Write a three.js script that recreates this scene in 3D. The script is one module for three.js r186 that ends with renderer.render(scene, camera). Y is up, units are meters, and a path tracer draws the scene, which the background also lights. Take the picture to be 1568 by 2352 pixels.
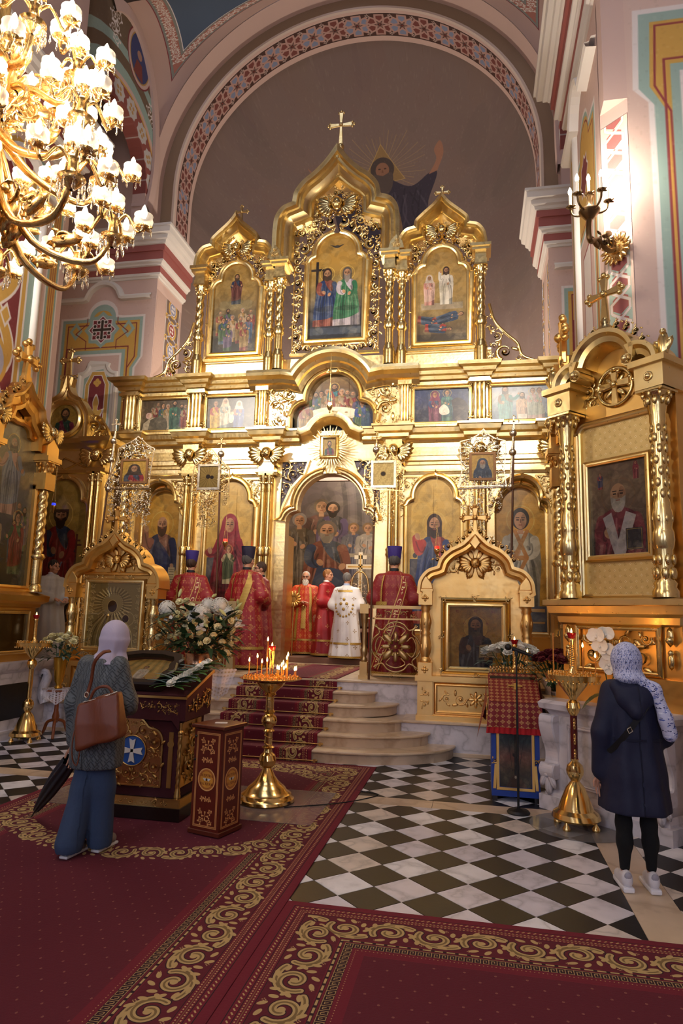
import * as THREE from 'three';
import { mergeGeometries, toCreasedNormals } from 'three/addons/utils/BufferGeometryUtils.js';
import { RoundedBoxGeometry } from 'three/addons/geometries/RoundedBoxGeometry.js';
import { RectAreaLightUniformsLib } from 'three/addons/lights/RectAreaLightUniformsLib.js';

// ---------- camera, exposure, large lights ----------
const scene = new THREE.Scene();
const renderer = new THREE.WebGLRenderer({ antialias: true });
renderer.toneMapping = THREE.LinearToneMapping;
renderer.toneMappingExposure = 1.0;
renderer.shadowMap.enabled = true;
scene.background = new THREE.Color(0x000000);
RectAreaLightUniformsLib.init();
const CAMH = 1.7409;
const camera = new THREE.PerspectiveCamera(2 * Math.atan(1176 / 1539.87) * 180 / Math.PI, 1568 / 2352, 0.1, 100);
camera.rotation.order = 'YXZ';
camera.position.set(0, CAMH, 0);
camera.rotation.set(0.154434, 0.197767, 0.026113);
camera.updateMatrixWorld(true);
const AX = -2.63;                      // axis of the church
function spot(x, y, z, tx, ty, tz, I, ang, pen, col = 0xfff0dc, rad = 4) {
  const l = new THREE.SpotLight(col, I, 0, ang, pen, 2); l.position.set(x, y, z); l.target.position.set(tx, ty, tz);
  l.castShadow = true; l.shadow.radius = rad; l.shadow.mapSize.set(1024, 1024); scene.add(l, l.target); return l;
}
function point(x, y, z, I, col = 0xfff2e2, rad = 2, parent = scene) {
  const l = new THREE.PointLight(col, I, 0, 2); l.position.set(x, y, z); l.castShadow = true; l.shadow.radius = rad; parent.add(l); return l;
}
function area(x, y, z, tx, ty, tz, w, h, I, col) {
  const l = new THREE.RectAreaLight(col, I, w, h); l.position.set(x, y, z); l.lookAt(tx, ty, tz); scene.add(l); return l;
}
// unseen floodlights added on the near piers, to brighten the icon screen
const ADDED_FLOODS = [[-6.3, 7.6, -5.4, -3.0, 5.6, -12], [1.05, 7.6, -5.4, -2.3, 5.6, -12]];
for (const f of ADDED_FLOODS) spot(...f, 195, 0.62, 0.9, 0xfff4e4, 6);
// daylight through the tall west windows, plus an added overhead skylight for soft fill
area(-6.0, 5.2, 7.85, -6.0, 4.6, 0, 2.0, 5.0, 6.0, 0xcfdcff);
area(1.4, 5.2, 7.85, 1.4, 4.6, 0, 2.0, 5.0, 6.0, 0xcfdcff);
area(-2.63, 19.3, -1.5, -2.63, 0, -3.5, 5.0, 5.0, 2.6, 0xdfe6ff);
// lamp of the sanctuary behind the screen
point(-2.63, 6.2, -14.3, 60, 0xfff0dc, 8);

// ---------- helpers ----------
let seed = 7;
const rnd = () => { seed = (seed * 1664525 + 1013904223) >>> 0; return seed / 4294967296; };
const rr = (a, b) => a + (b - a) * rnd();
const PI = Math.PI, V = (x, y, z) => new THREE.Vector3(x, y, z), sin = Math.sin, cos = Math.cos;
const lerp = (a, b, t) => a + (b - a) * t, clamp = (v, a, b) => Math.min(b, Math.max(a, v));
function ray(px, py) { return V((px - 784) / 1539.87, (1176 - py) / 1539.87, -1).applyQuaternion(camera.quaternion); }
function onY(px, py, y = 0) { const d = ray(px, py); return d.multiplyScalar((y - CAMH) / d.y).add(camera.position); }
function onZ(px, py, z) { const d = ray(px, py); return d.multiplyScalar(z / d.z).add(camera.position); }
function onX(px, py, x) { const d = ray(px, py); return d.multiplyScalar(x / d.x).add(camera.position); }
function clean(g) {
  if (g.index) g = g.toNonIndexed();
  for (const k of Object.keys(g.attributes)) if (!['position', 'normal', 'uv', 'color'].includes(k)) g.deleteAttribute(k);
  if (!g.attributes.normal) g.computeVertexNormals();
  if (!g.attributes.uv) boxUV(g);
  g.morphAttributes = {};
  return g;
}
function boxUV(g, k = 1) {
  const p = g.attributes.position, n = g.attributes.normal, uv = new Float32Array(p.count * 2);
  for (let i = 0; i < p.count; i++) {
    const ax = Math.abs(n.getX(i)), ay = Math.abs(n.getY(i)), az = Math.abs(n.getZ(i));
    let u, v;
    if (ay >= ax && ay >= az) { u = p.getX(i); v = -p.getZ(i); } else if (ax >= az) { u = -p.getZ(i); v = p.getY(i); } else { u = p.getX(i); v = p.getY(i); }
    uv[2 * i] = u * k; uv[2 * i + 1] = v * k;
  }
  g.setAttribute('uv', new THREE.BufferAttribute(uv, 2)); return g;
}
const mrg = (l) => (l = l.flat(9).filter(Boolean).map(clean), l.length === 1 ? l[0] : mergeGeometries(l));
const mv = (g, x = 0, y = 0, z = 0) => g.translate(x, y, z);
function tf(g, { s = 1, rx = 0, ry = 0, rz = 0, p = [0, 0, 0] } = {}) {
  const m = new THREE.Matrix4().compose(V(...p), new THREE.Quaternion().setFromEuler(new THREE.Euler(rx, ry, rz, 'YXZ')), Array.isArray(s) ? V(...s) : V(s, s, s));
  g = g.clone().applyMatrix4(m); if (m.determinant() < 0) flip(g); return g;
}
function flip(g) {
  if (g.index) { const a = g.index.array; for (let i = 0; i < a.length; i += 3) { const t = a[i]; a[i] = a[i + 2]; a[i + 2] = t; } return g; }
  for (const k of Object.keys(g.attributes)) { const a = g.attributes[k], n = a.itemSize; for (let i = 0; i < a.count; i += 3) for (let c = 0; c < n; c++) { const o = i * n + c, t = a.array[o]; a.array[o] = a.array[o + 2 * n]; a.array[o + 2 * n] = t; } }
  return g;
}
const mirX = (g) => tf(clean(g), { s: [-1, 1, 1] });
const bx = (w, h, d, x = 0, y = 0, z = 0) => boxUV(mv(new THREE.BoxGeometry(w, h, d), x, y, z));       // centred
const bb = (x0, x1, y0, y1, z0, z1) => bx(x1 - x0, y1 - y0, z1 - z0, (x0 + x1) / 2, (y0 + y1) / 2, (z0 + z1) / 2);
const rb = (w, h, d, x = 0, y = 0, z = 0, r = 0.01, s = 1) => boxUV(mv(new RoundedBoxGeometry(w, h, d, s, Math.min(r, w / 2.01, h / 2.01, d / 2.01)), x, y, z));
const lathe = (pts, seg = 20, x = 0, y = 0, z = 0) => { let g = new THREE.LatheGeometry(pts.map(([r, h]) => new THREE.Vector2(Math.max(r, 0.0005), h)), seg); if (seg >= 24) g = toCreasedNormals(g, 0.55); return mv(g, x, y, z); };
const sph = (r, x = 0, y = 0, z = 0, w = 10, h = 7) => mv(new THREE.SphereGeometry(r, w, h), x, y, z);
const cyl = (r0, r1, h, x = 0, y = 0, z = 0, s = 12) => mv(new THREE.CylinderGeometry(r1, r0, h, s), x, y + h / 2, z);
const ell = (a, b, c, x = 0, y = 0, z = 0, w = 10, h = 7) => mv(new THREE.SphereGeometry(1, w, h).scale(a, b, c), x, y, z);
const tor = (R, r, x = 0, y = 0, z = 0, a = 6, b = 20, arc = PI * 2) => mv(new THREE.TorusGeometry(R, r, a, b, arc), x, y, z);
const rotX = (g, a) => g.rotateX(a), rotY = (g, a) => g.rotateY(a), rotZ = (g, a) => g.rotateZ(a);
function shp(pts) { const s = new THREE.Shape(); pts.forEach(([x, y], i) => (i ? s.lineTo(x, y) : s.moveTo(x, y))); s.closePath(); return s; }
function ext(pts, d, { holes = [], bevel = 0, z = 0 } = {}) {
  const s = shp(pts); for (const h of holes) s.holes.push(new THREE.Path(h.map(([x, y]) => new THREE.Vector2(x, y))));
  return mv(boxUV(new THREE.ExtrudeGeometry(s, { depth: d - 2 * bevel, bevelEnabled: bevel > 0, bevelSize: bevel, bevelThickness: bevel, bevelOffset: -bevel, bevelSegments: 1, steps: 1 })), 0, 0, z + bevel);
}
const flat = (pts, z = 0, holes = []) => { const s = shp(pts); for (const h of holes) s.holes.push(new THREE.Path(h.map(([x, y]) => new THREE.Vector2(x, y)))); return mv(new THREE.ShapeGeometry(s), 0, 0, z); };
// uv 0..1 over a box of the plane XY
function fitUV(g, x0, x1, y0, y1) { const p = g.attributes.position, a = new Float32Array(p.count * 2); for (let i = 0; i < p.count; i++) { a[2 * i] = (p.getX(i) - x0) / (x1 - x0); a[2 * i + 1] = (p.getY(i) - y0) / (y1 - y0); } g.setAttribute('uv', new THREE.BufferAttribute(a, 2)); return g; }
// sweep a profile [[out, front], ...] along a path in XY; "out" is to the right of the walking direction
function sweep(path, prof, closed = false, crease = 0.5) {
  const n = path.length, m = prof.length, pos = [], uvs = [], out = [], uo = [];
  let L = 0;
  for (let i = 0; i < n + (closed ? 1 : 0); i++) {
    const k = i % n, P = path[k], A = path[(k + n - 1) % n], B = path[(k + 1) % n];
    let d1 = [P[0] - A[0], P[1] - A[1]], d2 = [B[0] - P[0], B[1] - P[1]];
    if (!closed && k === 0) d1 = d2; if (!closed && k === n - 1) d2 = d1;
    const l1 = Math.hypot(...d1) || 1, l2 = Math.hypot(...d2) || 1;
    const n1 = [d1[1] / l1, -d1[0] / l1], n2 = [d2[1] / l2, -d2[0] / l2];
    let mx = n1[0] + n2[0], my = n1[1] + n2[1]; const q = Math.hypot(mx, my) || 1; mx /= q; my /= q;
    const c = Math.max(0.6, mx * n1[0] + my * n1[1]);
    if (i) L += l1;
    let q2 = 0;
    for (let j = 0; j < m; j++) { const [o, f] = prof[j]; if (j) q2 += Math.hypot(o - prof[j - 1][0], f - prof[j - 1][1]); pos.push([P[0] + mx * o / c, P[1] + my * o / c, f]); uvs.push([L, q2]); }
  }
  const N = n + (closed ? 1 : 0);
  for (let i = 0; i + 1 < N; i++) for (let j = 0; j + 1 < m; j++) {
    const a = i * m + j, b = a + 1, c = a + m, d = c + 1;
    for (const k of [a, c, b, b, c, d]) { out.push(...pos[k]); uo.push(...uvs[k]); }
  }
  let g = new THREE.BufferGeometry(); g.setAttribute('position', new THREE.Float32BufferAttribute(out, 3)); g.setAttribute('uv', new THREE.Float32BufferAttribute(uo, 2));
  g.computeVertexNormals(); g = crease ? toCreasedNormals(g, crease) : g;
  return g;
}
const flatXZ = (g) => g.rotateX(-PI / 2);                      // plane XY (y = -z) to ground plan
// tapered tube along points
function tube(pts, r, rad = 5, seg = 0, { closed = false, flatten = 1 } = {}) {
  const P = pts.map((p) => (p.isVector3 ? p : V(p[0], p[1], p[2] || 0)));
  const c = P.length > 2 ? new THREE.CatmullRomCurve3(P, closed, 'centripetal') : new THREE.LineCurve3(P[0], P[1]);
  seg = seg || Math.max(1, (P.length - 1) * 3);
  const rf = typeof r === 'function' ? r : () => r, fr = c.computeFrenetFrames(seg, closed), pos = [], idx = [], nor = [], uv = [], q = V(0, 0, 0);
  for (let i = 0; i <= seg; i++) {
    c.getPoint(i / seg, q); const R = rf(i / seg), Nn = fr.normals[i], B = fr.binormals[i];
    for (let j = 0; j <= rad; j++) { const a = j / rad * PI * 2, s = sin(a), k = -cos(a) * flatten, nx = k * Nn.x + s * B.x, ny = k * Nn.y + s * B.y, nz = k * Nn.z + s * B.z; pos.push(q.x + R * nx, q.y + R * ny, q.z + R * nz); nor.push(nx, ny, nz); uv.push(j / rad, i / seg); }
  }
  for (let i = 0; i < seg; i++) for (let j = 0; j < rad; j++) { const a = i * (rad + 1) + j, b = a + rad + 1; idx.push(a, b, a + 1, b, b + 1, a + 1); }
  const g = new THREE.BufferGeometry(); g.setAttribute('position', new THREE.Float32BufferAttribute(pos, 3)); g.setAttribute('normal', new THREE.Float32BufferAttribute(nor, 3)); g.setAttribute('uv', new THREE.Float32BufferAttribute(uv, 2)); g.setIndex(idx);
  return g;
}
const rod = (a, b, r, rad = 6) => tube([a, b], r, rad, 1);
// generic grid surface f(u,v) -> [x,y,z]
function surf(f, nu, nv, { uvf = (u, v) => [u, v] } = {}) {
  const pos = [], uv = [], idx = [];
  for (let j = 0; j <= nv; j++) for (let i = 0; i <= nu; i++) { pos.push(...f(i / nu, j / nv)); uv.push(...uvf(i / nu, j / nv)); }
  for (let j = 0; j < nv; j++) for (let i = 0; i < nu; i++) { const a = j * (nu + 1) + i, b = a + 1, c = a + nu + 1, d = c + 1; idx.push(a, b, c, b, d, c); }
  const g = new THREE.BufferGeometry(); g.setAttribute('position', new THREE.Float32BufferAttribute(pos, 3)); g.setAttribute('uv', new THREE.Float32BufferAttribute(uv, 2)); g.setIndex(idx); g.computeVertexNormals();
  return g;
}
// polylines
const arc = (cx, cy, r, a0, a1, n = 12, ry = r) => Array.from({ length: n + 1 }, (_, i) => { const a = a0 + (a1 - a0) * i / n; return [cx + r * cos(a), cy + ry * sin(a)]; });
const crv = (pts, n = 8) => new THREE.CatmullRomCurve3(pts.map(([x, y]) => V(x, y, 0)), false, 'centripetal').getPoints(n * (pts.length - 1)).map((p) => [p.x, p.y]);
const mirP = (pts) => [...pts, ...pts.slice().reverse().map(([x, y]) => [-x, y])];        // half outline (x<=0 side first) to full
const shiftP = (pts, dx, dy = 0, s = 1) => pts.map(([x, y]) => [x * s + dx, y * s + dy]);
function inPoly(x, y, P) { let c = false; for (let i = 0, j = P.length - 1; i < P.length; j = i++) { const [a, b] = P[i], [d, e] = P[j]; if ((b > y) !== (e > y) && x < (d - a) * (y - b) / (e - b) + a) c = !c; } return c; }
function dPoly(x, y, P) { let m = 1e9; for (let i = 0, j = P.length - 1; i < P.length; j = i++) { const [a, b] = P[j], [c, d] = P[i], l = (c - a) ** 2 + (d - b) ** 2 || 1e-9, t = clamp(((x - a) * (c - a) + (y - b) * (d - b)) / l, 0, 1); m = Math.min(m, Math.hypot(x - a - t * (c - a), y - b - t * (d - b))); } return m; }
// carving: one spiral scroll with bud and leaves, in XY, bulging to +z
function scroll(cx, cy, r, dir = 1, ph = 0, th = 0.16, z = 0, turns = 1.5) {
  const n = 13, pts = []; for (let i = 0; i <= n; i++) { const t = i / n, a = ph + dir * t * turns * PI * 2, q = r * (1 - 0.82 * Math.pow(t, 0.9)) - r * th * 0.5; pts.push(V(cx + q * cos(a), cy + q * sin(a), z + r * (0.1 + 0.25 * t))); }
  const l = [tube(pts, (t) => r * th * (1.15 - 0.65 * t), 5, 20), sph(r * 0.24, cx, cy, z + r * 0.38, 6, 4)];
  for (let k = 0; k < 3; k++) { const a = ph + dir * (0.4 + k * 1.7); l.push(leaf(cx + r * 0.9 * cos(a), cy + r * 0.9 * sin(a), r * 0.85, a + dir * 0.9, z + r * 0.12)); }
  return l;
}
function leaf(x, y, s, a, z = 0) { return tf(new THREE.SphereGeometry(1, 6, 4), { s: [s * 0.55, s * 0.22, s * 0.15], rz: a, p: [x + cos(a) * s * 0.35, y + sin(a) * s * 0.35, z] }); }
// fill a polygon with carved scrolls; symmetric about x = cx if given
function carve(poly, { holes = [], r0 = 0.14, r1 = 0.05, n = 400, z = 0, cx = null, th = 0.17, gap = 0.9, s = 11 } = {}) {
  seed = s; const xs = poly.map((p) => p[0]), ys = poly.map((p) => p[1]), x0 = Math.min(...xs), x1 = cx ?? Math.max(...xs), y0 = Math.min(...ys), y1 = Math.max(...ys), C = [], out = [];
  for (let i = 0; i < n; i++) {
    const x = rr(x0, x1), y = rr(y0, y1); if (!inPoly(x, y, poly) || holes.some((h) => inPoly(x, y, h))) continue;
    let d = dPoly(x, y, poly); for (const h of holes) d = Math.min(d, dPoly(x, y, h));
    if (cx !== null) d = Math.min(d, cx - x + 0.012);
    const want = lerp(r0, r1, Math.min(1, i / n * 1.25));
    for (const c of C) d = Math.min(d, Math.hypot(x - c[0], y - c[1]) - c[2] * gap);
    if (d >= want * 0.8) C.push([x, y, Math.min(d, want * 1.15)]);
  }
  C.forEach(([x, y, r], i) => { const ph = rr(0, 6.28), d = i % 2 ? 1 : -1; out.push(...scroll(x, y, r, d, ph, th, z)); if (cx !== null) out.push(...scroll(2 * cx - x, y, r, -d, PI - ph, th, z)); });
  return mrg(out);
}
// ---------- objects ----------
const taken = {};
function numbered(n) { const k = (taken[n] = (taken[n] ?? -1) + 1); return k ? n + '_' + String(k).padStart(3, '0') : n; }
function sh(o) { o.castShadow = o.receiveShadow = true; return o; }
function thing(name, label, category, [x, y, z] = [0, 0, 0], turn = 0, group) {
  const o = new THREE.Group(); o.name = numbered(name); scene.add(o); o.position.set(x, y, z); o.rotation.y = turn; o.userData = { label, category }; if (group) o.userData.group = group; return o;
}
function part(parent, name, geos, m, label) { const o = sh(new THREE.Mesh(Array.isArray(geos) ? mrg(geos) : clean(geos), m)); o.name = name; if (label) o.userData.label = label; parent.add(o); return o; }
function solo(name, label, category, geos, m, pos = [0, 0, 0], turn = 0, group) { const o = part(scene, numbered(name), geos, m); o.position.set(...pos); o.rotation.y = turn; o.userData = { label, category }; if (group) o.userData.group = group; return o; }
function struct(name, geos, m, label) { const o = part(scene, numbered(name), geos, m); o.userData = { kind: 'structure' }; if (label) o.userData.label = label; return o; }
function dup(root, pos, turn, label, group) { const r = root.clone(); r.userData = { ...root.userData }; r.name = numbered(root.name.replace(/_\d{3}$/, '')); scene.add(r); r.position.set(...pos); if (turn !== undefined) r.rotation.y = turn; if (label) r.userData.label = label; if (group) r.userData.group = group; return r; }
// ---------- textures ----------
function cv(w, h, draw, { srgb = true, rep = null, wrap = true } = {}) {
  const c = document.createElement('canvas'); c.width = w; c.height = h; const x = c.getContext('2d'); draw(x, w, h);
  const t = new THREE.CanvasTexture(c); if (srgb) t.colorSpace = THREE.SRGBColorSpace; t.magFilter = THREE.LinearFilter;
  if (wrap) t.wrapS = t.wrapT = THREE.RepeatWrapping; if (rep) t.repeat.set(...rep); return t;
}
// tiling value noise
function noiseGrid(N, cells, s0) { seed = s0; const g = Array.from({ length: cells * cells }, rnd), o = new Float32Array(N * N); const S = (t) => t * t * (3 - 2 * t);
  for (let j = 0; j < N; j++) for (let i = 0; i < N; i++) { const x = i / N * cells, y = j / N * cells, a = Math.floor(x), b = Math.floor(y), u = S(x - a), v = S(y - b), G = (p, q) => g[(q % cells) * cells + p % cells]; o[j * N + i] = lerp(lerp(G(a, b), G(a + 1, b), u), lerp(G(a, b + 1), G(a + 1, b + 1), u), v); } return o; }
function fbm(N, c0, oct, s0) { const o = new Float32Array(N * N); let w = 0; for (let k = 0; k < oct; k++) { const a = 0.5 ** k, g = noiseGrid(N, c0 * 2 ** k, s0 + k * 17); w += a; for (let i = 0; i < o.length; i++) o[i] += a * g[i]; } for (let i = 0; i < o.length; i++) o[i] /= w; return o; }
function dataTex(N, f, srgb, rep) { const d = new Uint8Array(N * N * 4); for (let i = 0; i < N * N; i++) { const c = f(i); d[4 * i] = c[0]; d[4 * i + 1] = c[1]; d[4 * i + 2] = c[2]; d[4 * i + 3] = 255; } const t = new THREE.DataTexture(d, N, N); t.magFilter = THREE.LinearFilter; t.minFilter = THREE.LinearMipmapLinearFilter; t.wrapS = t.wrapT = THREE.RepeatWrapping; if (srgb) t.colorSpace = THREE.SRGBColorSpace; if (rep) t.repeat.set(rep, rep); t.needsUpdate = true; return t; }
const nz = fbm(256, 8, 4, 3), nz2 = fbm(256, 4, 5, 91);
const grainTex = dataTex(256, (i) => { const v = 255 * nz[i]; return [v, v, v]; }, false, 4);
const softTex = dataTex(256, (i) => { const v = 255 * nz2[i]; return [v, v, v]; }, false, 1.5);
const M = (c, o = {}) => { const m = new (o.clearcoat || o.transmission || o.sheen ? THREE.MeshPhysicalMaterial : THREE.MeshStandardMaterial)({ roughness: 0.7, metalness: 0, ...o }); if (c !== null) m.color.set(c); if (Array.isArray(c)) m.color.setRGB(...c); return m; };
const goldRough = dataTex(256, (i) => { const v = 255 * clamp(0.72 + 0.4 * (nz[i] - 0.3), 0, 1); return [v, v, v]; }, false, 3);
const goldMap = dataTex(256, (i) => { const t = nz2[i]; return [255, 238 + 17 * t, 205 + 50 * t]; }, true, 1.2);
const gold = (rgb, rough, extra = {}) => { const m = M(null, { metalness: 1, roughness: rough, roughnessMap: goldRough, map: goldMap, bumpMap: grainTex, bumpScale: 0.0006, ...extra }); m.color.setRGB(...rgb); return m; };
const GOLD = gold([0.82, 0.68, 0.37], 0.4), GOLDC = gold([0.82, 0.66, 0.33], 0.3), GOLDO = gold([0.82, 0.55, 0.2], 0.45), GOLDP = gold([0.82, 0.7, 0.43], 0.47, { bumpScale: 0.0012 }), GOLDD = gold([0.62, 0.42, 0.16], 0.5), BRASS = gold([0.9, 0.66, 0.28], 0.22, { bumpScale: 0.0002 }), SILVER = gold([0.72, 0.68, 0.6], 0.35), BRONZE = gold([0.2, 0.13, 0.07], 0.5), RAILM = gold([0.55, 0.42, 0.22], 0.5);
const PINK = M('#c9ada3', { roughness: 0.85, bumpMap: softTex, bumpScale: 0.002 }), WHITE = M('#d8d2cc', { roughness: 0.75 }), ROSE = M('#9c5a55', { roughness: 0.8 }), OLIVE = M('#8d7660', { roughness: 0.85 }), DARK = M('#3a2a22', { roughness: 0.7 }), CREAM = M('#cbb9ac', { roughness: 0.9 });
// ================= SETTING =================
// canvas whose drawing units are metres: (x right, y up) over [x0,x1]x[y0,y1]
function wallTex(x0, x1, y0, y1, S, draw) {
  return cv(Math.round((x1 - x0) * S), Math.round((y1 - y0) * S), (c, w, h) => {
    c.setTransform(w / (x1 - x0), 0, 0, -h / (y1 - y0), -x0 * w / (x1 - x0), y1 * h / (y1 - y0)); c.lineJoin = 'miter'; draw(c);
    c.setTransform(1, 0, 0, 1, 0, 0); seed = 5; for (let i = 0; i < w * h / 90; i++) { c.fillStyle = rnd() < 0.5 ? 'rgba(60,40,30,0.05)' : 'rgba(255,245,235,0.05)'; c.fillRect(rnd() * w, rnd() * h, rr(1, 4), rr(1, 5)); }
  }, { wrap: false });
}
const pl = (c, pts, fill, stroke, lw, close = true) => { c.beginPath(); pts.forEach(([x, y], i) => (i ? c.lineTo(x, y) : c.moveTo(x, y))); if (close) c.closePath(); if (fill) { c.fillStyle = fill; c.fill(); } if (stroke) { c.strokeStyle = stroke; c.lineWidth = lw; c.stroke(); } };
const ci = (c, x, y, r, fill, stroke, lw, ry = r) => { c.beginPath(); c.ellipse(x, y, r, ry, 0, 0, PI * 2); if (fill) { c.fillStyle = fill; c.fill(); } if (stroke) { c.strokeStyle = stroke; c.lineWidth = lw; c.stroke(); } };
const rc = (c, x0, x1, y0, y1, f) => { c.fillStyle = f; c.fillRect(x0, y0, x1 - x0, y1 - y0); };
const P_PINK = '#c9ada3', P_WH = '#dcd3cf', P_TEAL = '#95aca3', P_YEL = '#c79d4e', P_RED = '#8a3a3c', P_BURG = '#7a3236', P_LIL = '#a9a8bb', P_BRN = '#8d7357';
const offs = (pts, d) => { const n = pts.length; return pts.map((P, i) => { const A = pts[(i + n - 1) % n], B = pts[(i + 1) % n]; const d1 = [P[0] - A[0], P[1] - A[1]], d2 = [B[0] - P[0], B[1] - P[1]], l1 = Math.hypot(...d1) || 1, l2 = Math.hypot(...d2) || 1, a = [d1[1] / l1, -d1[0] / l1], b = [d2[1] / l2, -d2[0] / l2]; let mx = a[0] + b[0], my = a[1] + b[1]; const q = Math.hypot(mx, my) || 1; mx /= q; my /= q; const k = d / Math.max(0.35, mx * a[0] + my * a[1]); return [P[0] + mx * k, P[1] + my * k]; }); };
const star8 = (x, y, r, q = 0.76, n = 8, a0 = PI / 8) => Array.from({ length: n * 2 }, (_, i) => { const a = a0 + i * PI / n, k = i % 2 ? r * q : r; return [x + k * cos(a), y + k * sin(a)]; });
function rinceau(c, x, y, r, dir, col, lw, ph = 0) { c.strokeStyle = col; c.lineWidth = lw; c.lineCap = 'round'; c.beginPath(); for (let i = 0; i <= 24; i++) { const t = i / 24, a = ph + dir * t * 9, q = r * (1 - 0.85 * t); c[i ? 'lineTo' : 'moveTo'](x + q * cos(a), y + q * sin(a)); } c.stroke(); for (let k = 0; k < 4; k++) { const a = ph + dir * (0.7 + k * 1.3); ci(c, x + r * 1.12 * cos(a), y + r * 1.12 * sin(a), lw * 1.1, col); } }
const paint = (t) => M('#ffffff', { map: t, roughness: 0.85, bumpMap: softTex, bumpScale: 0.0015 });
const mX = (x, s) => AX + s * (x - AX);

// ---- floor: slab, diagonal chequer tiles, marble strips ----
const vein = fbm(512, 3, 6, 33), vein2 = fbm(512, 6, 5, 71);
const marbleTex = dataTex(512, (i) => { const r = Math.abs(vein[i] - 0.5) * 9, v = clamp(r, 0, 1), w = vein2[i]; const k = 0.80 + 0.2 * Math.pow(v, 0.4), m = 0.9 + 0.12 * w; return [240 * k * m, 238 * k * m, 240 * k * m]; }, true, 1.4);
const blackTex = dataTex(512, (i) => { const r = clamp(Math.abs(vein2[i] - 0.5) * 30, 0, 1), k = 9 + 12 * vein[i] + (1 - r) * 9; return [k * 1.08, k, k * 0.95]; }, true, 1.4);
const creamTex = dataTex(512, (i) => { const v = clamp(Math.abs(vein[i] - 0.48) * 12, 0, 1), w = vein2[i]; return [205 + 30 * w - 24 * (1 - v), 190 + 30 * w - 28 * (1 - v), 168 + 30 * w - 30 * (1 - v)]; }, true, 0.8);
const TW = ['#ffffff', '#f4eef0', '#efe2d2', '#e9e6ee'].map((c) => M(c, { map: marbleTex, roughness: 0.36 })), TB = ['#ffffff', '#e6dccd', '#ffffff'].map((c) => M(c, { map: blackTex, roughness: 0.42 }));
const CMARB = M('#f3e6d6', { map: creamTex, roughness: 0.3 }), CMARB2 = M('#e8dcd2', { map: creamTex, roughness: 0.35 }), WMARB = M('#e9e4e6', { map: marbleTex, roughness: 0.35 });
const floor = struct('floor', [bb(-10.5, 5.5, -0.3, -0.02, -9.3, 8.2)], M('#4a4540', { roughness: 0.6 }));
part(floor, 'screed', [bb(-10.5, 5.5, -0.02, -0.006, -9.3, 8.2)], M('#57514b', { roughness: 0.7 }));
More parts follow.
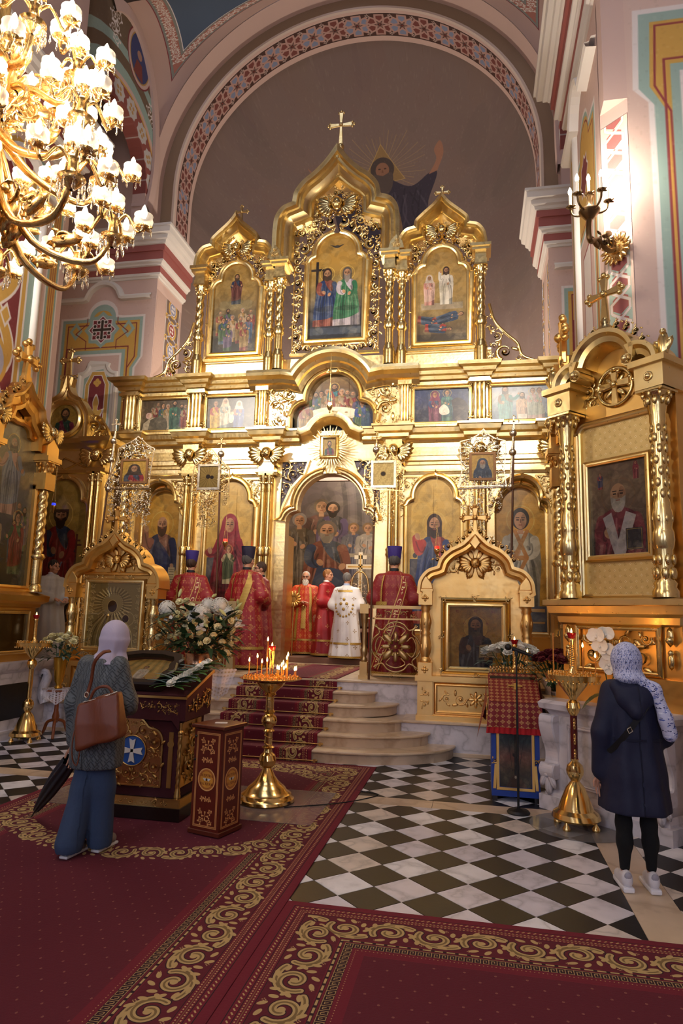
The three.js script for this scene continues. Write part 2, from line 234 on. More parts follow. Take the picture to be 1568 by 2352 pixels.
{
  const S = 0.285, h = S / 2 * Math.SQRT2 - 0.0012, O = [-1.0926, -6.4], Oc = onY(640 + 412 / 2.6133, 1740 + 411 / 2.6133), e = S / Math.SQRT2;
  const variants = []; seed = 3; for (let k = 0; k < 6; k++) { const g = new THREE.BufferGeometry(), t = 0.003, u0 = rnd(), v0 = rnd(), a = rnd() * 6.28; const ring = [[-h, 0], [0, h], [h, 0], [0, -h]]; const p = [], uv = []; const q = (A, y) => { p.push(A[0], y, A[1]); uv.push(u0 + A[0] * cos(a) - A[1] * sin(a), v0 + A[0] * sin(a) + A[1] * cos(a)); }; const inn = ring.map(([x, z]) => [x * (1 - t / h), z * (1 - t / h)]);
    q(inn[0], 0); q(inn[1], 0); q(inn[2], 0); q(inn[0], 0); q(inn[2], 0); q(inn[3], 0);
    for (let i = 0; i < 4; i++) { const j = (i + 1) % 4; q(inn[i], 0); q(ring[i], -0.012); q(inn[j], 0); q(inn[j], 0); q(ring[i], -0.012); q(ring[j], -0.012); }
    g.setAttribute('position', new THREE.Float32BufferAttribute(p, 3)); g.setAttribute('uv', new THREE.Float32BufferAttribute(uv, 2)); g.computeVertexNormals(); variants.push(g); }
  const cells = [], X0 = Oc.x + e, Z0 = Oc.z;   // centre of white tile (0,0)
  for (let i = -40; i < 40; i++) for (let j = -40; j < 40; j++) { const x = X0 + (i + j) * e, z = Z0 + (i - j) * e; if (x < -10.2 || x > 5.2 || z < -9.3 || z > 1.5) continue; cells.push([x, z, (i + j + 80) % 2 === 0 ? 0 : 1, i, j]); }
  const strip = (x, z) => (z < -6.63 && z > -6.90) || (x > 0.94 && x < 1.24 && z > -6.63);
  const hidden = (x, z) => (x > -4.05 && x < -1.25 && z > -8.2) || (z > -4.1 && x > -1.1) || (x > -4.9 && x < -0.4 && z < -8.95);
  const cam = (x, z) => { const v = V(x, 0, z).project(camera); return Math.abs(v.x) < 1.03 && v.y > -1.02 && v.z < 1; };
  const keep = [], rest = { 0: [], 1: [] };
  // tiles beside a strip are cut by it: clip polygon
  const clipT = (x, z) => { let P = [[x - h, z], [x, z - h], [x + h, z], [x, z + h]]; const cut = (P, f) => { const o = []; P.forEach((A, i) => { const B = P[(i + 1) % P.length], a = f(A), b = f(B); if (a >= 0) o.push(A); if (a * b < 0) { const t = a / (a - b); o.push([lerp(A[0], B[0], t), lerp(A[1], B[1], t)]); } }); return o; };
    const res = []; const z1 = -6.632, z2 = -6.892, x1 = 0.942, x2 = 1.238;
    const near = cut(P, (q) => q[1] - z1), far = cut(P, (q) => z2 - q[1]); if (far.length > 2) res.push(far);
    if (near.length > 2) { const l = cut(near, (q) => x1 - q[0]), r = cut(near, (q) => q[0] - x2); if (l.length > 2) res.push(l); if (r.length > 2) res.push(r); } return res; };
  let n = 0; seed = 12; const order = cells.filter((c) => cam(c[0], c[1]) && !hidden(c[0], c[1])).sort((a, b) => Math.hypot(a[0], a[1]) - Math.hypot(b[0], b[1]));
  const kset = new Set(order.slice(0, 300));
  for (const c of cells) { const [x, z, w] = c; if (z < -9.25) continue; const pcs = clipT(x, z); if (!pcs.length) continue;
    const whole = pcs.length === 1 && pcs[0].length === 4 && Math.abs(pcs[0].reduce((a, q) => Math.min(a, q[0]), 9) - (x - h)) < 1e-6 && Math.abs(Math.max(...pcs[0].map((q) => q[0])) - (x + h)) < 1e-6 && Math.abs(Math.max(...pcs[0].map((q) => q[1])) - (z + h)) < 1e-6 && Math.abs(Math.min(...pcs[0].map((q) => q[1])) - (z - h)) < 1e-6;
    const mat = w ? TB[Math.floor(rnd() * 3)] : TW[Math.floor(rnd() * 4)];
    const geoFor = () => { const g = mrg(pcs.map((P) => { const k = P.reduce((a, q) => [a[0] + q[0] / P.length, a[1] + q[1] / P.length], [0, 0]); return rotX(ext(P.map(([a, b]) => [a, -b]), 0.012, {}), -PI / 2).translate(0, -0.012, 0); })); return g; };
    if (kset.has(c)) { const o = sh(new THREE.Mesh(whole ? variants[Math.floor(rnd() * 6)] : geoFor().translate(-x, 0, -z), mat)); o.name = 'floor_tile'; o.position.set(x, 0, z); floor.add(o); }
    else if (!hidden(x, z) || z < 1) rest[w].push(whole ? variants[n++ % 6].clone().translate(x, 0, z) : geoFor()); }
  for (const w of [0, 1]) { const o = part(floor, 'floor_tile', rest[w], w ? TB[0] : TW[0]); o.userData = { kind: 'stuff' }; }
  seed = 40; const slabs = []; for (let x = -10; x < 5; x += 1.6) slabs.push([x, Math.min(x + 1.597, 5.2), -6.89, -6.635]); for (let z = -6.632; z < 1; z += 1.25) slabs.push([0.944, 1.236, z, z + 1.247]);
  for (const [a, b, c, d] of slabs) part(floor, 'marble_strip', rb(b - a, 0.02, d - c, (a + b) / 2, -0.0095, (c + d) / 2, 0.002), [CMARB, CMARB2][Math.floor(rnd() * 2)]);
}
// ---- steps, solea, sanctuary floor ----
const SH = 0.142, YP = SH * 6, NOSE = [-8.2, -8.49, -8.78, -9.07, -9.36, -9.65], HALF = [2.37, 2.05, 1.70, 1.575, 1.27];
const steps = struct('trim_1', [bb(AX - 2.2, AX + 2.2, 0, SH * 2.9, -10, -9.12)], CMARB2, 'curved white marble steps up to the platform'); 
for (let k = 0; k < 5; k++) {
  const zw = k < 3 ? -9.11 : -9.66, hw = HALF[k], flatW = 0.95, R = []; const zf = NOSE[k];
  const outline = (dx) => { const P = [[-flatW, -zf - dx * -1]]; const half = arc(flatW, 0, hw - flatW, PI / 2, 0, 14).map(([x, y]) => [x, y / (hw - flatW) * (zf - zw)]); const pts = []; for (const [x, y] of half) pts.push([x + (x - flatW) / (hw - flatW) * dx, y + dx * (y / (zf - zw))]); const full = [...pts.map(([x, y]) => [-x, y]).reverse(), ...pts]; return full.reverse().map(([x, y]) => [AX + x, -(zw + y)]); };
  const poly = (dx) => outline(dx);
  const body = rotX(ext(poly(-0.02).map(([x, y]) => [x, y]), SH - 0.03), -PI / 2).translate(0, SH * k, 0);
  const nosing = rotX(ext(poly(0.012), 0.032, { bevel: 0.01 }), -PI / 2).translate(0, SH * (k + 1) - 0.032, 0);
  const st = part(steps, 'step', body, CMARB2); part(st, 'tread', nosing, CMARB);
}
const plat = struct('trim_2', [bb(-9.2, 3.9, -0.2, YP - 0.035, -12.6, -9.66)], WMARB, 'marble platform in front of the gilded screen');
part(plat, 'platform_nosing', [rb(13.1, 0.036, 3.0, AX, YP - 0.018, -11.13, 0.012)], CMARB);
for (const s of [-1, 1]) { const x0 = mX(AX + 1.68, s), x1 = mX(AX + 4.9, s), a = Math.min(x0, x1), b = Math.max(x0, x1);
  part(plat, 'marble_wall', bb(a, b, 0, SH * 3 - 0.035, -9.7, -9.1), WMARB); part(plat, 'marble_ledge', rb(b - a, 0.036, 0.62, (a + b) / 2, SH * 3 - 0.018, -9.37, 0.012), CMARB); part(plat, 'plinth', rb(b - a, 0.05, 0.03, (a + b) / 2, 0.025, -9.09, 0.008), CMARB2); }
const SANC = M('#6b4a3a', { roughness: 0.8 });
struct('floor', [bb(AX - 4.2, AX + 4.2, 0.5, 0.95, -17.9, -12.62)], SANC, 'sanctuary floor behind the screen');

// ---- apse: half cylinder and semi-dome, with faded mural ----
{
  const R = 4.12, cz = -13.7, ys = 11.2;
  const apseHit = (a, b) => { const d = ray(a, b).normalize(); for (let t = 12; t < 30; t += 0.01) { const p = d.clone().multiplyScalar(t).add(camera.position), r2 = (p.x - AX) ** 2 + (p.z - cz) ** 2 + (p.y > ys ? (p.y - ys) ** 2 : 0); if (p.z < cz && r2 > R * R) return [p.x, p.y]; } return [AX, 12]; };
  const apseTex = wallTex(AX - R, AX + R, 0.9, ys + R, 130, (c) => {
    rc(c, AX - R, AX + R, 0, 16, '#7b6964'); seed = 21;
    for (let i = 0; i < 420; i++) { const x = AX + rr(-R, R), y = rr(1, 16), r = rr(0.1, 0.6); c.globalAlpha = 0.05; ci(c, x, y, r, ['#8a6a4e', '#55454b', '#7a5f4c', '#4a4048', '#93704f'][i % 5], null, 0, r * rr(0.4, 1)); } c.globalAlpha = 1;
    // elder in dark blue mantle before a triangular radiance
    const [hx, hy] = apseHit(878, 392), u = 0.55; c.save(); c.translate(0, hy); c.scale(1, 0.52); c.translate(0, -hy); c.globalAlpha = 0.5; seed = 4;
    for (let i = 0; i < 60; i++) { const a = i / 60 * PI * 2, r = u * rr(1.6, 2.5); pl(c, [[hx, hy], [hx + r * cos(a), hy + r * sin(a)]], null, i % 2 ? '#b79a63' : '#8d7558', 0.018, false); } c.globalAlpha = 1;
    c.globalAlpha = 0.85; pl(c, [[hx - 0.62, hy - 0.45], [hx + 0.62, hy - 0.45], [hx, hy + 0.85]], '#8f7348', '#b89a60', 0.02); c.globalAlpha = 1;
    pl(c, crv([[hx - 0.2, hy - 0.35], [hx - 0.9, hy - 0.75], [hx - 1.5, hy - 0.6], [hx - 1.7, hy - 0.3], [hx - 1.5, hy - 1.0], [hx - 1.0, hy - 3.2], [hx + 1.1, hy - 3.2], [hx + 1.25, hy - 1.6], [hx + 1.5, hy - 0.6], [hx + 1.3, hy - 0.55], [hx + 0.8, hy - 0.8], [hx + 0.2, hy - 0.35]], 6), '#3a3442');
    for (let i = 0; i < 14; i++) { const x = hx + rr(-0.9, 1.1); c.globalAlpha = 0.5; pl(c, crv([[x, hy - rr(0.8, 1.1)], [x + rr(-0.2, 0.3), hy - 1.8], [x + rr(-0.3, 0.5), hy - 3]], 5), null, i % 2 ? '#59505f' : '#2a2632', 0.05, false); } c.globalAlpha = 1;
    pl(c, crv([[hx + 1.28, hy - 0.6], [hx + 1.5, hy - 0.2], [hx + 1.45, hy + 0.15], [hx + 1.6, hy + 0.3], [hx + 1.7, hy - 0.1], [hx + 1.52, hy - 0.6]], 5), '#9b705c');
    pl(c, crv([[hx - 1.75, hy - 0.4], [hx - 2.0, hy - 0.15], [hx - 1.85, hy - 0.5]], 4), '#9b705c');
    ci(c, hx, hy + 0.02, 0.33, '#4a3f3d', null, 0, 0.42); ci(c, hx, hy, 0.19, '#8d6652', null, 0, 0.27); pl(c, crv([[hx - 0.25, hy - 0.1], [hx - 0.22, hy - 0.75], [hx, hy - 1.0], [hx + 0.22, hy - 0.75], [hx + 0.25, hy - 0.1], [hx, hy - 0.2]], 5), '#564a47');
    for (const s of [-1, 1]) { ci(c, hx + s * 0.08, hy + 0.05, 0.035, '#3a2a26', null, 0, 0.02); } pl(c, [[hx, hy + 0.04], [hx - 0.03, hy - 0.08], [hx + 0.03, hy - 0.08]], '#74503f'); c.restore();
  });
  const puv = (g) => { const p = g.attributes.position, a = new Float32Array(p.count * 2); for (let i = 0; i < p.count; i++) { a[2 * i] = clamp((p.getX(i) - AX + R) / (2 * R), 0, 1); a[2 * i + 1] = clamp((p.getY(i) - 0.9) / (ys + R - 0.9), 0, 1); } g.setAttribute('uv', new THREE.BufferAttribute(a, 2)); return g; };
  const cylw = puv(surf((u, v) => { const a = PI * u; return [AX + R * cos(a), 0.9 + v * (ys - 0.9), cz - R * sin(a)]; }, 48, 12));
  const dome = puv(surf((u, v) => { const a = PI * u, b = PI / 2 * v; return [AX + R * cos(a) * cos(b), ys + R * sin(b), cz - R * sin(a) * cos(b)]; }, 48, 20));
  struct('wall_apse', [cylw, dome], paint(apseTex), 'dark painted apse wall with faded mural of an elder');
  struct('wall_apse', [surf((u, v) => { const a = PI * u; return [AX + (R + 0.25) * cos(a), 0.9 + v * 16, cz - (R + 0.25) * sin(a)]; }, 24, 2), bb(AX - 4.5, AX + 4.5, 16.6, 16.9, -18.2, -13.4)], OLIVE, 'outer masonry of the apse');
}
// ---- triumphal arch: soffit with interlace pattern, stepped rings, front wall ----
{
  const r = 3.97, ys = 11.2, ybase = 9.86;
  const band = cv(512, 340, (c, w, h) => {   // u along the arch (one repeat), v across
    c.fillStyle = '#4a3029'; c.fillRect(0, 0, w, h); const hex = (x, y, q, f, rot = 0) => pl(c, Array.from({ length: 6 }, (_, i) => [x + q * cos(rot + i * PI / 3), y + q * sin(rot + i * PI / 3)]), f);
    for (let k = -1; k < 3; k++) { const x = 128 + k * 256, col = k % 2 ? '#74403a' : '#7d86a0'; for (let i = 0; i < 6; i++) { const a = PI / 6 + i * PI / 3; pl(c, [[x + 100 * cos(a - 0.5), 170 + 100 * sin(a - 0.5)], [x + 150 * cos(a - 0.3), 170 + 150 * sin(a - 0.3)], [x + 150 * cos(a + 0.3), 170 + 150 * sin(a + 0.3)], [x + 100 * cos(a + 0.5), 170 + 100 * sin(a + 0.5)], [x + 42 * cos(a), 170 + 42 * sin(a)]], col, '#b08d84', 22); } pl(c, star8(x, 170, 40, 0.45, 6, 0), '#3c1f1c', '#b08d84', 3); ci(c, x, 170, 8, '#8a3a30');
      rinceau(c, x + 128, 34, 22, 1, '#cdb9b0', 5); rinceau(c, x + 128, 306, 22, -1, '#cdb9b0', 5); }
    c.fillStyle = '#3a2520'; c.fillRect(0, 0, w, 10); c.fillRect(0, h - 10, w, 10);
  });
  const L = PI * r; band.repeat.set(Math.round(L / 1.05) / L, 1 / 0.66);
  const arcS = (R, z0, z1, yb, n = 64) => { const path = [[AX - R, yb], ...arc(AX, ys, R, PI, 0, n), [AX + R, yb]]; return { path, g: sweep(path.map(([x, y]) => [x, y]), [[0, z1], [0, z0]], false, 0.9) }; };
  struct('trim_3', [arcS(r, -13.58, -12.98, ybase).g], (() => { band.repeat.set(0.952, 1 / 0.6); return paint(band); })(), 'arch soffit with star and hexagon interlace');
  struct('trim_3', [arcS(r, -13.72, -13.58, ybase).g, arcS(r, -12.98, -12.9, ybase).g], PINK, 'pink edges of the arch soffit');
  const ring = (R0, R1, z0, z1, m, lab) => { const P = [[AX - R1, ybase], ...arc(AX, ys, R1, PI, 0, 64), [AX + R1, ybase], [AX + R0, ybase], ...arc(AX, ys, R0, 0, PI, 64), [AX - R0, ybase]]; return struct('trim_3', [ext(P, z1 - z0, { z: z0 })], m, lab); };
  ring(r + 0.015, 4.32, -13.72, -12.9, OLIVE, 'olive ring of the triumphal arch');
  struct('trim_3', [sweep([[AX - r, ybase], ...arc(AX, ys, r, PI, 0, 64), [AX + r, ybase]], [[0, -12.9], [-0.02, -12.86], [-0.07, -12.86], [-0.09, -12.9]])], CREAM, 'thin moulding of the arch');
  // front wall with the arched opening
  const W = [[-13, ybase], [-13, 19.5], [8, 19.5], [8, ybase], [AX + 4.32, ybase], ...arc(AX, ys, 4.32, 0, PI, 64), [AX - 4.32, ybase]];
  struct('wall_front', [ext(W.reverse(), 0.5, { z: -12.9 })], PINK);
}
// ---- pendentives, side lunettes, piers (both sides) ----
const CORN = [['w', [[0, 8.62], [0.04, 8.62], [0.05, 8.68], [0.1, 8.7], [0.12, 8.78]]], ['r', [[0.12, 8.78], [0.12, 9.02]]], ['w', [[0.12, 9.02], [0.17, 9.04], [0.18, 9.1], [0.24, 9.14], [0.25, 9.2]]], ['r', [[0.25, 9.2], [0.25, 9.5], [0.3, 9.5], [0.3, 9.72]]], ['w', [[0.3, 9.72], [0.34, 9.74], [0.36, 9.82], [0.43, 9.86], [0.45, 9.98], [0.54, 10.02], [0.56, 10.2], [0.6, 10.22], [0.6, 10.3], [0, 10.32]]]];
function cornice(path, k = 1) { for (const [w, pr] of CORN) struct('trim_4', [flatXZ(sweep(path, pr.map(([o, y]) => [o * k * 0.75, 8.85 + (y - 8.62) * 0.6]), false, 0.5))], w === 'w' ? WHITE : ROSE, w === 'w' ? 'white cornice moulding' : 'rose cornice band'); }
const FAR = -12.48, NEARZ = -6.823, NEARB = -9.25;
const pierFrontTex = wallTex(-9.12, -6.68, 0.8, 8.62, 110, (c) => {
  const cx = -7.9; rc(c, -9.2, -6.6, 0, 9, P_PINK);
  const out = (d) => { const hw = 1.0 - d, t = 8.05 - d, r = 0.36 - d; return [[cx - hw, 0], [cx - hw, 6.1], [cx - hw + 0.0, t], [cx - r - 0.14, t], ...arc(cx, t + 0.02, Math.max(0.05, r), PI, 0, 12), [cx + r + 0.14, t], [cx + hw, t], [cx + hw, 7.1], [cx + hw - 0.16, 6.85], [cx + hw - 0.16, 0]]; };
  pl(c, out(0), P_WH); pl(c, out(0.05), P_TEAL); pl(c, out(0.12), P_YEL); pl(c, out(0.19), null, P_BURG, 0.022);
  const inn = (d) => [[cx - 0.7 + d, 0], [cx - 0.7 + d, 7.25 - d], [cx + 0.56 - d, 7.25 - d], [cx + 0.56 - d, 0]];
  pl(c, inn(-0.09), null, P_BURG, 0.022); pl(c, inn(-0.03), P_TEAL); pl(c, inn(0.05), P_WH); pl(c, inn(0.1), P_PINK);
  pl(c, star8(cx, 7.75, 0.42, 0.8, 8, 0), P_TEAL); pl(c, star8(cx, 7.75, 0.33, 0.76, 8, 0), P_WH); pl(c, star8(cx, 7.75, 0.3, 0.76, 8, 0), P_BURG);
  for (const [w, q] of [[0.1, P_WH], [0.06, '#3d3126']]) for (let i = 0; i < 4; i++) { const a = i * PI / 2; pl(c, [[cx, 7.75], [cx + 0.18 * cos(a), 7.75 + 0.18 * sin(a)]], null, q, w, false); for (const b of [-0.5, 0, 0.5]) ci(c, cx + 0.19 * cos(a + b * 0.9), 7.75 + 0.19 * sin(a + b * 0.9), w * 0.55, q); }
  for (const s of [-1, 1]) { pl(c, [[cx + s * 0.62, 7.9], [cx + s * 0.5, 7.74], [cx + s * 0.62, 7.58], [cx + s * 0.74, 7.74]], P_YEL, P_TEAL, 0.06); pl(c, [[cx + s * 0.36, 8.03], [cx + s * 0.36, 7.9], [cx + s * 0.62, 7.68], [cx + s * 0.36, 7.5], [cx + s * 0.36, 7.3]], null, P_BURG, 0.018, false); }
});
const medTex = wallTex(0, 1.2, 0, 1.0, 200, (c) => { rc(c, 0, 1.2, 0, 1, '#b3978c'); rc(c, 0.22, 0.9, 0, 1, '#6f5c53'); for (const x of [0.24, 0.88]) pl(c, [[x, 0], [x, 1]], null, P_WH, 0.02, false); for (const [k, col] of [[0, '#8a3a3c'], [0.5, '#8487a2'], [1, '#8a3a3c']]) { ci(c, 0.56, k, 0.19, '#5f4a42', P_YEL, 0.05); ci(c, 0.56, k, 0.14, col, P_WH, 0.02); for (let i = 0; i < 4; i++) { const a = PI / 4 + i * PI / 2; ci(c, 0.56 + 0.06 * cos(a), k + 0.06 * sin(a), 0.035, P_WH); } } for (const k of [0.25, 0.75]) for (const s of [-1, 1]) { pl(c, crv([[0.56 + s * 0.05, k - 0.1], [0.56 + s * 0.24, k], [0.56 + s * 0.05, k + 0.1]], 6), null, P_LIL, 0.035, false); ci(c, 0.56 + s * 0.27, k, 0.05, null, P_YEL, 0.03); } });
const nearInTex = wallTex(-9.6, -7.0, 0.8, 8.7, 100, (c) => {    // inner face of the near pier, in (z, y)
  rc(c, -9.7, -6.9, 0, 9, P_PINK); rc(c, -8.98, -7.1, 0, 9, P_TEAL); rc(c, -8.72, -7.3, 0, 9, P_WH); rc(c, -8.68, -7.34, 0, 9, P_YEL); rc(c, -8.6, -7.42, 0, 9, P_WH); rc(c, -8.56, -7.46, 0, 9, P_BURG);
  for (const [w, q] of [[0.26, P_WH], [0.18, P_YEL]]) for (const s of [-1, 1]) { const P = []; for (let i = 0; i <= 90; i++) { const y = 0.5 + i * 0.1; P.push([-8.01 + s * 0.42 * sin(y * 2.6), y]); } pl(c, P, null, q, w, false); }
  for (let k = 0; k < 7; k++) { const y = 1.1 + k * 1.208; for (const s of [-1, 1]) { pl(c, [[-8.01 + s * 0.3, y - 0.2], [-8.01 + s * 0.16, y], [-8.01 + s * 0.3, y + 0.2], [-8.01 + s * 0.42, y]], P_WH); pl(c, [[-8.01 + s * 0.3, y - 0.13], [-8.01 + s * 0.2, y], [-8.01 + s * 0.3, y + 0.13], [-8.01 + s * 0.38, y]], P_YEL); } }
  pl(c, arc(-8.01, 5.2, 0.4, 0, PI * 2, 20), P_LIL, P_YEL, 0.07); pl(c, star8(-8.01, 5.2, 0.3, 0.5, 8), P_WH); pl(c, star8(-8.01, 5.2, 0.2, 0.5, 8), P_BURG);
  rc(c, -9.02, -8.98, 0, 9, P_RED); rc(c, -9.38, -9.2, 0, 9, P_YEL); rc(c, -9.42, -9.38, 0, 9, P_TEAL); rc(c, -9.2, -9.15, 0, 9, P_TEAL); rc(c, -9.45, -9.42, 0, 9, P_WH); rc(c, -9.15, -9.12, 0, 9, P_WH); for (const z of [-9.34, -9.29, -9.24]) pl(c, [[z, 0], [z, 9]], null, P_RED, 0.012, false);
});
const nearFrontTex = wallTex(1.6, 4.2, 0.8, 8.7, 100, (c) => {   // nave face of the near pier, in (x, y)
  rc(c, 1.5, 4.3, 0, 9, '#cdb2a6'); const q = (a, b) => { const p = onZ(a, b, NEARZ); return [p.x, p.y]; };
  const top = q(1450, 26), k = q(1452, 208), k2 = q(1488, 236), lo = q(1518, 800); const o = (d) => [[top[0] + d, top[1] - d + 0.0], [3.9 - d, top[1] - d], [3.9 - d, k[1] - d], [3.66 - d, k2[1] - d], [3.66 - d, 0], [k2[0] + 0.03 + d, 0], [k2[0] + d * 1.0, k2[1] - d * 0.6], [k[0] + d, k[1] + d * 0.1]];
  pl(c, o(0), P_WH); pl(c, o(0.06), P_TEAL); pl(c, o(0.17), P_YEL); pl(c, o(0.22), null, P_RED, 0.022);
  const I = q(1523, 137), o2 = (d) => [[I[0] + d, I[1] - d], [3.36 - d, I[1] - d], [3.36 - d, 0], [I[0] + d, 0]]; pl(c, o2(0), null, P_RED, 0.024); pl(c, o2(0.06), P_TEAL); pl(c, o2(0.15), P_WH); pl(c, o2(0.21), '#cdb2a6');
});
const nearInRTex = wallTex(-9.6, -7.0, 0.8, 8.7, 100, (c) => { rc(c, -9.7, -6.9, 0, 9, P_PINK); const o = (d) => [[-9.2 + d, 0], [-9.2 + d, 7.7 - d], [-8.7, 7.7 - d], ...arc(-8.35, 7.75 - d, 0.33, PI, 0, 10), [-7.6 - d, 7.7 - d], [-7.6 - d, 0]]; pl(c, o(-0.05), P_WH); pl(c, o(0), P_TEAL); pl(c, o(0.06), P_YEL); pl(c, o(0.12), null, P_BURG, 0.02); const i = (d) => [[-8.95 + d, 0], [-8.95 + d, 6.6 - d], [-7.8 - d, 6.6 - d], [-7.8 - d, 0]]; pl(c, i(-0.05), null, P_BURG, 0.02); pl(c, i(0), P_TEAL); pl(c, i(0.05), P_WH); pl(c, i(0.1), P_PINK); pl(c, i(0.3), P_RED); pl(c, i(0.33), P_WH); pl(c, star8(-8.4, 7.3, 0.3, 0.76, 8, 0), P_WH); pl(c, star8(-8.4, 7.3, 0.26, 0.76, 8, 0), P_BURG); rc(c, -9.45, -9.3, 0, 9, P_TEAL); rc(c, -9.42, -9.36, 0, 9, P_YEL); });
const chainTex = wallTex(0, 0.40, 0, 0.56, 700, (c) => { rc(c, 0, 0.4, 0, 0.56, '#a9bcae'); rc(c, 0.045, 0.355, 0, 0.56, '#a9bcae'); for (const x of [0.02, 0.38]) rc(c, x - 0.02, x + 0.02, 0, 0.56, '#dcc0ae'); for (const k of [-0.28, 0, 0.28, 0.56]) pl(c, [[0.09, k + 0.07], [0.2, k], [0.31, k + 0.07], [0.31, k + 0.21], [0.2, k + 0.28], [0.09, k + 0.21]], '#a5605c'); for (const [w, q] of [[0.042, '#c9a880'], [0.032, '#e6d9d2']]) for (const [s, f] of [[1, 0], [-1, 0]]) for (const k of [-0.28, 0, 0.28, 0.56]) pl(c, [[0.2 - s * 0.13, k + 0.04], [0.2 - s * 0.13, k + 0.15], [0.2 + s * 0.05, k + 0.26], [0.2 + s * 0.13, k + 0.32]], null, q, w, false); });
const lunTex = wallTex(-12.6, -9.5, 10.2, 14.6, 130, (c) => {   // lunette wall in (z, y)
  const cz = -11.03, cy = 10.75; rc(c, -13, -9, 10, 15, '#6f5c48'); pl(c, arc(cz, cy, 2.2, 0, PI * 2, 40), null, P_TEAL, 0.2);
  for (const s of [-1, 1]) { const x = cz + s * 0.0; ci(c, cz - 0.42, 13.3, 0.5, P_PINK, P_BURG, 0.03, 0.62); } ci(c, cz - 0.42, 13.3, 0.4, '#3f4470', '#b08a50', 0.03, 0.52); ci(c, cz - 0.4, 13.35, 0.1, '#a98270'); pl(c, [[cz - 0.6, 12.85], [cz - 0.52, 13.2], [cz - 0.3, 13.2], [cz - 0.2, 12.85]], '#7c3f38');
  for (const [x, y, h] of [[-12.1, 12.3, 0.9], [-10.5, 13.2, 0.5], [-12.25, 11.6, 0.5]]) for (let i = 0; i < 5; i++) rinceau(c, x + (i % 2 ? 0.1 : -0.05), y - h / 2 + i * h / 4, 0.12, i % 2 ? 1 : -1, P_WH, 0.025, i);
  pl(c, arc(cz, cy, 1.85, 0, PI * 2, 40), P_TEAL); pl(c, arc(cz, cy, 1.62, 0, PI * 2, 40), P_PINK); pl(c, arc(cz, cy, 1.52, 0, PI * 2, 40), P_YEL); pl(c, arc(cz, cy, 1.47, 0, PI * 2, 40), '#8c4c44');
  for (let i = -1; i < 9; i++) { const a = 0.18 + i * 0.4, x = cz + 1.27 * cos(a), y = cy + 1.27 * sin(a); pl(c, star8(x, y, 0.23, 0.82, 8, a), '#bdb7b4'); for (let k = 0; k < 4; k++) ci(c, x + 0.07 * cos(a + k * PI / 2 + 0.78), y + 0.07 * sin(a + k * PI / 2 + 0.78), 0.04, '#b08a55'); }
  rc(c, -13, -9, 10, 10.62, P_PINK); });
const blueTex = '#4b5a6e';
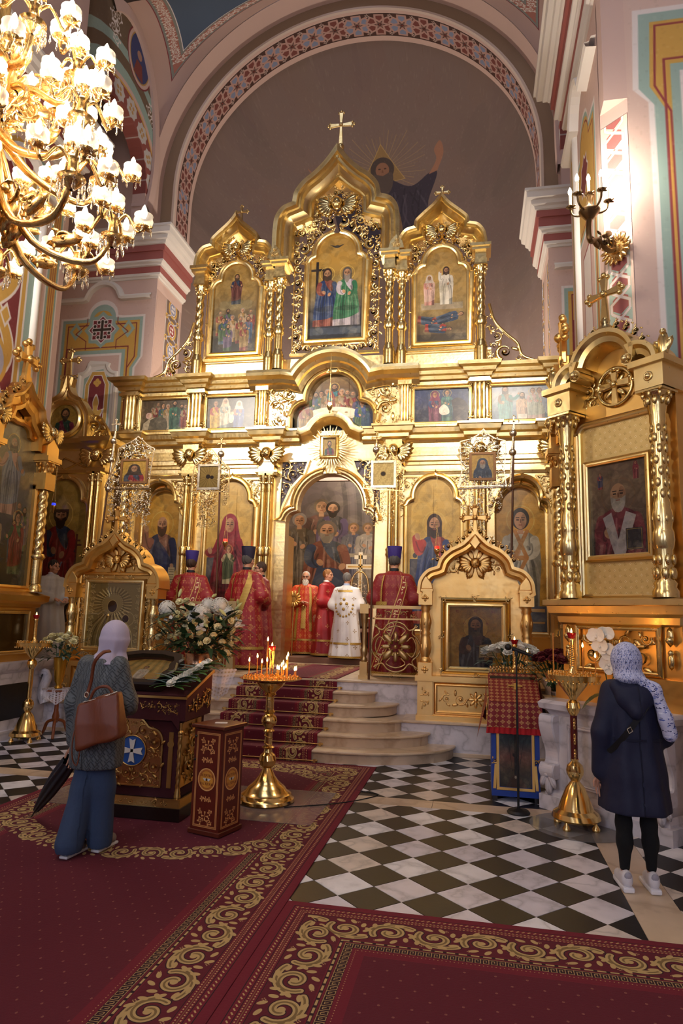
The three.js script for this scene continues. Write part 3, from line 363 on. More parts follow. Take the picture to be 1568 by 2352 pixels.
for (const s of [-1, 1]) {
  const side = s < 0 ? 'left' : 'right', lb = (a, b) => [Math.min(a, b), Math.max(a, b)];
  const X = (x) => mX(x, -s);                 // coordinates written for the left side
  const box = (x0, x1, y0, y1, z0, z1) => { const [a, b] = lb(X(x0), X(x1)); return bb(a, b, y0, y1, z0, z1); };
  // far pier
  struct('wall_' + side, [box(-12.9, -6.68, 0, 9.86, -13.72, FAR)], PINK, 'far pier beside the sanctuary');
  const fp = struct('wall_' + side, [mv(new THREE.PlaneGeometry(2.44, 7.82), X(-7.9), 4.71, FAR + 0.006)], paint(pierFrontTex), 'painted face of the far pier');
  { const ur = new THREE.BoxGeometry(0.012, 7.82, 1.2); boxUV(mv(ur, X(-6.68), 4.71, -13.1)); const m = medTex.clone(); m.wrapS = m.wrapT = THREE.RepeatWrapping; m.repeat.set(1 / 1.2, 1); m.offset.set(s < 0 ? 0.4 : 0.1, 0); struct('wall_' + side, [ur], paint(m), 'medallion band on the inner side of the far pier'); }
  const path = [[-12.9, -FAR], [-6.68, -FAR], [-6.68, 13.72]].map(([x, y]) => [X(x), y]); if (s > 0) path.reverse(); cornice(path);
  // arched white label moulding over the panel, chamfer strips and niche frame
  const lab = [[-9.1, 8.25], [-8.35, 8.25], [-8.28, 8.28], ...arc(-7.9, 8.25, 0.36, PI * 0.88, PI * 0.12, 10), [-7.52, 8.28], [-7.45, 8.25], [-6.78, 8.25]].map(([x, y]) => [X(x), y + 0.14]);
  if (s > 0) lab.reverse(); struct('trim_4', [mv(sweep(lab.slice().reverse(), [[-0.01, 0], [0, 0.1], [0.05, 0.12], [0.07, 0.06], [0.12, 0.05], [0.13, 0]]), 0, 0, FAR)], WHITE, 'white label moulding on the far pier');
  const oct = [[-8.31, 4.7], [-8.31, 6.72], ...arc(-8.31, 6.95, 0.22, -PI / 2, 0, 5), [-8.09, 6.95], [-7.71, 6.95], ...arc(-7.49, 6.95, 0.22, PI, PI * 1.5, 5), [-7.49, 6.72], [-7.49, 4.7]].map(([x, y]) => [X(x), y]);
  struct('trim_4', [mv(sweep(s < 0 ? oct : oct.slice().reverse(), [[-0.06, 0.01], [-0.05, 0.05], [0, 0.05], [0.03, 0.02], [0.09, 0.012]]), 0, 0, FAR)], WHITE, 'white moulding of the painted niche');
  { const [a, b] = lb(X(-8.28), X(-7.52)); const t = wallTex(a, b, 4.7, 6.93, 180, (c) => { const cx = X(-7.9); rc(c, a, b, 4, 7, P_TEAL); const o = (d) => [[cx - 0.34 + d, 4], [cx - 0.34 + d, 6.5], [cx - 0.18 + d * 0.6, 6.86 - d], [cx + 0.18 - d * 0.6, 6.86 - d], [cx + 0.34 - d, 6.5], [cx + 0.34 - d, 4]]; pl(c, o(0.05), P_WH); pl(c, o(0.07), P_YEL); pl(c, o(0.14), P_WH); pl(c, o(0.16), P_BURG); for (let i = 0; i < 4; i++) ci(c, cx + 0.05 * cos(i * PI / 2), 6.55 + 0.05 * sin(i * PI / 2), 0.045, P_YEL); for (const [k, q] of [[1.25, P_WH], [1, P_YEL]]) pl(c, crv([[0, -0.55], [-0.16, -0.35], [-0.1, -0.1], [-0.15, 0.1], [-0.05, 0.08], [-0.06, 0.25], [0, 0.4], [0.06, 0.25], [0.05, 0.08], [0.15, 0.1], [0.1, -0.1], [0.16, -0.35], [0, -0.55]].map(([x, y]) => [cx + x * k, 5.85 + y * (k * 0.5 + 0.5)]), 5), q); ci(c, cx, 5.55, 0.05, P_BURG, P_WH, 0.02, 0.12); pl(c, [[cx - 0.08, 5.35], [cx + 0.25, 4.8]], null, P_WH, 0.15, false); pl(c, [[cx - 0.08, 5.35], [cx + 0.25, 4.8]], null, P_YEL, 0.11, false); });
    struct('wall_' + side, [fitUV(flat(oct.map(([x, y]) => [X(-7.9) + (x - X(-7.9)) * 0.9, y - 0.03]), FAR + 0.012), a, b, 4.7, 6.93)], paint(t), 'painted niche of the far pier'); }
  // near pier with stop-chamfered corner
  const ch = 0.235, c0 = -6.643;
  const plan = [[-9.6, 9.25], [c0, 9.25], [c0, 6.823 + ch], [c0 - ch, 6.823], [-9.6, 6.823]].map(([x, y]) => [X(x), y]);
  struct('wall_' + side, [rotX(ext(plan, 7.28), -PI / 2), rotX(ext([[-9.6, 9.25], [c0, 9.25], [c0, 6.823], [-9.6, 6.823]].map(([x, y]) => [X(x), y]), 10), -PI / 2).translate(0, 7.28, 0)], PINK, 'near pier');
  { const g = new THREE.PlaneGeometry(2.19, 7.9); const f = mv(rotY(g, s < 0 ? PI / 2 : -PI / 2), X(c0) + (s < 0 ? 0.006 : -0.006), 4.75, -8.155); const p = f.attributes.position, a = new Float32Array(p.count * 2); for (let i = 0; i < p.count; i++) { a[2 * i] = (p.getZ(i) / 0.966 + 9.6) / 2.6; a[2 * i + 1] = (p.getY(i) - 0.8) / 7.9; } f.setAttribute('uv', new THREE.BufferAttribute(a, 2)); struct('wall_' + side, [f], paint(s < 0 ? nearInTex : nearInRTex), 'painted inner face of the near pier'); }
  { const w = s > 0 ? 2.2 : 2.2, x0 = X(c0) + (s > 0 ? ch : -ch - w); const f = mv(new THREE.PlaneGeometry(w, 7.9), x0 + w / 2, 4.75, NEARZ + 0.006); const p = f.attributes.position, a = new Float32Array(p.count * 2); for (let i = 0; i < p.count; i++) { const xr = s > 0 ? p.getX(i) : 2 * AX - p.getX(i); a[2 * i] = (xr - 1.6) / 2.6; a[2 * i + 1] = (p.getY(i) - 0.8) / 7.9; } f.setAttribute('uv', new THREE.BufferAttribute(a, 2)); struct('wall_' + side, [f], paint(nearFrontTex), 'painted nave face of the near pier'); }
  { const w = ch * Math.SQRT2 - 0.01, H = 6.2, cxx = X(c0 - ch / 2), czz = NEARZ - ch / 2, k = 0.006; const t = chainTex.clone(); t.wrapS = t.wrapT = THREE.RepeatWrapping; t.repeat.set(1, H / 0.47); const f = mv(rotY(new THREE.PlaneGeometry(w, H), s > 0 ? -PI / 4 : PI / 4), cxx + (s > 0 ? -k : k), 4.0, czz + k); struct('wall_' + side, [f], paint(t), 'painted interlaced chain on the chamfered corner'); }
  struct('trim_5', [mv(cyl(0.07, 0.07, 7.6, 0, 0, 0, 14), X(c0), 0.9, -8.62)], WHITE, 'white roll moulding on the near pier');
  const p2 = [[c0 - 2.6, 9.25], [c0, 9.25], [c0, 6.823], [c0 - 2.6, 6.823]].map(([x, y]) => [X(x), y]); if (s < 0) p2.reverse(); cornice(s < 0 ? p2 : p2);
  { const lz = [[-9.2, 8.2], [-8.45, 8.2], ...arc(-8.1, 8.2, 0.32, PI * 0.9, PI * 0.1, 8), [-7.75, 8.2], [-7.08, 8.2]]; let g = sweep(lz.slice().reverse(), [[-0.01, 0], [0, 0.12], [0.05, 0.14], [0.07, 0.08], [0.13, 0.06], [0.14, 0]]); const p = g.attributes.position; for (let i = 0; i < p.count; i++) { const z = p.getX(i), d = p.getZ(i); p.setXYZ(i, X(c0) + (s < 0 ? d : -d), p.getY(i), z); } g.computeVertexNormals(); struct('trim_5', [g], WHITE, 'white label moulding on the near pier'); }
  // lunette wall with arched opening between the piers, aisle wall beyond
  { const o = [[-12.48, 9.86], [-12.48, 16], [-9.25, 16], [-9.25, 9.86], [-9.98, 9.86], ...arc(-11.03, 10.75, 1.05, 0, PI, 24), [-12.08, 9.86]]; let g = ext(o, 0.3); const p = g.attributes.position, n = g.attributes.normal, a = new Float32Array(p.count * 2); for (let i = 0; i < p.count; i++) { const z = p.getX(i), y = p.getY(i), d = p.getZ(i); a[2 * i] = (z + 12.6) / 3.1; a[2 * i + 1] = (y - 10.2) / 4.4; p.setXYZ(i, X(-7.2 + d), y, z); } g.setAttribute('uv', new THREE.BufferAttribute(a, 2)); g.computeVertexNormals(); struct('wall_' + side, [g], paint(lunTex), 'lunette wall with painted roundel and star border'); }
  struct('wall_' + side, [box(-9.75, -9.55, 0, 16.5, -13.5, -7.2)], CREAM, 'aisle wall');
  { const zc = -11.03; let g = sweep(arc(zc, 10.0, 1.35, 0, PI, 24), [[-0.02, 0], [0, 0.1], [0.1, 0.12], [0.14, 0.05], [0.22, 0]]); const p = g.attributes.position; for (let i = 0; i < p.count; i++) p.setXYZ(i, X(-9.54 + p.getZ(i)), p.getY(i), p.getX(i)); g.computeVertexNormals(); struct('trim_5', [g], WHITE, 'white arch moulding in the aisle'); }
  // pendentive web
  const A = (t) => { const a = PI - t * 1.5; return V(X(AX + 4.32 * cos(a)), 11.2 + 4.32 * sin(a), -12.38); }, B = (t) => { const f = t * 1.8; return V(X(-6.9), 11.5 + 2.45 * sin(f), -11.03 - 1.45 * cos(f)); };
  const pend = cv(768, 768, (c, w, h) => { const W = (t) => A(t).distanceTo(B(t)) + 0.001;
    for (let j = 0; j < h; j++) { const t = 1 - j / h, L = W(t), f = (d) => clamp(d / L, 0, 0.5) * w; const row = (d, q) => { const a = f(d); if (a < w / 2 - 0.5) { c.fillStyle = q; c.fillRect(a, j, w - 2 * a, 1.5); } }; c.fillStyle = '#b3968a'; c.fillRect(0, j, w, 1.5); row(0.42, P_BURG); row(0.44, '#7f8078'); row(0.5, '#a36a5c'); row(0.72, '#7f8078'); row(0.78, P_WH); row(0.8, blueTex); }
    for (let i = 0; i < 40; i++) { const t = i / 40 + 0.012, L = W(t), d = 0.6 / L; if (d < 0.48) for (const k of [d, 1 - d]) { c.save(); c.translate(k * w, (1 - t) * h); c.scale(w / L, h / 7.6); rinceau(c, 0, 0, 0.085, i % 2 ? 1 : -1, '#cfc4b8', 0.026, i); c.restore(); } } });
  let pg = surf((u, v) => { const a = A(v), b = B(v), k = u * (1 - u); return [lerp(a.x, b.x, u), lerp(a.y, b.y, u) + k * 0.5, lerp(a.z, b.z, u) + 0]; }, 20, 30); struct('ceiling', [pg], paint(pend), 'blue pendentive with scroll border');
  { let g = sweep(Array.from({ length: 31 }, (_, i) => { const b = B(-0.3 + i / 30 * 1.5); return [b.z, b.y]; }), [[-0.02, -0.3], [0, 0.06], [0.22, 0.06], [0.24, -0.3]], false, 0.6); const p = g.attributes.position; for (let i = 0; i < p.count; i++) p.setXYZ(i, X(-6.9 + p.getZ(i)), p.getY(i), p.getX(i)); g.computeVertexNormals(); struct('trim_5', [g], PINK, 'pink rib of the side arch'); }
}
// ---- nave enclosure behind and above the camera ----
{
  const N = M('#b9a79c', { roughness: 0.9 });
  struct('wall_left', [bb(-10.9, -10.5, -0.2, 20, -13.8, 8.4)], N); struct('wall_right', [bb(5.3, 5.7, -0.2, 20, -13.8, 8.4)], N);
  const win = (x) => [[x - 1, 2.7], [x + 1, 2.7], [x + 1, 6.7], ...arc(x, 6.7, 1, 0, PI, 12), [x - 1, 6.7]];
  struct('wall_back', [ext([[-10.9, -0.2], [5.7, -0.2], [5.7, 20], [-10.9, 20]], 0.4, { holes: [win(-6), win(1.4)], z: 8 })], N);
  const drum = [[AX - 2.6, -1.1], [AX + 2.6, -1.1], [AX + 2.6, 4.1], [AX - 2.6, 4.1]];
  struct('ceiling', [rotX(ext([[-10.9, -8.4], [5.7, -8.4], [5.7, 13.8], [-10.9, 13.8]], 0.3, { holes: [drum] }), -PI / 2).translate(0, 19.5, 0)], M('#6c7686', { roughness: 0.9 }));
  const dl = M('#dfe6f5', { emissive: '#cfdcff', emissiveIntensity: 1.6, roughness: 0.6 });
  for (const x of [-6, 1.4]) { const w = struct('window_1', [flat(win(x), 8.1)], dl, 'bright nave window'); const bars = []; for (const y of [3.7, 4.7, 5.7, 6.7]) bars.push(bx(2, 0.05, 0.05, x, y, 8.06)); bars.push(bx(0.05, 4.9, 0.05, x, 5.2, 8.06)); part(w, 'window_bars', bars, DARK); }
  struct('added_window_2', [bb(AX - 2.6, AX + 2.6, 19.72, 19.8, -4.1, 1.1)], M('#dfe6f5', { emissive: '#dfe6ff', emissiveIntensity: 1.0 }), 'added skylight panel giving overhead fill light');  // unseen glowing panel, added for soft light from above
  for (const f of ADDED_FLOODS) { const d = V(f[3] - f[0], f[4] - f[1], f[5] - f[2]).normalize(), g = thing('floodlight', f[0] < AX ? 'black floodlight added out of view on the left near pier' : 'black floodlight added out of view on the right near pier', 'floodlight', [f[0] - d.x * 0.2, f[1] - d.y * 0.2, f[2] - d.z * 0.2]); g.lookAt(f[3], f[4], f[5]); part(g, 'housing', [rb(0.26, 0.22, 0.12, 0, 0, 0, 0.02)], M('#161616', { roughness: 0.5 })); part(g, 'lamp_glass', [bx(0.2, 0.16, 0.004, 0, 0, 0.063)], M('#fff3dc', { emissive: '#fff3dc', emissiveIntensity: 6 })); part(g, 'bracket', [tube([[0, 0, -0.05], [0, 0.05, -0.3], [0, 0.1, -0.9]], 0.015, 6, 6)], DARK); }
}
// ---- carpets ----
const CR = '#6d0f22', CRD = '#5a0d1f', CG = '#b99b63', CGD = '#7c6238';
const carpBump = dataTex(256, (i) => { const v = 90 + 150 * nz[i]; return [v, v, v]; }, false, 10);
const pileMat = (t) => M('#ffffff', { map: t, roughness: 0.95, bumpMap: carpBump, bumpScale: 0.002, sheen: 0.25, sheenColor: new THREE.Color('#7a2030'), sheenRoughness: 0.6 });
function scrollUnit(c, x, y, s, dir) {                       // acanthus S-scroll of the border
  c.save(); c.translate(x, y); c.scale(s, s * dir); c.lineCap = 'round';
  for (const [w, q] of [[0.21, '#2a0910'], [0.16, CG], [0.05, CGD]]) { c.strokeStyle = q; c.lineWidth = w; c.beginPath(); for (let i = 0; i <= 30; i++) { const t = i / 30, a = -0.6 + t * 7.2, r = 0.42 * (1 - 0.78 * t); c[i ? 'lineTo' : 'moveTo'](0.5 + r * cos(a), 0.02 + r * sin(a)); } c.stroke(); c.beginPath(); c.moveTo(0, 0.34); c.bezierCurveTo(0.2, 0.5, 0.75, 0.5, 0.93, 0.1); c.stroke(); }
  c.fillStyle = CG; for (let k = 0; k < 9; k++) { const a = 0.1 + k * 0.62; c.beginPath(); c.ellipse(0.5 + 0.5 * cos(a), 0.02 + 0.47 * sin(a), 0.12, 0.06, a + 0.8, 0, 7); c.fill(); } c.beginPath(); c.ellipse(0.5, 0.02, 0.09, 0.09, 0, 0, 7); c.fill(); c.restore();
}
const BW = 0.56;
const borderTex = cv(512, 640, (c, w, h) => {               // u along the carpet (one repeat 0.45 m), v across: bottom = outer edge
  const Y = (m) => h * (1 - m / BW), row = (a, b, q) => { c.fillStyle = q; c.fillRect(0, Y(b), w, Y(a) - Y(b)); };
  row(0, BW, CR); row(0.055, 0.06, '#1f070c'); for (let i = 0; i < 16; i++) { c.save(); c.translate((i + 0.5) * w / 16, Y(0.078)); c.rotate(-0.7); c.fillStyle = CG; c.fillRect(-11, -4.5, 22, 9); c.restore(); } row(0.096, 0.1, '#1f070c');
  for (const y of [0.11, 0.135]) for (let i = 0; i < 24; i++) { c.fillStyle = CG; c.fillRect((i + 0.25) * w / 24, Y(y) - 4, w / 48, 8); } row(0.12, 0.124, CGD); row(0.148, 0.152, '#1f070c');
  row(0.152, 0.40, '#5c0c1d'); for (let k = -1; k < 3; k++) scrollUnit(c, k * 256, Y(0.275), 250, k % 2 ? 1 : -1);
  for (let k = 0; k < 4; k++) for (const [a, b] of [[0, 9], [0, -9], [9, 0], [-9, 0]]) { c.fillStyle = CG; c.beginPath(); c.arc(64 + k * 128 + a, Y(k % 2 ? 0.375 : 0.18) + b, 4, 0, 7); c.fill(); }
  row(0.408, 0.428, '#2a0910'); for (let i = 0; i < 8; i++) { c.fillStyle = CG; c.fillRect((i + 0.15) * w / 8, Y(0.424), w / 8 * 0.7, Y(0.412) - Y(0.424)); }
  row(0.438, 0.49, '#2a0910'); c.strokeStyle = CG; c.lineWidth = 4; for (let i = 0; i < 12; i++) { const x = i * w / 12, a = w / 12; c.beginPath(); c.moveTo(x + 4, Y(0.442)); c.lineTo(x + 4, Y(0.486)); c.lineTo(x + a * 0.75, Y(0.486)); c.lineTo(x + a * 0.75, Y(0.455)); c.lineTo(x + a * 0.4, Y(0.455)); c.lineTo(x + a * 0.4, Y(0.472)); c.stroke(); } c.beginPath(); c.moveTo(0, Y(0.442)); c.lineTo(w, Y(0.442)); c.stroke();
  for (let i = 0; i < 24; i++) { c.fillStyle = CG; c.beginPath(); c.arc((i + 0.5) * w / 24, Y(0.51), 3.2, 0, 7); c.fill(); }
});
borderTex.repeat.set(1 / 0.5, 1 / BW);
const fieldTex = cv(256, 256, (c, w, h) => { c.fillStyle = CRD; c.fillRect(0, 0, w, h); for (const [x, y] of [[64, 64], [192, 192]]) { c.fillStyle = '#a87a62'; for (let k = 0; k < 8; k++) { const a = k * PI / 4; c.beginPath(); c.arc(x + 9 * cos(a), y + 9 * sin(a), 2.6, 0, 7); c.fill(); } c.fillStyle = CG; c.beginPath(); c.arc(x, y, 3, 0, 7); c.fill(); } seed = 9; for (let i = 0; i < 3000; i++) { c.fillStyle = rnd() < 0.5 ? 'rgba(30,0,8,0.25)' : 'rgba(150,30,50,0.18)'; c.fillRect(rnd() * w, rnd() * h, 2, 2); } });
fieldTex.repeat.set(1 / 0.2, 1 / 0.2);
const ringTex = cv(512, 256, (c, w, h) => { c.fillStyle = CRD; c.fillRect(0, 0, w, h); for (let k = -1; k < 3; k++) scrollUnit(c, k * 256, 140, 250, k % 2 ? 1 : -1); });
ringTex.repeat.set(1 / 0.42, 1);
const BORD = pileMat(borderTex), FIELD = pileMat(fieldTex), RING = pileMat(ringTex), PLAIN = pileMat(cv(64, 64, (c) => { c.fillStyle = CR; c.fillRect(0, 0, 64, 64); }));
function quadXZ(P, y, uvs) { const g = new THREE.BufferGeometry(); g.setAttribute('position', new THREE.Float32BufferAttribute([0, 1, 2, 0, 2, 3].flatMap((i) => [P[i][0], y, P[i][1]]), 3)); g.setAttribute('uv', new THREE.Float32BufferAttribute([0, 1, 2, 0, 2, 3].flatMap((i) => uvs[i]), 2)); g.computeVertexNormals(); return g; }
function carpet(label, x0, x1, z0, z1, y, ring) {           // z0 far, z1 near
  const t = thing('carpet', label, 'carpet', [0, 0, 0]); part(t, 'backing', [bb(x0, x1, 0.0005, y - 0.001, z0, z1)], PLAIN);
  const b = BW, st = (A, B, C, D, L) => quadXZ([A, B, C, D], y, [[0, 0], [L, 0], [L - b, b], [b, b]]);
  part(t, 'border', [st([x1, z1], [x1, z0], [x1 - b, z0 + b], [x1 - b, z1 - b], z1 - z0)], BORD); part(t, 'border', [st([x1, z0], [x0, z0], [x0 + b, z0 + b], [x1 - b, z0 + b], x1 - x0)], BORD); part(t, 'border', [st([x0, z0], [x0, z1], [x0 + b, z1 - b], [x0 + b, z0 + b], z1 - z0)], BORD); part(t, 'border', [st([x0, z1], [x1, z1], [x1 - b, z1 - b], [x0 + b, z1 - b], x1 - x0)], BORD);
  part(t, 'field', [quadXZ([[x0 + b, z1 - b], [x1 - b, z1 - b], [x1 - b, z0 + b], [x0 + b, z0 + b]], y, [[x0, -z1], [x1, -z1], [x1, -z0], [x0, -z0]])], FIELD);
  return t;
}
const carpetA = carpet('long dark red carpet with gold scroll border running to the steps', -4.14, -1.135, -8.155, 0.6, 0.009);
for (const a0 of [0.75, -2.39]) part(carpetA, 'medallion_ring', [surf((u, v) => { const a = a0 + 1.64 * u, r = 1.38 + 0.26 * v; return [AX + r * cos(a), 0.0096, -6.3 - r * sin(a)]; }, 30, 1, { uvf: (u, v) => [u * 2.5, v] })], RING);
carpet('red carpet with scroll border lying across the chequered floor', -1.13, 3.4, -4.3, 0.6, 0.009);
// runner on the steps with brass rods
{
  const x0 = AX - 0.7, x1 = AX + 0.7, t = thing('stair_runner', 'dark red patterned runner covering the marble steps', 'carpet'), y0 = 0.012;
  const P = []; let z = -8.165, y = 0.011; P.push([z, y]); for (let k = 0; k < 6; k++) { const zn = NOSE[k] + 0.018; P.push([zn, SH * k + 0.012], [zn, SH * (k + 1) - 0.008], [zn - 0.012, SH * (k + 1) + 0.008]); if (k < 5) P.push([NOSE[k + 1] + 0.018, SH * (k + 1) + 0.008]); } P.push([-12.3, YP + 0.008]);
  const strip = (a, b, uv0, uv1) => { const pos = [], uv = []; let L = 0; for (let i = 0; i + 1 < P.length; i++) { const d = Math.hypot(P[i + 1][0] - P[i][0], P[i + 1][1] - P[i][1]), A = [a, P[i][1], P[i][0]], B = [b, P[i][1], P[i][0]], C = [b, P[i + 1][1], P[i + 1][0]], D = [a, P[i + 1][1], P[i + 1][0]]; pos.push(...A, ...B, ...C, ...A, ...C, ...D); uv.push(L, uv0, L, uv1, L + d, uv1, L, uv0, L + d, uv1, L + d, uv0); L += d; } const g = new THREE.BufferGeometry(); g.setAttribute('position', new THREE.Float32BufferAttribute(pos, 3)); g.setAttribute('uv', new THREE.Float32BufferAttribute(uv, 2)); g.computeVertexNormals(); return g; };
  part(t, 'border', strip(x1, x1 - 0.46, 0, BW), BORD); part(t, 'border', strip(x0, x0 + 0.46, 0, BW), BORD); part(t, 'field', strip(x0 + 0.46, x1 - 0.46, 0, 0.48), FIELD);
  for (let k = 0; k < 6; k++) { const r = thing('stair_rod', 'thin brass carpet rod at the foot of the ' + ['lowest', 'second lowest', 'third lowest', 'third highest', 'second highest', 'highest'][k] + ' step riser', 'rod', [AX, SH * k + 0.028, NOSE[k] + 0.034], 0, 'brass rods on the steps'); part(r, 'bar', rotZ(cyl(0.008, 0.008, 1.56, 0, -0.78, 0, 8), PI / 2), GOLDD); for (const q of [-1, 1]) part(r, 'finial', [sph(0.016, q * 0.765, 0, 0, 8, 6), bx(0.03, 0.04, 0.03, q * 0.74, -0.004, -0.005)], GOLDD); }
}
solo('floor_mat', 'clear glossy plastic mat lying over the carpet under the lectern', 'mat', [rb(2.62, 0.004, 1.08, -2.66, 0.0125, -6.31, 0.001)], M('#a08a80', { roughness: 0.12, transparent: true, opacity: 0.5 }));
solo('floor_mat', 'round clear plastic mat under the tall candle stand by the marble plinth', 'mat', [mv(cyl(0.42, 0.42, 0.004, 0, 0, 0, 40), 0.88, 0.0012, -6.42)], M('#8f8a86', { roughness: 0.12, transparent: true, opacity: 0.45 }));
// ================= ICON PAINTING =================
function saint(c, x, y, h, o = {}) {                    // standing robed figure, feet at y (canvas, y down)
  const u = h / 7.6, hy = y - 6.95 * u, { robe = '#6b1f22', mantle, skin = '#b98a68', hair = '#3a2416', beard = 0, halo = 1, seat = 0, half = 0, hood } = o;
  c.save(); c.lineCap = 'round';
  if (halo) { c.strokeStyle = '#d9b65a'; c.lineWidth = Math.max(1, u * 0.07); c.beginPath(); c.arc(x, hy, u * 0.95, 0, 7); c.stroke(); }
  const hw = seat ? 1.75 : 1.2, body = () => { c.beginPath(); c.moveTo(x - 0.3 * u, hy + 0.75 * u); c.bezierCurveTo(x - 1.3 * u, hy + 1.0 * u, x - 1.35 * u, hy + 1.8 * u, x - 1.4 * u, hy + 3.0 * u); c.bezierCurveTo(x - hw * u, y - 2 * u, x - hw * u, y - u, x - hw * u, y); c.lineTo(x + hw * u, y); c.bezierCurveTo(x + hw * u, y - u, x + hw * u, y - 2 * u, x + 1.4 * u, hy + 3.0 * u); c.bezierCurveTo(x + 1.35 * u, hy + 1.8 * u, x + 1.3 * u, hy + 1.0 * u, x + 0.3 * u, hy + 0.75 * u); c.closePath(); };
  body(); const g = c.createLinearGradient(x - 1.4 * u, 0, x + 1.4 * u, 0); g.addColorStop(0, robe); g.addColorStop(1, robe); c.fillStyle = g; c.fill(); c.save(); body(); c.clip();
  c.fillStyle = 'rgba(0,0,0,0.28)'; c.fillRect(x + 0.55 * u, hy, u * 1.5, h); c.fillStyle = 'rgba(0,0,0,0.18)'; c.fillRect(x - 1.6 * u, hy, u * 0.5, h);
  if (mantle) { c.fillStyle = mantle; c.beginPath(); c.moveTo(x - 1.5 * u, hy + 0.6 * u); c.lineTo(x - 0.35 * u, hy + 0.8 * u); c.bezierCurveTo(x + 0.1 * u, hy + 2.5 * u, x + 1.2 * u, hy + 2.8 * u, x + 1.6 * u, hy + 2.4 * u); c.lineTo(x + 1.6 * u, y - 1.6 * u); c.bezierCurveTo(x, y - 0.6 * u, x - u, y - u, x - 1.8 * u, y - 0.8 * u); c.closePath(); c.fill(); }
  for (let i = 0; i < 11; i++) { const a = x + (i / 10 - 0.5) * 2.5 * u, b = a + sin(i * 2.1) * 0.3 * u; c.strokeStyle = i % 2 ? 'rgba(0,0,0,0.32)' : 'rgba(255,240,220,0.20)'; c.lineWidth = u * (i % 3 ? 0.1 : 0.2); c.beginPath(); c.moveTo(a * 0.5 + x * 0.5, hy + (1.3 + (i % 4) * 0.5) * u); c.bezierCurveTo(a, hy + 3 * u, b, y - 2.5 * u, b, y); c.stroke(); }
  if (o.pattern) { c.fillStyle = o.pattern; for (let i = 0; i < 60; i++) { const a = x + ((i * 37) % 60 / 30 - 1) * 1.2 * u, b = hy + u + ((i * 23) % 60) / 60 * (y - hy - u); c.fillRect(a, b, u * 0.12, u * 0.12); } }
  c.restore();
  if (seat) { c.fillStyle = 'rgba(0,0,0,0.25)'; c.beginPath(); c.ellipse(x, y - 2.3 * u, 1.5 * u, 0.35 * u, 0, 0, 7); c.fill(); }
  // sleeves and hands
  for (const [s, ax, ay] of [[-1, o.lh?.[0] ?? -0.5, o.lh?.[1] ?? 2.6], [1, o.rh?.[0] ?? 0.45, o.rh?.[1] ?? 2.9]]) { c.strokeStyle = s < 0 ? robe : mantle || robe; c.lineWidth = u * 0.62; c.beginPath(); c.moveTo(x + s * 0.95 * u, hy + 1.35 * u); c.quadraticCurveTo(x + s * 1.35 * u, hy + 2.6 * u, x + ax * u, hy + ay * u); c.stroke(); c.strokeStyle = 'rgba(0,0,0,0.3)'; c.lineWidth = u * 0.1; c.beginPath(); c.moveTo(x + s * 0.75 * u, hy + 1.6 * u); c.quadraticCurveTo(x + s * 1.05 * u, hy + 2.5 * u, x + ax * u, hy + (ay + 0.2) * u); c.stroke(); c.fillStyle = skin; c.beginPath(); c.ellipse(x + ax * u - s * 0.12 * u, hy + (ay - 0.15) * u, u * 0.2, u * 0.27, s * 0.5, 0, 7); c.fill(); }
  // head
  c.fillStyle = skin; c.fillRect(x - 0.2 * u, hy + 0.45 * u, 0.4 * u, 0.5 * u);
  if (hood) { c.fillStyle = hood; c.beginPath(); c.ellipse(x, hy + 0.05 * u, 0.78 * u, 0.92 * u, 0, 0, 7); c.fill(); c.beginPath(); c.moveTo(x - 0.78 * u, hy); c.quadraticCurveTo(x - 1.0 * u, hy + u, x - 1.2 * u, hy + 1.3 * u); c.lineTo(x + 1.2 * u, hy + 1.3 * u); c.quadraticCurveTo(x + u, hy + u, x + 0.78 * u, hy); c.fill(); }
  else if (!o.bald) { c.fillStyle = hair; c.beginPath(); c.ellipse(x, hy - 0.08 * u, 0.62 * u, 0.72 * u, 0, 0, 7); c.fill(); if (o.long) { c.fillRect(x - 0.6 * u, hy - 0.1 * u, 0.3 * u, 0.95 * u); c.fillRect(x + 0.3 * u, hy - 0.1 * u, 0.3 * u, 0.95 * u); } }
  c.fillStyle = skin; c.beginPath(); c.ellipse(x, hy + 0.04 * u, 0.43 * u, 0.58 * u, 0, 0, 7); c.fill(); c.fillStyle = 'rgba(60,25,10,0.25)'; c.beginPath(); c.ellipse(x + 0.22 * u, hy + 0.1 * u, 0.2 * u, 0.48 * u, 0, 0, 7); c.fill();
  if (beard) { c.fillStyle = beard === 1 ? hair : beard; c.beginPath(); c.moveTo(x - 0.42 * u, hy + 0.12 * u); c.quadraticCurveTo(x - 0.42 * u, hy + 0.95 * u, x, hy + (o.longb ? 1.35 : 0.98) * u); c.quadraticCurveTo(x + 0.42 * u, hy + 0.95 * u, x + 0.42 * u, hy + 0.12 * u); c.quadraticCurveTo(x, hy + 0.42 * u, x - 0.42 * u, hy + 0.12 * u); c.fill(); }
  c.fillStyle = '#2a160c'; for (const s of [-1, 1]) { c.fillRect(x + s * 0.19 * u - 0.09 * u, hy - 0.04 * u, 0.18 * u, 0.08 * u); c.fillRect(x + s * 0.19 * u - 0.12 * u, hy - 0.17 * u, 0.24 * u, 0.045 * u); } c.fillStyle = 'rgba(80,35,15,0.6)'; c.fillRect(x - 0.03 * u, hy - 0.05 * u, 0.08 * u, 0.25 * u); c.fillStyle = '#8a4a38'; c.fillRect(x - 0.12 * u, hy + 0.31 * u, 0.24 * u, 0.06 * u);
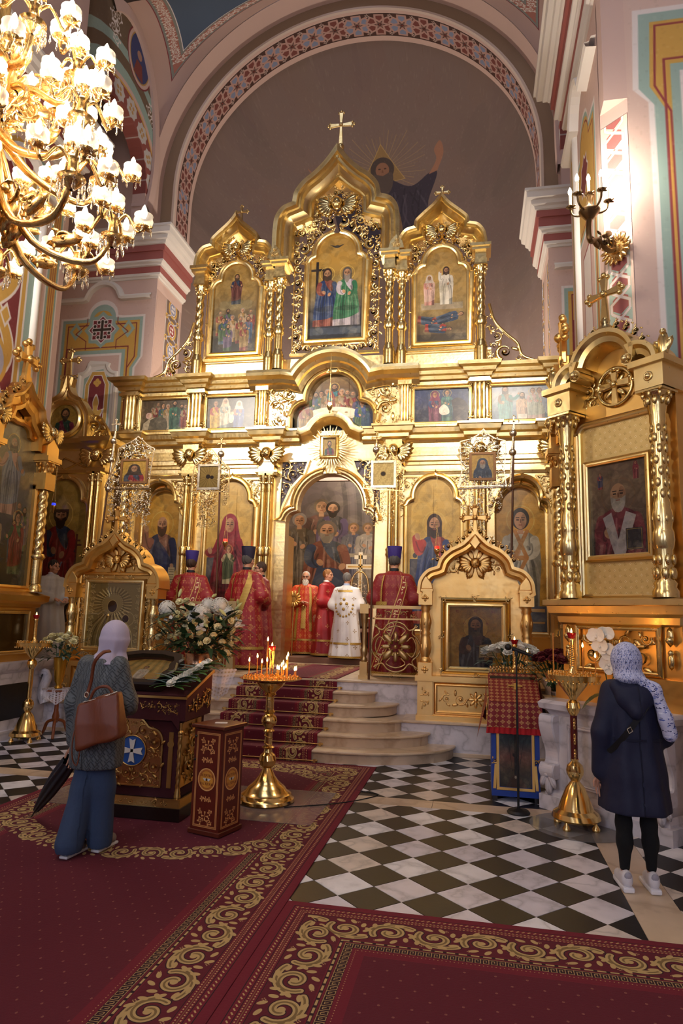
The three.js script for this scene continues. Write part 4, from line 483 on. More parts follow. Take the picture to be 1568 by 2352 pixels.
  if (o.hat) { c.fillStyle = o.hat; c.beginPath(); c.moveTo(x - 0.6 * u, hy - 0.3 * u); c.quadraticCurveTo(x - 0.5 * u, hy - 0.8 * u, x, hy - 1.5 * u); c.quadraticCurveTo(x + 0.5 * u, hy - 0.8 * u, x + 0.6 * u, hy - 0.3 * u); c.fill(); c.fillStyle = '#4a2f1a'; c.fillRect(x - 0.62 * u, hy - 0.38 * u, 1.24 * u, 0.2 * u); }
  c.restore();
}
function goldGround(c, w, h, a = '#b98f3c', b = '#8f6a26') { const g = c.createRadialGradient(w / 2, h * 0.3, 5, w / 2, h * 0.5, h * 0.8); g.addColorStop(0, a); g.addColorStop(1, a); c.fillStyle = g; c.fillRect(0, 0, w, h); c.fillStyle = b; for (let j = 0; j < h; j += 10) for (let i = (j / 10 % 2) * 5; i < w; i += 10) { c.globalAlpha = 0.25; c.fillRect(i, j, 3, 3); } c.globalAlpha = 1; }
const skyGround = (c, w, h, stops) => { const g = c.createLinearGradient(0, 0, 0, h); stops.forEach((s, i) => g.addColorStop(i / (stops.length - 1), s)); c.fillStyle = g; c.fillRect(0, 0, w, h); };
function mottle(c, w, h, n = 250, a = 0.07) { seed = 77; for (let i = 0; i < n; i++) { c.globalAlpha = a; c.fillStyle = rnd() < 0.55 ? '#140a06' : '#ffe9c0'; c.beginPath(); c.ellipse(rnd() * w, rnd() * h, rr(3, w / 9), rr(2, h / 16), rnd() * 3, 0, 7); c.fill(); } c.globalAlpha = 1; }
const pic = (w, h, draw, gloss = 0.35) => M('#cfcac4', { map: cv(w, h, (c) => { draw(c, w, h); mottle(c, w, h); }, { wrap: false }), roughness: gloss });
function crowd(c, list, base, h) { for (const [x, dy, s, o] of list) saint(c, x, base + dy, h * s, o); }
const COLS = ['#2f4a6b', '#7a2b26', '#3f5a3a', '#8a6a38', '#5a4a6a', '#a08a70'];
const kind = (i, ex = {}) => ({ robe: COLS[i % 6], mantle: COLS[(i + 2) % 6], beard: i % 3 ? 1 : 0, hair: ['#3a2416', '#6a5a4a', '#241810', '#8a8078'][i % 4], halo: 0, ...ex });
const IC = {
  trinity: pic(320, 640, (c, w, h) => { goldGround(c, w, h); skyGround(c, w, h, ['rgba(185,143,60,1)', '#b98f3c', '#8d7440', '#3c3a40', '#191a24']); c.fillStyle = '#241a14'; c.fillRect(36, 160, 16, 430); c.fillRect(6, 205, 80, 14); saint(c, 105, 560, 350, { robe: '#7c3a30', mantle: '#22335f', seat: 1, beard: 1, long: 1 }); saint(c, 225, 560, 350, { robe: '#b8aebb', mantle: '#2f6a48', seat: 1, beard: '#8a8078', hair: '#5a5048', long: 1, longb: 1 }); c.fillStyle = '#3a342c'; c.beginPath(); c.ellipse(160, 72, 16, 9, 0, 0, 7); c.fill(); pl(c, [[160, 70], [115, 58], [150, 80]], '#3a342c'); pl(c, [[160, 70], [205, 58], [170, 80]], '#3a342c'); for (let i = 0; i < 9; i++) ci(c, 20 + i * 36, 590, 34, '#3b4252', null, 0, 22); }),
  ascension: pic(256, 512, (c, w, h) => { skyGround(c, w, h, ['#a9843f', '#9a7c44', '#4a4034', '#1c1712']); for (let i = 0; i < 8; i++) ci(c, 60 + (i % 4) * 45, 225 + (i > 3 ? 22 : 0), 30, '#83734f', null, 0, 16); saint(c, 128, 232, 175, { robe: '#22304f', mantle: '#5a2a26', long: 1, beard: 1, lh: [-1.3, 2.3], rh: [1.3, 2.3] }); crowd(c, [[40, -30, 0.75, kind(1)], [85, -40, 0.75, kind(2)], [170, -40, 0.75, kind(3)], [218, -30, 0.75, kind(5)], [60, 20, 0.8, kind(0)], [112, 10, 0.82, kind(3)], [160, 20, 0.8, kind(1)], [205, 20, 0.8, kind(4)], [90, 60, 0.8, kind(2)], [185, 62, 0.8, kind(1)]], 440, 190); }),
  resurrection: pic(256, 512, (c, w, h) => { skyGround(c, w, h, ['#b08a44', '#b39150', '#8d7444', '#4a3a2a']); c.fillStyle = '#9a8a72'; c.fillRect(20, 300, 216, 36); saint(c, 150, 310, 205, { robe: '#d8d2c6', mantle: '#cfc7bb', long: 1, beard: 1, lh: [-1.2, 0.4] }); saint(c, 62, 310, 165, { robe: '#c98a80', mantle: '#d2aaa0', hood: '#d8c6ba' }); for (const [x, y, q, a] of [[70, 400, '#8f3a30', 0.2], [170, 380, '#3a4a6a', -0.25], [110, 440, '#a0342c', 0.1]]) { c.save(); c.translate(x, y); c.rotate(PI / 2 + a); saint(c, 0, 70, 140, { robe: q, mantle: '#2f3f5a', halo: 0 }); c.restore(); } c.fillStyle = 'rgba(40,30,20,0.5)'; c.fillRect(0, 470, w, 42); }),
  supper: pic(640, 512, (c, w, h) => { skyGround(c, w, h, ['#8a6a34', '#5a4028', '#251812', '#14100e']); crowd(c, [[120, 0, 1, kind(1)], [170, -30, 1, kind(2)], [215, -40, 1, kind(0)], [265, -55, 1, kind(3)], [320, -70, 1.1, { robe: '#2f6f7a', mantle: '#8a2f26', long: 1, beard: 1 }], [380, -55, 1, kind(3)], [425, -42, 1, kind(5)], [470, -30, 1, kind(1)], [520, 5, 1, kind(4)]], 470, 290); ci(c, 320, 345, 205, '#e8ddc4', null, 0, 62); ci(c, 320, 335, 190, '#f3ead6', null, 0, 50); for (const x of [230, 300, 360, 420]) ci(c, x, 335, 12, '#b09060', null, 0, 6); saint(c, 95, 560, 330, kind(1)); saint(c, 545, 560, 330, kind(0, { robe: '#2a3f8a' })); skyGround; c.fillStyle = 'rgba(30,50,120,0.55)'; c.fillRect(540, 330, 100, 182); }),
  dormition: pic(400, 256, (c, w, h) => { skyGround(c, w, h, ['#4a3a28', '#5c4a34', '#2a201a']); crowd(c, [[95, 0, 0.9, kind(3)], [140, -20, 1, kind(5)], [185, -10, 1, kind(0)], [225, -15, 0.95, kind(3)], [345, 0, 1, kind(2)], [380, 5, 1, kind(5)]], 260, 220); saint(c, 285, 275, 265, { robe: '#2f6a55', mantle: '#1f4a3f', beard: 1, halo: 0, hair: '#1a120c' }); pl(c, crv([[20, 195], [90, 150], [210, 160], [240, 256], [10, 256]], 6), '#b9ab92'); pl(c, crv([[80, 165], [150, 140], [215, 165], [220, 256], [60, 256]], 6), '#5a5346'); ci(c, 62, 130, 20, '#caa08c', '#d6b0a8', 10, 22); }),
  holyfamily: pic(400, 256, (c, w, h) => { skyGround(c, w, h, ['#2a2018', '#3c2c20', '#1c1410']); saint(c, 70, 285, 260, { robe: '#a03a30', mantle: '#c39a30', halo: 0, hair: '#6a5a48' }); saint(c, 150, 260, 250, { robe: '#7d8a86', mantle: '#c9bda8', hood: '#bfae93', halo: 0 }); saint(c, 265, 285, 250, { robe: '#b5523c', mantle: '#2a3f86', hood: '#cdbfa6', halo: 0 }); ci(c, 205, 175, 22, '#e8d2b8', null, 0, 40); ci(c, 210, 132, 14, '#d9b090'); }),
  nativity: pic(400, 256, (c, w, h) => { skyGround(c, w, h, ['#2c3860', '#3a3f68', '#2a2a44', '#1f2038']); saint(c, 150, 290, 270, { robe: '#31406f', mantle: '#6d2c4c', hood: '#7c3050' }); saint(c, 240, 255, 245, { robe: '#4a7a72', mantle: '#3a5f6a', beard: '#8a7a6a', hair: '#5a4a3a' }); pl(c, crv([[180, 150], [215, 120], [250, 150], [255, 190], [215, 205], [185, 190], [180, 150]], 6), '#e6ded0'); pl(c, crv([[270, 90], [320, 70], [380, 110], [400, 256], [300, 256]], 5), '#3a2f34'); }),
  baptism: pic(400, 256, (c, w, h) => { skyGround(c, w, h, ['#93a3bd', '#b7b6bc', '#8fa0b0', '#3f5a78', '#27486a']); saint(c, 95, 290, 290, { robe: '#7a5a38', mantle: '#2f7f80', beard: 1, halo: 0, rh: [2.6, 1.0], long: 1 }); saint(c, 215, 290, 240, { robe: '#c79c78', skin: '#c79c78', beard: 1, long: 1, halo: 0 }); c.fillStyle = '#d9d2c4'; c.fillRect(185, 215, 62, 41); for (const x of [290, 335]) saint(c, x, 255, 235, { robe: '#c9a7a4', mantle: '#a9b0a0', hair: '#6a4a30' }); pl(c, crv([[350, 60], [390, 120], [385, 220], [355, 140], [350, 60]], 6), '#8a93a6'); }),
  mother: pic(300, 768, (c, w, h) => { goldGround(c, w, h, '#cfa64e', '#9c7428'); c.fillStyle = '#4d4a55'; c.fillRect(10, 420, 62, 348); c.fillRect(228, 420, 62, 348); for (const x of [40, 258]) { ci(c, x, 400, 14, '#3f3c48'); pl(c, [[x - 6, 395], [x, 360], [x + 6, 395]], '#3f3c48'); } saint(c, 150, 720, 520, { robe: '#8a1f2c', mantle: '#7c1a26', hood: '#8f2030', seat: 1, lh: [-1.9, 2.2], rh: [1.9, 2.2] }); saint(c, 150, 560, 200, { robe: '#c9b88a', mantle: '#49502c', hair: '#5a3a20', lh: [-1.4, 2], rh: [1.4, 2] }); c.fillStyle = 'rgba(40,10,14,0.45)'; c.fillRect(80, 600, 140, 168); }),
  christ: pic(300, 768, (c, w, h) => { goldGround(c, w, h, '#d0a850', '#9c7428'); c.fillStyle = '#3f3a44'; c.fillRect(8, 420, 60, 348); c.fillRect(236, 420, 60, 348); for (const x of [38, 262]) { ci(c, x, 402, 13, '#3a3640'); } saint(c, 150, 740, 540, { robe: '#b03a30', mantle: '#2a3a6e', seat: 1, beard: 1, long: 1, lh: [-1.5, 1.0], rh: [1.6, 2.9] }); ci(c, 245, 430, 30, '#b9b2b4'); }),
  apostle: pic(256, 768, (c, w, h) => { goldGround(c, w, h, '#cf9a38', '#9a6a1e'); saint(c, 120, 740, 560, { robe: '#8f5a4c', mantle: '#20284f', bald: 1, hair: '#4a2f1c', beard: 1, lh: [-1.5, 0.5], rh: [1.1, 3.4] }); c.fillStyle = '#20284f'; c.globalAlpha = 0.8; pl(c, crv([[80, 300], [170, 400], [190, 600], [170, 740], [70, 740], [60, 500], [80, 300]], 6), '#20284f'); c.globalAlpha = 1; c.fillStyle = '#cbb88f'; c.fillRect(176, 470, 42, 190); c.fillStyle = '#5a4428'; for (let i = 0; i < 13; i++) c.fillRect(181, 480 + i * 14, 32, 3); }),
  youth: pic(256, 768, (c, w, h) => { goldGround(c, w, h, '#cf9a38', '#9a6a1e'); saint(c, 128, 740, 580, { robe: '#c6bfae', mantle: null, hair: '#241810', lh: [-1.35, 3.6], rh: [-0.1, 2.3] }); c.strokeStyle = '#b5793a'; c.lineWidth = 20; c.beginPath(); c.moveTo(95, 260); c.lineTo(160, 400); c.lineTo(96, 520); c.stroke(); c.beginPath(); c.moveTo(165, 260); c.lineTo(95, 400); c.stroke(); c.fillStyle = '#b5793a'; c.fillRect(92, 390, 76, 24); c.fillStyle = '#5d6a84'; c.fillRect(0, 640, w, 128); saint; }),
  warrior: pic(256, 640, (c, w, h) => { goldGround(c, w, h, '#a98a3e', '#7c6020'); c.fillStyle = '#5a2a22'; c.fillRect(205, 250, 10, 300); c.fillRect(190, 275, 40, 8); c.fillRect(182, 295, 56, 8); saint(c, 115, 620, 500, { robe: '#2a3f62', mantle: '#8f1f24', beard: 1, hat: '#b89a4c', hair: '#241810', pattern: '#8a9ab0' }); pl(c, crv([[40, 200], [60, 420], [30, 620], [0, 620], [20, 300]], 6), '#7c1a20'); c.fillStyle = '#2a1a18'; c.fillRect(170, 430, 86, 210); }),
  roundsaint: pic(256, 256, (c, w, h) => { goldGround(c, w, h, '#a8883c', '#7c6020'); saint(c, 128, 560, 520, { robe: '#1f4a44', mantle: '#6a1f3c', beard: 1, hair: '#2a2018', halo: 0 }); }),
  meal: pic(640, 1024, (c, w, h) => { skyGround(c, w, h, ['#6a5e5e', '#5f5452', '#4a4038', '#5a4a3c']); for (let i = 0; i < 9; i++) { c.strokeStyle = i % 2 ? 'rgba(120,108,108,0.5)' : 'rgba(50,42,42,0.5)'; c.lineWidth = 26; c.beginPath(); c.moveTo(330 + i * 40, 0); c.quadraticCurveTo(360 + i * 36, 150, 350 + i * 42, 330); c.stroke(); } saint(c, 215, 700, 560, kind(1, { robe: '#5a3f3a', mantle: '#6f4a44', beard: 0 })); saint(c, 280, 660, 500, kind(2, { robe: '#4f4a48' })); saint(c, 90, 760, 520, kind(3, { robe: '#6a5a48', mantle: '#5a5048' })); c.fillStyle = '#8d8070'; c.fillRect(270, 520, 370, 90); c.fillStyle = '#7a6e60'; c.fillRect(300, 600, 340, 300); for (const [x, q] of [[400, '#5a5a72'], [480, '#a39a92'], [600, '#7a4a44']]) saint(c, x, 690, 380, kind(1, { robe: q, mantle: q, beard: 0, hair: '#7a5a34' })); c.fillStyle = '#a79b88'; c.fillRect(300, 520, 340, 26); saint(c, 250, 1000, 700, { robe: '#38425c', mantle: '#7a4436', beard: '#8a7c70', hair: '#6a5c50', halo: 0, seat: 1, rh: [1.1, 2.9] }); pl(c, crv([[200, 620], [330, 640], [380, 800], [370, 1000], [150, 1000], [170, 760], [200, 620]], 6), '#39435e'); }),
};
// ================= ICON SCREEN =================
const ICO = thing('iconostasis', 'tall gilded carved icon screen with three onion-gabled upper icons', 'icon screen', [AX, 0, -12]);
const ip = (name, geos, m = GOLD, label) => part(ICO, name, geos, m, label);
const both = (f) => [f(1), f(-1)];
function twist(r, h, turns = 5, lobes = 3, nu = 18, nv = 40) { return surf((u, v) => { const a = u * PI * 2, q = r * (1 + 0.13 * cos(lobes * (a - v * turns * PI * 2 / lobes))); return [q * cos(a), v * h, -q * sin(a)]; }, nu, nv, { uvf: (u, v) => [u * 0.5, v * h] }); }
function capital(r, h, y) { const l = [lathe([[r * 0.95, 0], [r * 1.05, h * 0.1], [r, h * 0.2], [r * 1.1, h * 0.55], [r * 1.55, h * 0.85], [r * 1.55, h]], 12, 0, y)]; for (let k = 0; k < 8; k++) { const a = k * PI / 4; for (const [q, yy, s] of [[1.15, 0.45, 0.5], [1.5, 0.8, 0.36]]) l.push(ell(r * s * 0.7, r * s * 1.2, r * s * 0.5, q * r * cos(a + yy), y + h * yy, q * r * sin(a + yy), 6, 4)); } l.push(bx(r * 3.3, h * 0.12, r * 3.3, 0, y + h, 0)); return l; }
const base = (r, h, y) => [lathe([[r * 1.5, 0], [r * 1.5, h * 0.25], [r * 1.25, h * 0.4], [r * 1.35, h * 0.55], [r * 1.1, h * 0.75], [r, h]], 14, 0, y)];
const at = (l, x, y, z) => l.flat(5).map((g) => mv(g.clone(), x, y, z));
function cherub(s) {                                    // winged head
  const l = [ell(s * 0.34, s * 0.4, s * 0.3, 0, 0, s * 0.22, 10, 8), ell(s * 0.38, s * 0.3, s * 0.3, 0, s * 0.16, s * 0.14, 8, 6), ell(s * 0.06, s * 0.09, s * 0.08, 0, -s * 0.02, s * 0.52, 6, 4), ell(s * 0.14, s * 0.08, s * 0.1, -s * 0.16, -s * 0.12, s * 0.42, 6, 4), ell(s * 0.14, s * 0.08, s * 0.1, s * 0.16, -s * 0.12, s * 0.42, 6, 4)];
  for (const d of [-1, 1]) for (let k = 0; k < 6; k++) { const a = d > 0 ? 0.5 - k * 0.32 : PI - 0.5 + k * 0.32; l.push(leaf(d * s * 0.25 + cos(a) * s * 0.25, -s * 0.1 + sin(a) * s * 0.25, s * (1.15 - k * 0.09), a, s * (0.1 + 0.02 * k))); } return l;
}
// six-winged cherub of the kiots
function seraph(s) { const l = at(cherub(s * 0.8), 0, 0, s * 0.1); for (const [a0, L] of [[1.1, 0.9], [2.04, 0.9], [-1.1, 1.1], [-2.04, 1.1], [-0.35, 1.2], [PI + 0.35, 1.2]]) for (let k = -2; k < 3; k++) l.push(tf(leaf(0, 0, s * L * (1 - 0.1 * Math.abs(k)), 0, 0), { s: [1, 0.5, 0.5], rz: a0 + k * 0.13, p: [cos(a0) * s * 0.25, sin(a0) * s * 0.25, 0] })); return l; }
function crossGeo(h, w, t = 0.14, z = 0.04) {           // flared cross, base at 0
  const a = h * 0.62, b = t * w, P = (x0, y0, x1, y1) => { const d = [x1 - x0, y1 - y0], L = Math.hypot(...d), n = [-d[1] / L * b * 0.5, d[0] / L * b * 0.5]; return ext([[x0 + n[0] * 0.7, y0 + n[1] * 0.7], [x0 - n[0] * 0.7, y0 - n[1] * 0.7], [x1 - n[0] * 1.3, y1 - n[1] * 1.3], [x1 + n[0] * 1.3, y1 + n[1] * 1.3]], z, { bevel: z * 0.25, z: -z / 2 }); };
  const l = [P(0, a, 0, 0), P(0, a, 0, h), P(0, a, -w / 2, a), P(0, a, w / 2, a), sph(b * 0.55, 0, a, z * 0.5, 8, 6)]; for (const [x, y] of [[0, h], [-w / 2, a], [w / 2, a]]) for (const q of [-1, 0, 1]) { const dx = x ? Math.sign(x) : 0, dy = x ? 0 : 1; l.push(sph(b * 0.42, x + (dx ? (q ? 0 : dx * b * 0.5) : q * b * 0.6), y + (dy ? (q ? 0 : b * 0.5) : q * b * 0.6), 0, 7, 5)); } return l;
}
const trefoil = (hw, y0, ysh, r, top, inset = 0.0) => {  // jambs to ysh, shoulder lobes, then round arch of radius r
  const cy = top - r, sh = hw - r, yl = cy - 0.06 - sh; return mirP([[-hw, y0], [-hw, yl], ...arc(-r - 0.02, yl, sh - 0.02, PI, PI / 2, 6), ...arc(0, cy, r, PI * 1.03, PI / 2, 12)]);
};
const FR = (s = 1) => [[0.0, 0], [0.0, 0.05 * s], [0.02 * s, 0.06 * s], [0.03 * s, 0.045 * s], [0.05 * s, 0.04 * s], [0.065 * s, 0.055 * s], [0.085 * s, 0.03 * s], [0.09 * s, 0]];
// --- lower tier wall with openings ---
{
  const door = trefoil(0.84, YP - 0.01, 3.75, 0.62, 4.37), sd = (x) => shiftP(trefoil(0.46, YP - 0.01, 3.72, 0.32, 4.24), x);
  const W = [[-4.36, YP], [4.36, YP], [4.36, 5.2], [-4.36, 5.2]];
  const cut = [...door.slice().reverse()];
  const outline = [[-4.36, YP], ...sd(-3.44).map((p) => [p[0], Math.max(p[1], YP)]), ...door.map((p) => [p[0], Math.max(p[1], YP)]), ...sd(3.44).map((p) => [p[0], Math.max(p[1], YP)]), [4.36, YP], [4.36, 5.2], [-4.36, 5.2]];
  ip('screen_wall', [ext(outline, 0.26, { z: -0.26 })], GOLDP);
  ip('door_surround', [sweep(door.slice(1, -1), [[-0.02, -0.24], [-0.02, 0.03], [-0.05, 0.06], [-0.08, 0.05], [-0.1, 0.07], [-0.13, 0.04], [-0.15, 0.0]])], GOLD);
  for (const s of [-1, 1]) ip('door_surround', [sweep(sd(s * 3.44).slice(1, -1), [[0, -0.24], [0, 0.02], [-0.04, 0.04], [-0.06, 0.02], [-0.08, 0.0]])], GOLD);
  // local icons beside the doors and in the side doors
  for (const [x, m, hw, z, nm] of [[-1.93, IC.mother, 0.46, 0.012, 'icon of an enthroned red-robed mother with child'], [1.93, IC.christ, 0.46, 0.012, 'icon of an enthroned bearded figure in red and blue'], [-3.44, IC.apostle, 0.42, -0.3, 'icon of a bearded figure in dark blue with a scroll'], [3.44, IC.youth, 0.42, -0.3, 'icon of a youth in white with an ochre sash']]) {
    const tf2 = shiftP(trefoil(hw, 1.55, 3.74, hw * 0.74, z > 0 ? 4.26 : 4.12), x); const f = ip('icon_panel', [fitUV(flat(tf2, z), x - hw, x + hw, 1.55, 4.28)], m, nm); part(f, 'frame', [mv(sweep(tf2.slice(), FR(1.15).map(([a, b]) => [-a, b]), true), 0, 0, z)], GOLD); part(f, 'panel_back', [bb(x - hw - 0.08, x + hw + 0.08, YP, 1.56, z - 0.03, z + 0.03)], GOLDO);
    if (z < 0) part(f, 'panel_back', [ext(shiftP(trefoil(hw + 0.12, YP, 3.8, hw * 0.8, 4.32), x), 0.03, { z: z - 0.05 })], GOLDO);
    for (const d of [-1, 1]) { const P = [[x + d * hw * 0.62, 4.28], [x + d * (hw + 0.16), 4.28], [x + d * (hw + 0.16), 3.55], [x + d * (hw + 0.08), 3.62], [x + d * hw * 0.95, 3.98]]; part(f, 'spandrel_carving', [carve(P, { r0: 0.1, r1: 0.035, n: 160, z: Math.max(z, 0) + 0.02, s: 30 }), mv(sweep(d > 0 ? P : P.slice().reverse(), [[-0.012, 0], [-0.012, 0.03], [0.012, 0.03], [0.012, 0]], true), 0, 0, Math.max(z, 0))], GOLDC); }
  }
  // carved spandrels over the royal doors
  for (const d of [-1, 1]) { const P = [[d * 0.42, 4.62], [d * 0.95, 4.62], [d * 0.95, 3.55], [d * 0.9, 3.75], [d * 0.75, 4.1], [d * 0.5, 4.38]]; ip('spandrel_carving', [carve(P, { r0: 0.13, r1: 0.04, n: 300, z: 0.03, s: 8 })], GOLDC); ip('spandrel_frame', [mv(sweep(d > 0 ? P : P.slice().reverse(), [[-0.02, 0], [-0.02, 0.045], [0.02, 0.045], [0.02, 0]], true), 0, 0, 0)], GOLD); ip('spandrel_ground', [flat(d > 0 ? P : P.slice().reverse(), 0.004)], M('#4a3f48', { roughness: 0.6 })); }
  // royal door leaves, folded back into the sanctuary
  for (const d of [-1, 1]) { const lf = ip('royal_door', [mv(rotY(bx(0.6, 2.4, 0.04, 0, 0, 0), d * 1.5), d * 0.9, 2.05, -0.58)], GOLDO); part(lf, 'door_carving', [tf(carve([[-0.26, -1.1], [0.26, -1.1], [0.26, 1.1], [-0.26, 1.1]], { r0: 0.12, r1: 0.05, n: 120, z: 0.02, s: 4 }), { ry: d * 1.35 - (d > 0 ? PI : 0), p: [d * 0.9, 2.05, -0.58] })], GOLDC); }
  // sunburst icon
  const rays = []; for (let i = 0; i < 40; i++) { const a = i / 40 * PI * 2, L = 0.4 * (1 - 0.12 * (i % 2)) * (Math.abs(cos(2 * a)) * 0.06 + 0.97); rays.push(tf(ext([[0.1, -0.022], [L, -0.008], [L + 0.02, 0], [L, 0.008], [0.1, 0.022]], 0.018, { bevel: 0.004 }), { rz: a, p: [0, 4.84, 0.14 + (i % 2) * 0.012] })); }
  const sb = ip('sunburst_icon', rays, GOLDP, 'gilded ray burst around a small icon'); part(sb, 'frame', [mv(sweep([[-0.12, 4.68], [-0.12, 5.0], [0.12, 5.0], [0.12, 4.68]], FR(0.7).map(([a, b]) => [-a, b]), true), 0, 0, 0.17), carve([[-0.2, 4.6], [0.2, 4.6], [0.2, 5.08], [-0.2, 5.08]], { holes: [[[-0.14, 4.66], [0.14, 4.66], [0.14, 5.02], [-0.14, 5.02]]], r0: 0.03, r1: 0.02, n: 400, z: 0.16, s: 2 })], GOLDC); part(sb, 'icon_panel', [fitUV(flat([[-0.12, 4.68], [0.12, 4.68], [0.12, 5.0], [-0.12, 5.0]], 0.172), -0.12, 0.12, 4.68, 5.0)], IC.roundsaint);
  // pilasters: paired shafts, ring, capital, frieze block with cherub
  for (const s of [-1, 1]) for (const [x, w, n] of [[1.2, 0.24, 2], [2.74, 0.26, 2], [4.08, 0.26, 1]]) {
    const p = ip('pilaster', [bb(s * x - w / 2, s * x + w / 2, YP, 4.36, 0, 0.05), bb(s * x - w / 2 - 0.04, s * x + w / 2 + 0.04, YP, 1.5, 0, 0.2)], GOLD);
    for (let k = 0; k < n; k++) { const cx = s * x + (n === 2 ? (k - 0.5) * 0.12 : 0), q = n === 2 ? 0.048 : 0.075; const shaft = x > 4 ? twist(q, 1.1, 7) : lathe([[q, 0], [q, 1.1]], 12); part(p, 'column', at([base(q, 0.14, 1.5), lathe([[q * 1.15, 0], [q * 1.15, 1.2]], 10, 0, 1.62), lathe([[q * 1.2, 0], [q * 1.6, 0.05], [q * 1.3, 0.09], [q * 1.6, 0.14], [q * 1.1, 0.18]], 12, 0, 2.8), mv(shaft, 0, 2.96, 0), x > 4 ? [] : lathe([[q, 0], [q, 0.1]], 12, 0, 4.0), capital(q, 0.3, 4.04)], cx, 0, 0.1 + q), GOLDC); }
    part(p, 'frieze_block', [bb(s * x - w / 2 - 0.03, s * x + w / 2 + 0.03, 4.36, 5.0, 0, 0.2)], GOLD); part(p, 'cherub_head', at(cherub(0.26), s * x, 4.74, 0.2), GOLDC);
  }
  // entablature of the lower tier, breaking forward over the pilasters
  const ent = (y0, prof, x0, x1, m = GOLD, nm = 'cornice') => { for (const s of [-1, 1]) { const P = [[x0, -0.0]]; for (const [x, w] of [[1.2, 0.34], [2.74, 0.36], [4.08, 0.36]]) { if (x - w / 2 < x0 || x - w / 2 > x1) continue; P.push([x - w / 2, 0], [x - w / 2, -0.16], [x + w / 2, -0.16]); if (x + w / 2 < x1) P.push([x + w / 2, 0]); } if (P[P.length - 1][0] < x1) P.push([x1, P[P.length - 1][1]]); const L = P[P.length - 1]; if (x1 > 4.2) P.push([L[0], 0.26]); let Q = P.map(([x, y]) => [s * x, y]); if (s < 0) Q.reverse(); ip(nm, [mv(flatXZ(sweep(Q, prof)), 0, y0, 0)], m); } };
  ent(4.33, [[0, 0], [0.02, 0], [0.03, 0.04], [0.05, 0.05], [0.05, 0.09], [0.0, 0.1]], 0.96, 4.26); ent(4.5, [[0, 0], [0.03, 0.01], [0.03, 0.06], [0.05, 0.08], [0.0, 0.1]], 0.96, 4.26); ent(4.68, [[0, 0], [0.02, 0.0], [0.02, 0.16], [0, 0.16]], 0.96, 4.26);
  ent(4.92, [[0, 0], [0.03, 0.01], [0.05, 0.05], [0.1, 0.07], [0.11, 0.13], [0.17, 0.16], [0.19, 0.24], [0.22, 0.25], [0.22, 0.29], [0, 0.3]], 0.6, 4.28);
  // cornice rising over the sunburst
  const low = [[-0.62, 5.18], [-0.56, 5.16], ...arc(0, 5.02, 0.47, PI * 0.86, PI * 0.14, 16), [0.56, 5.16], [0.62, 5.18]]; ip('arched_cornice', [sweep(low, [[0.18, 0], [0.18, 0.06], [0.1, 0.14], [0.06, 0.2], [0, 0.22], [-0.04, 0.22], [-0.06, 0.0]].map(([a, b]) => [a, b]))], GOLD);
}
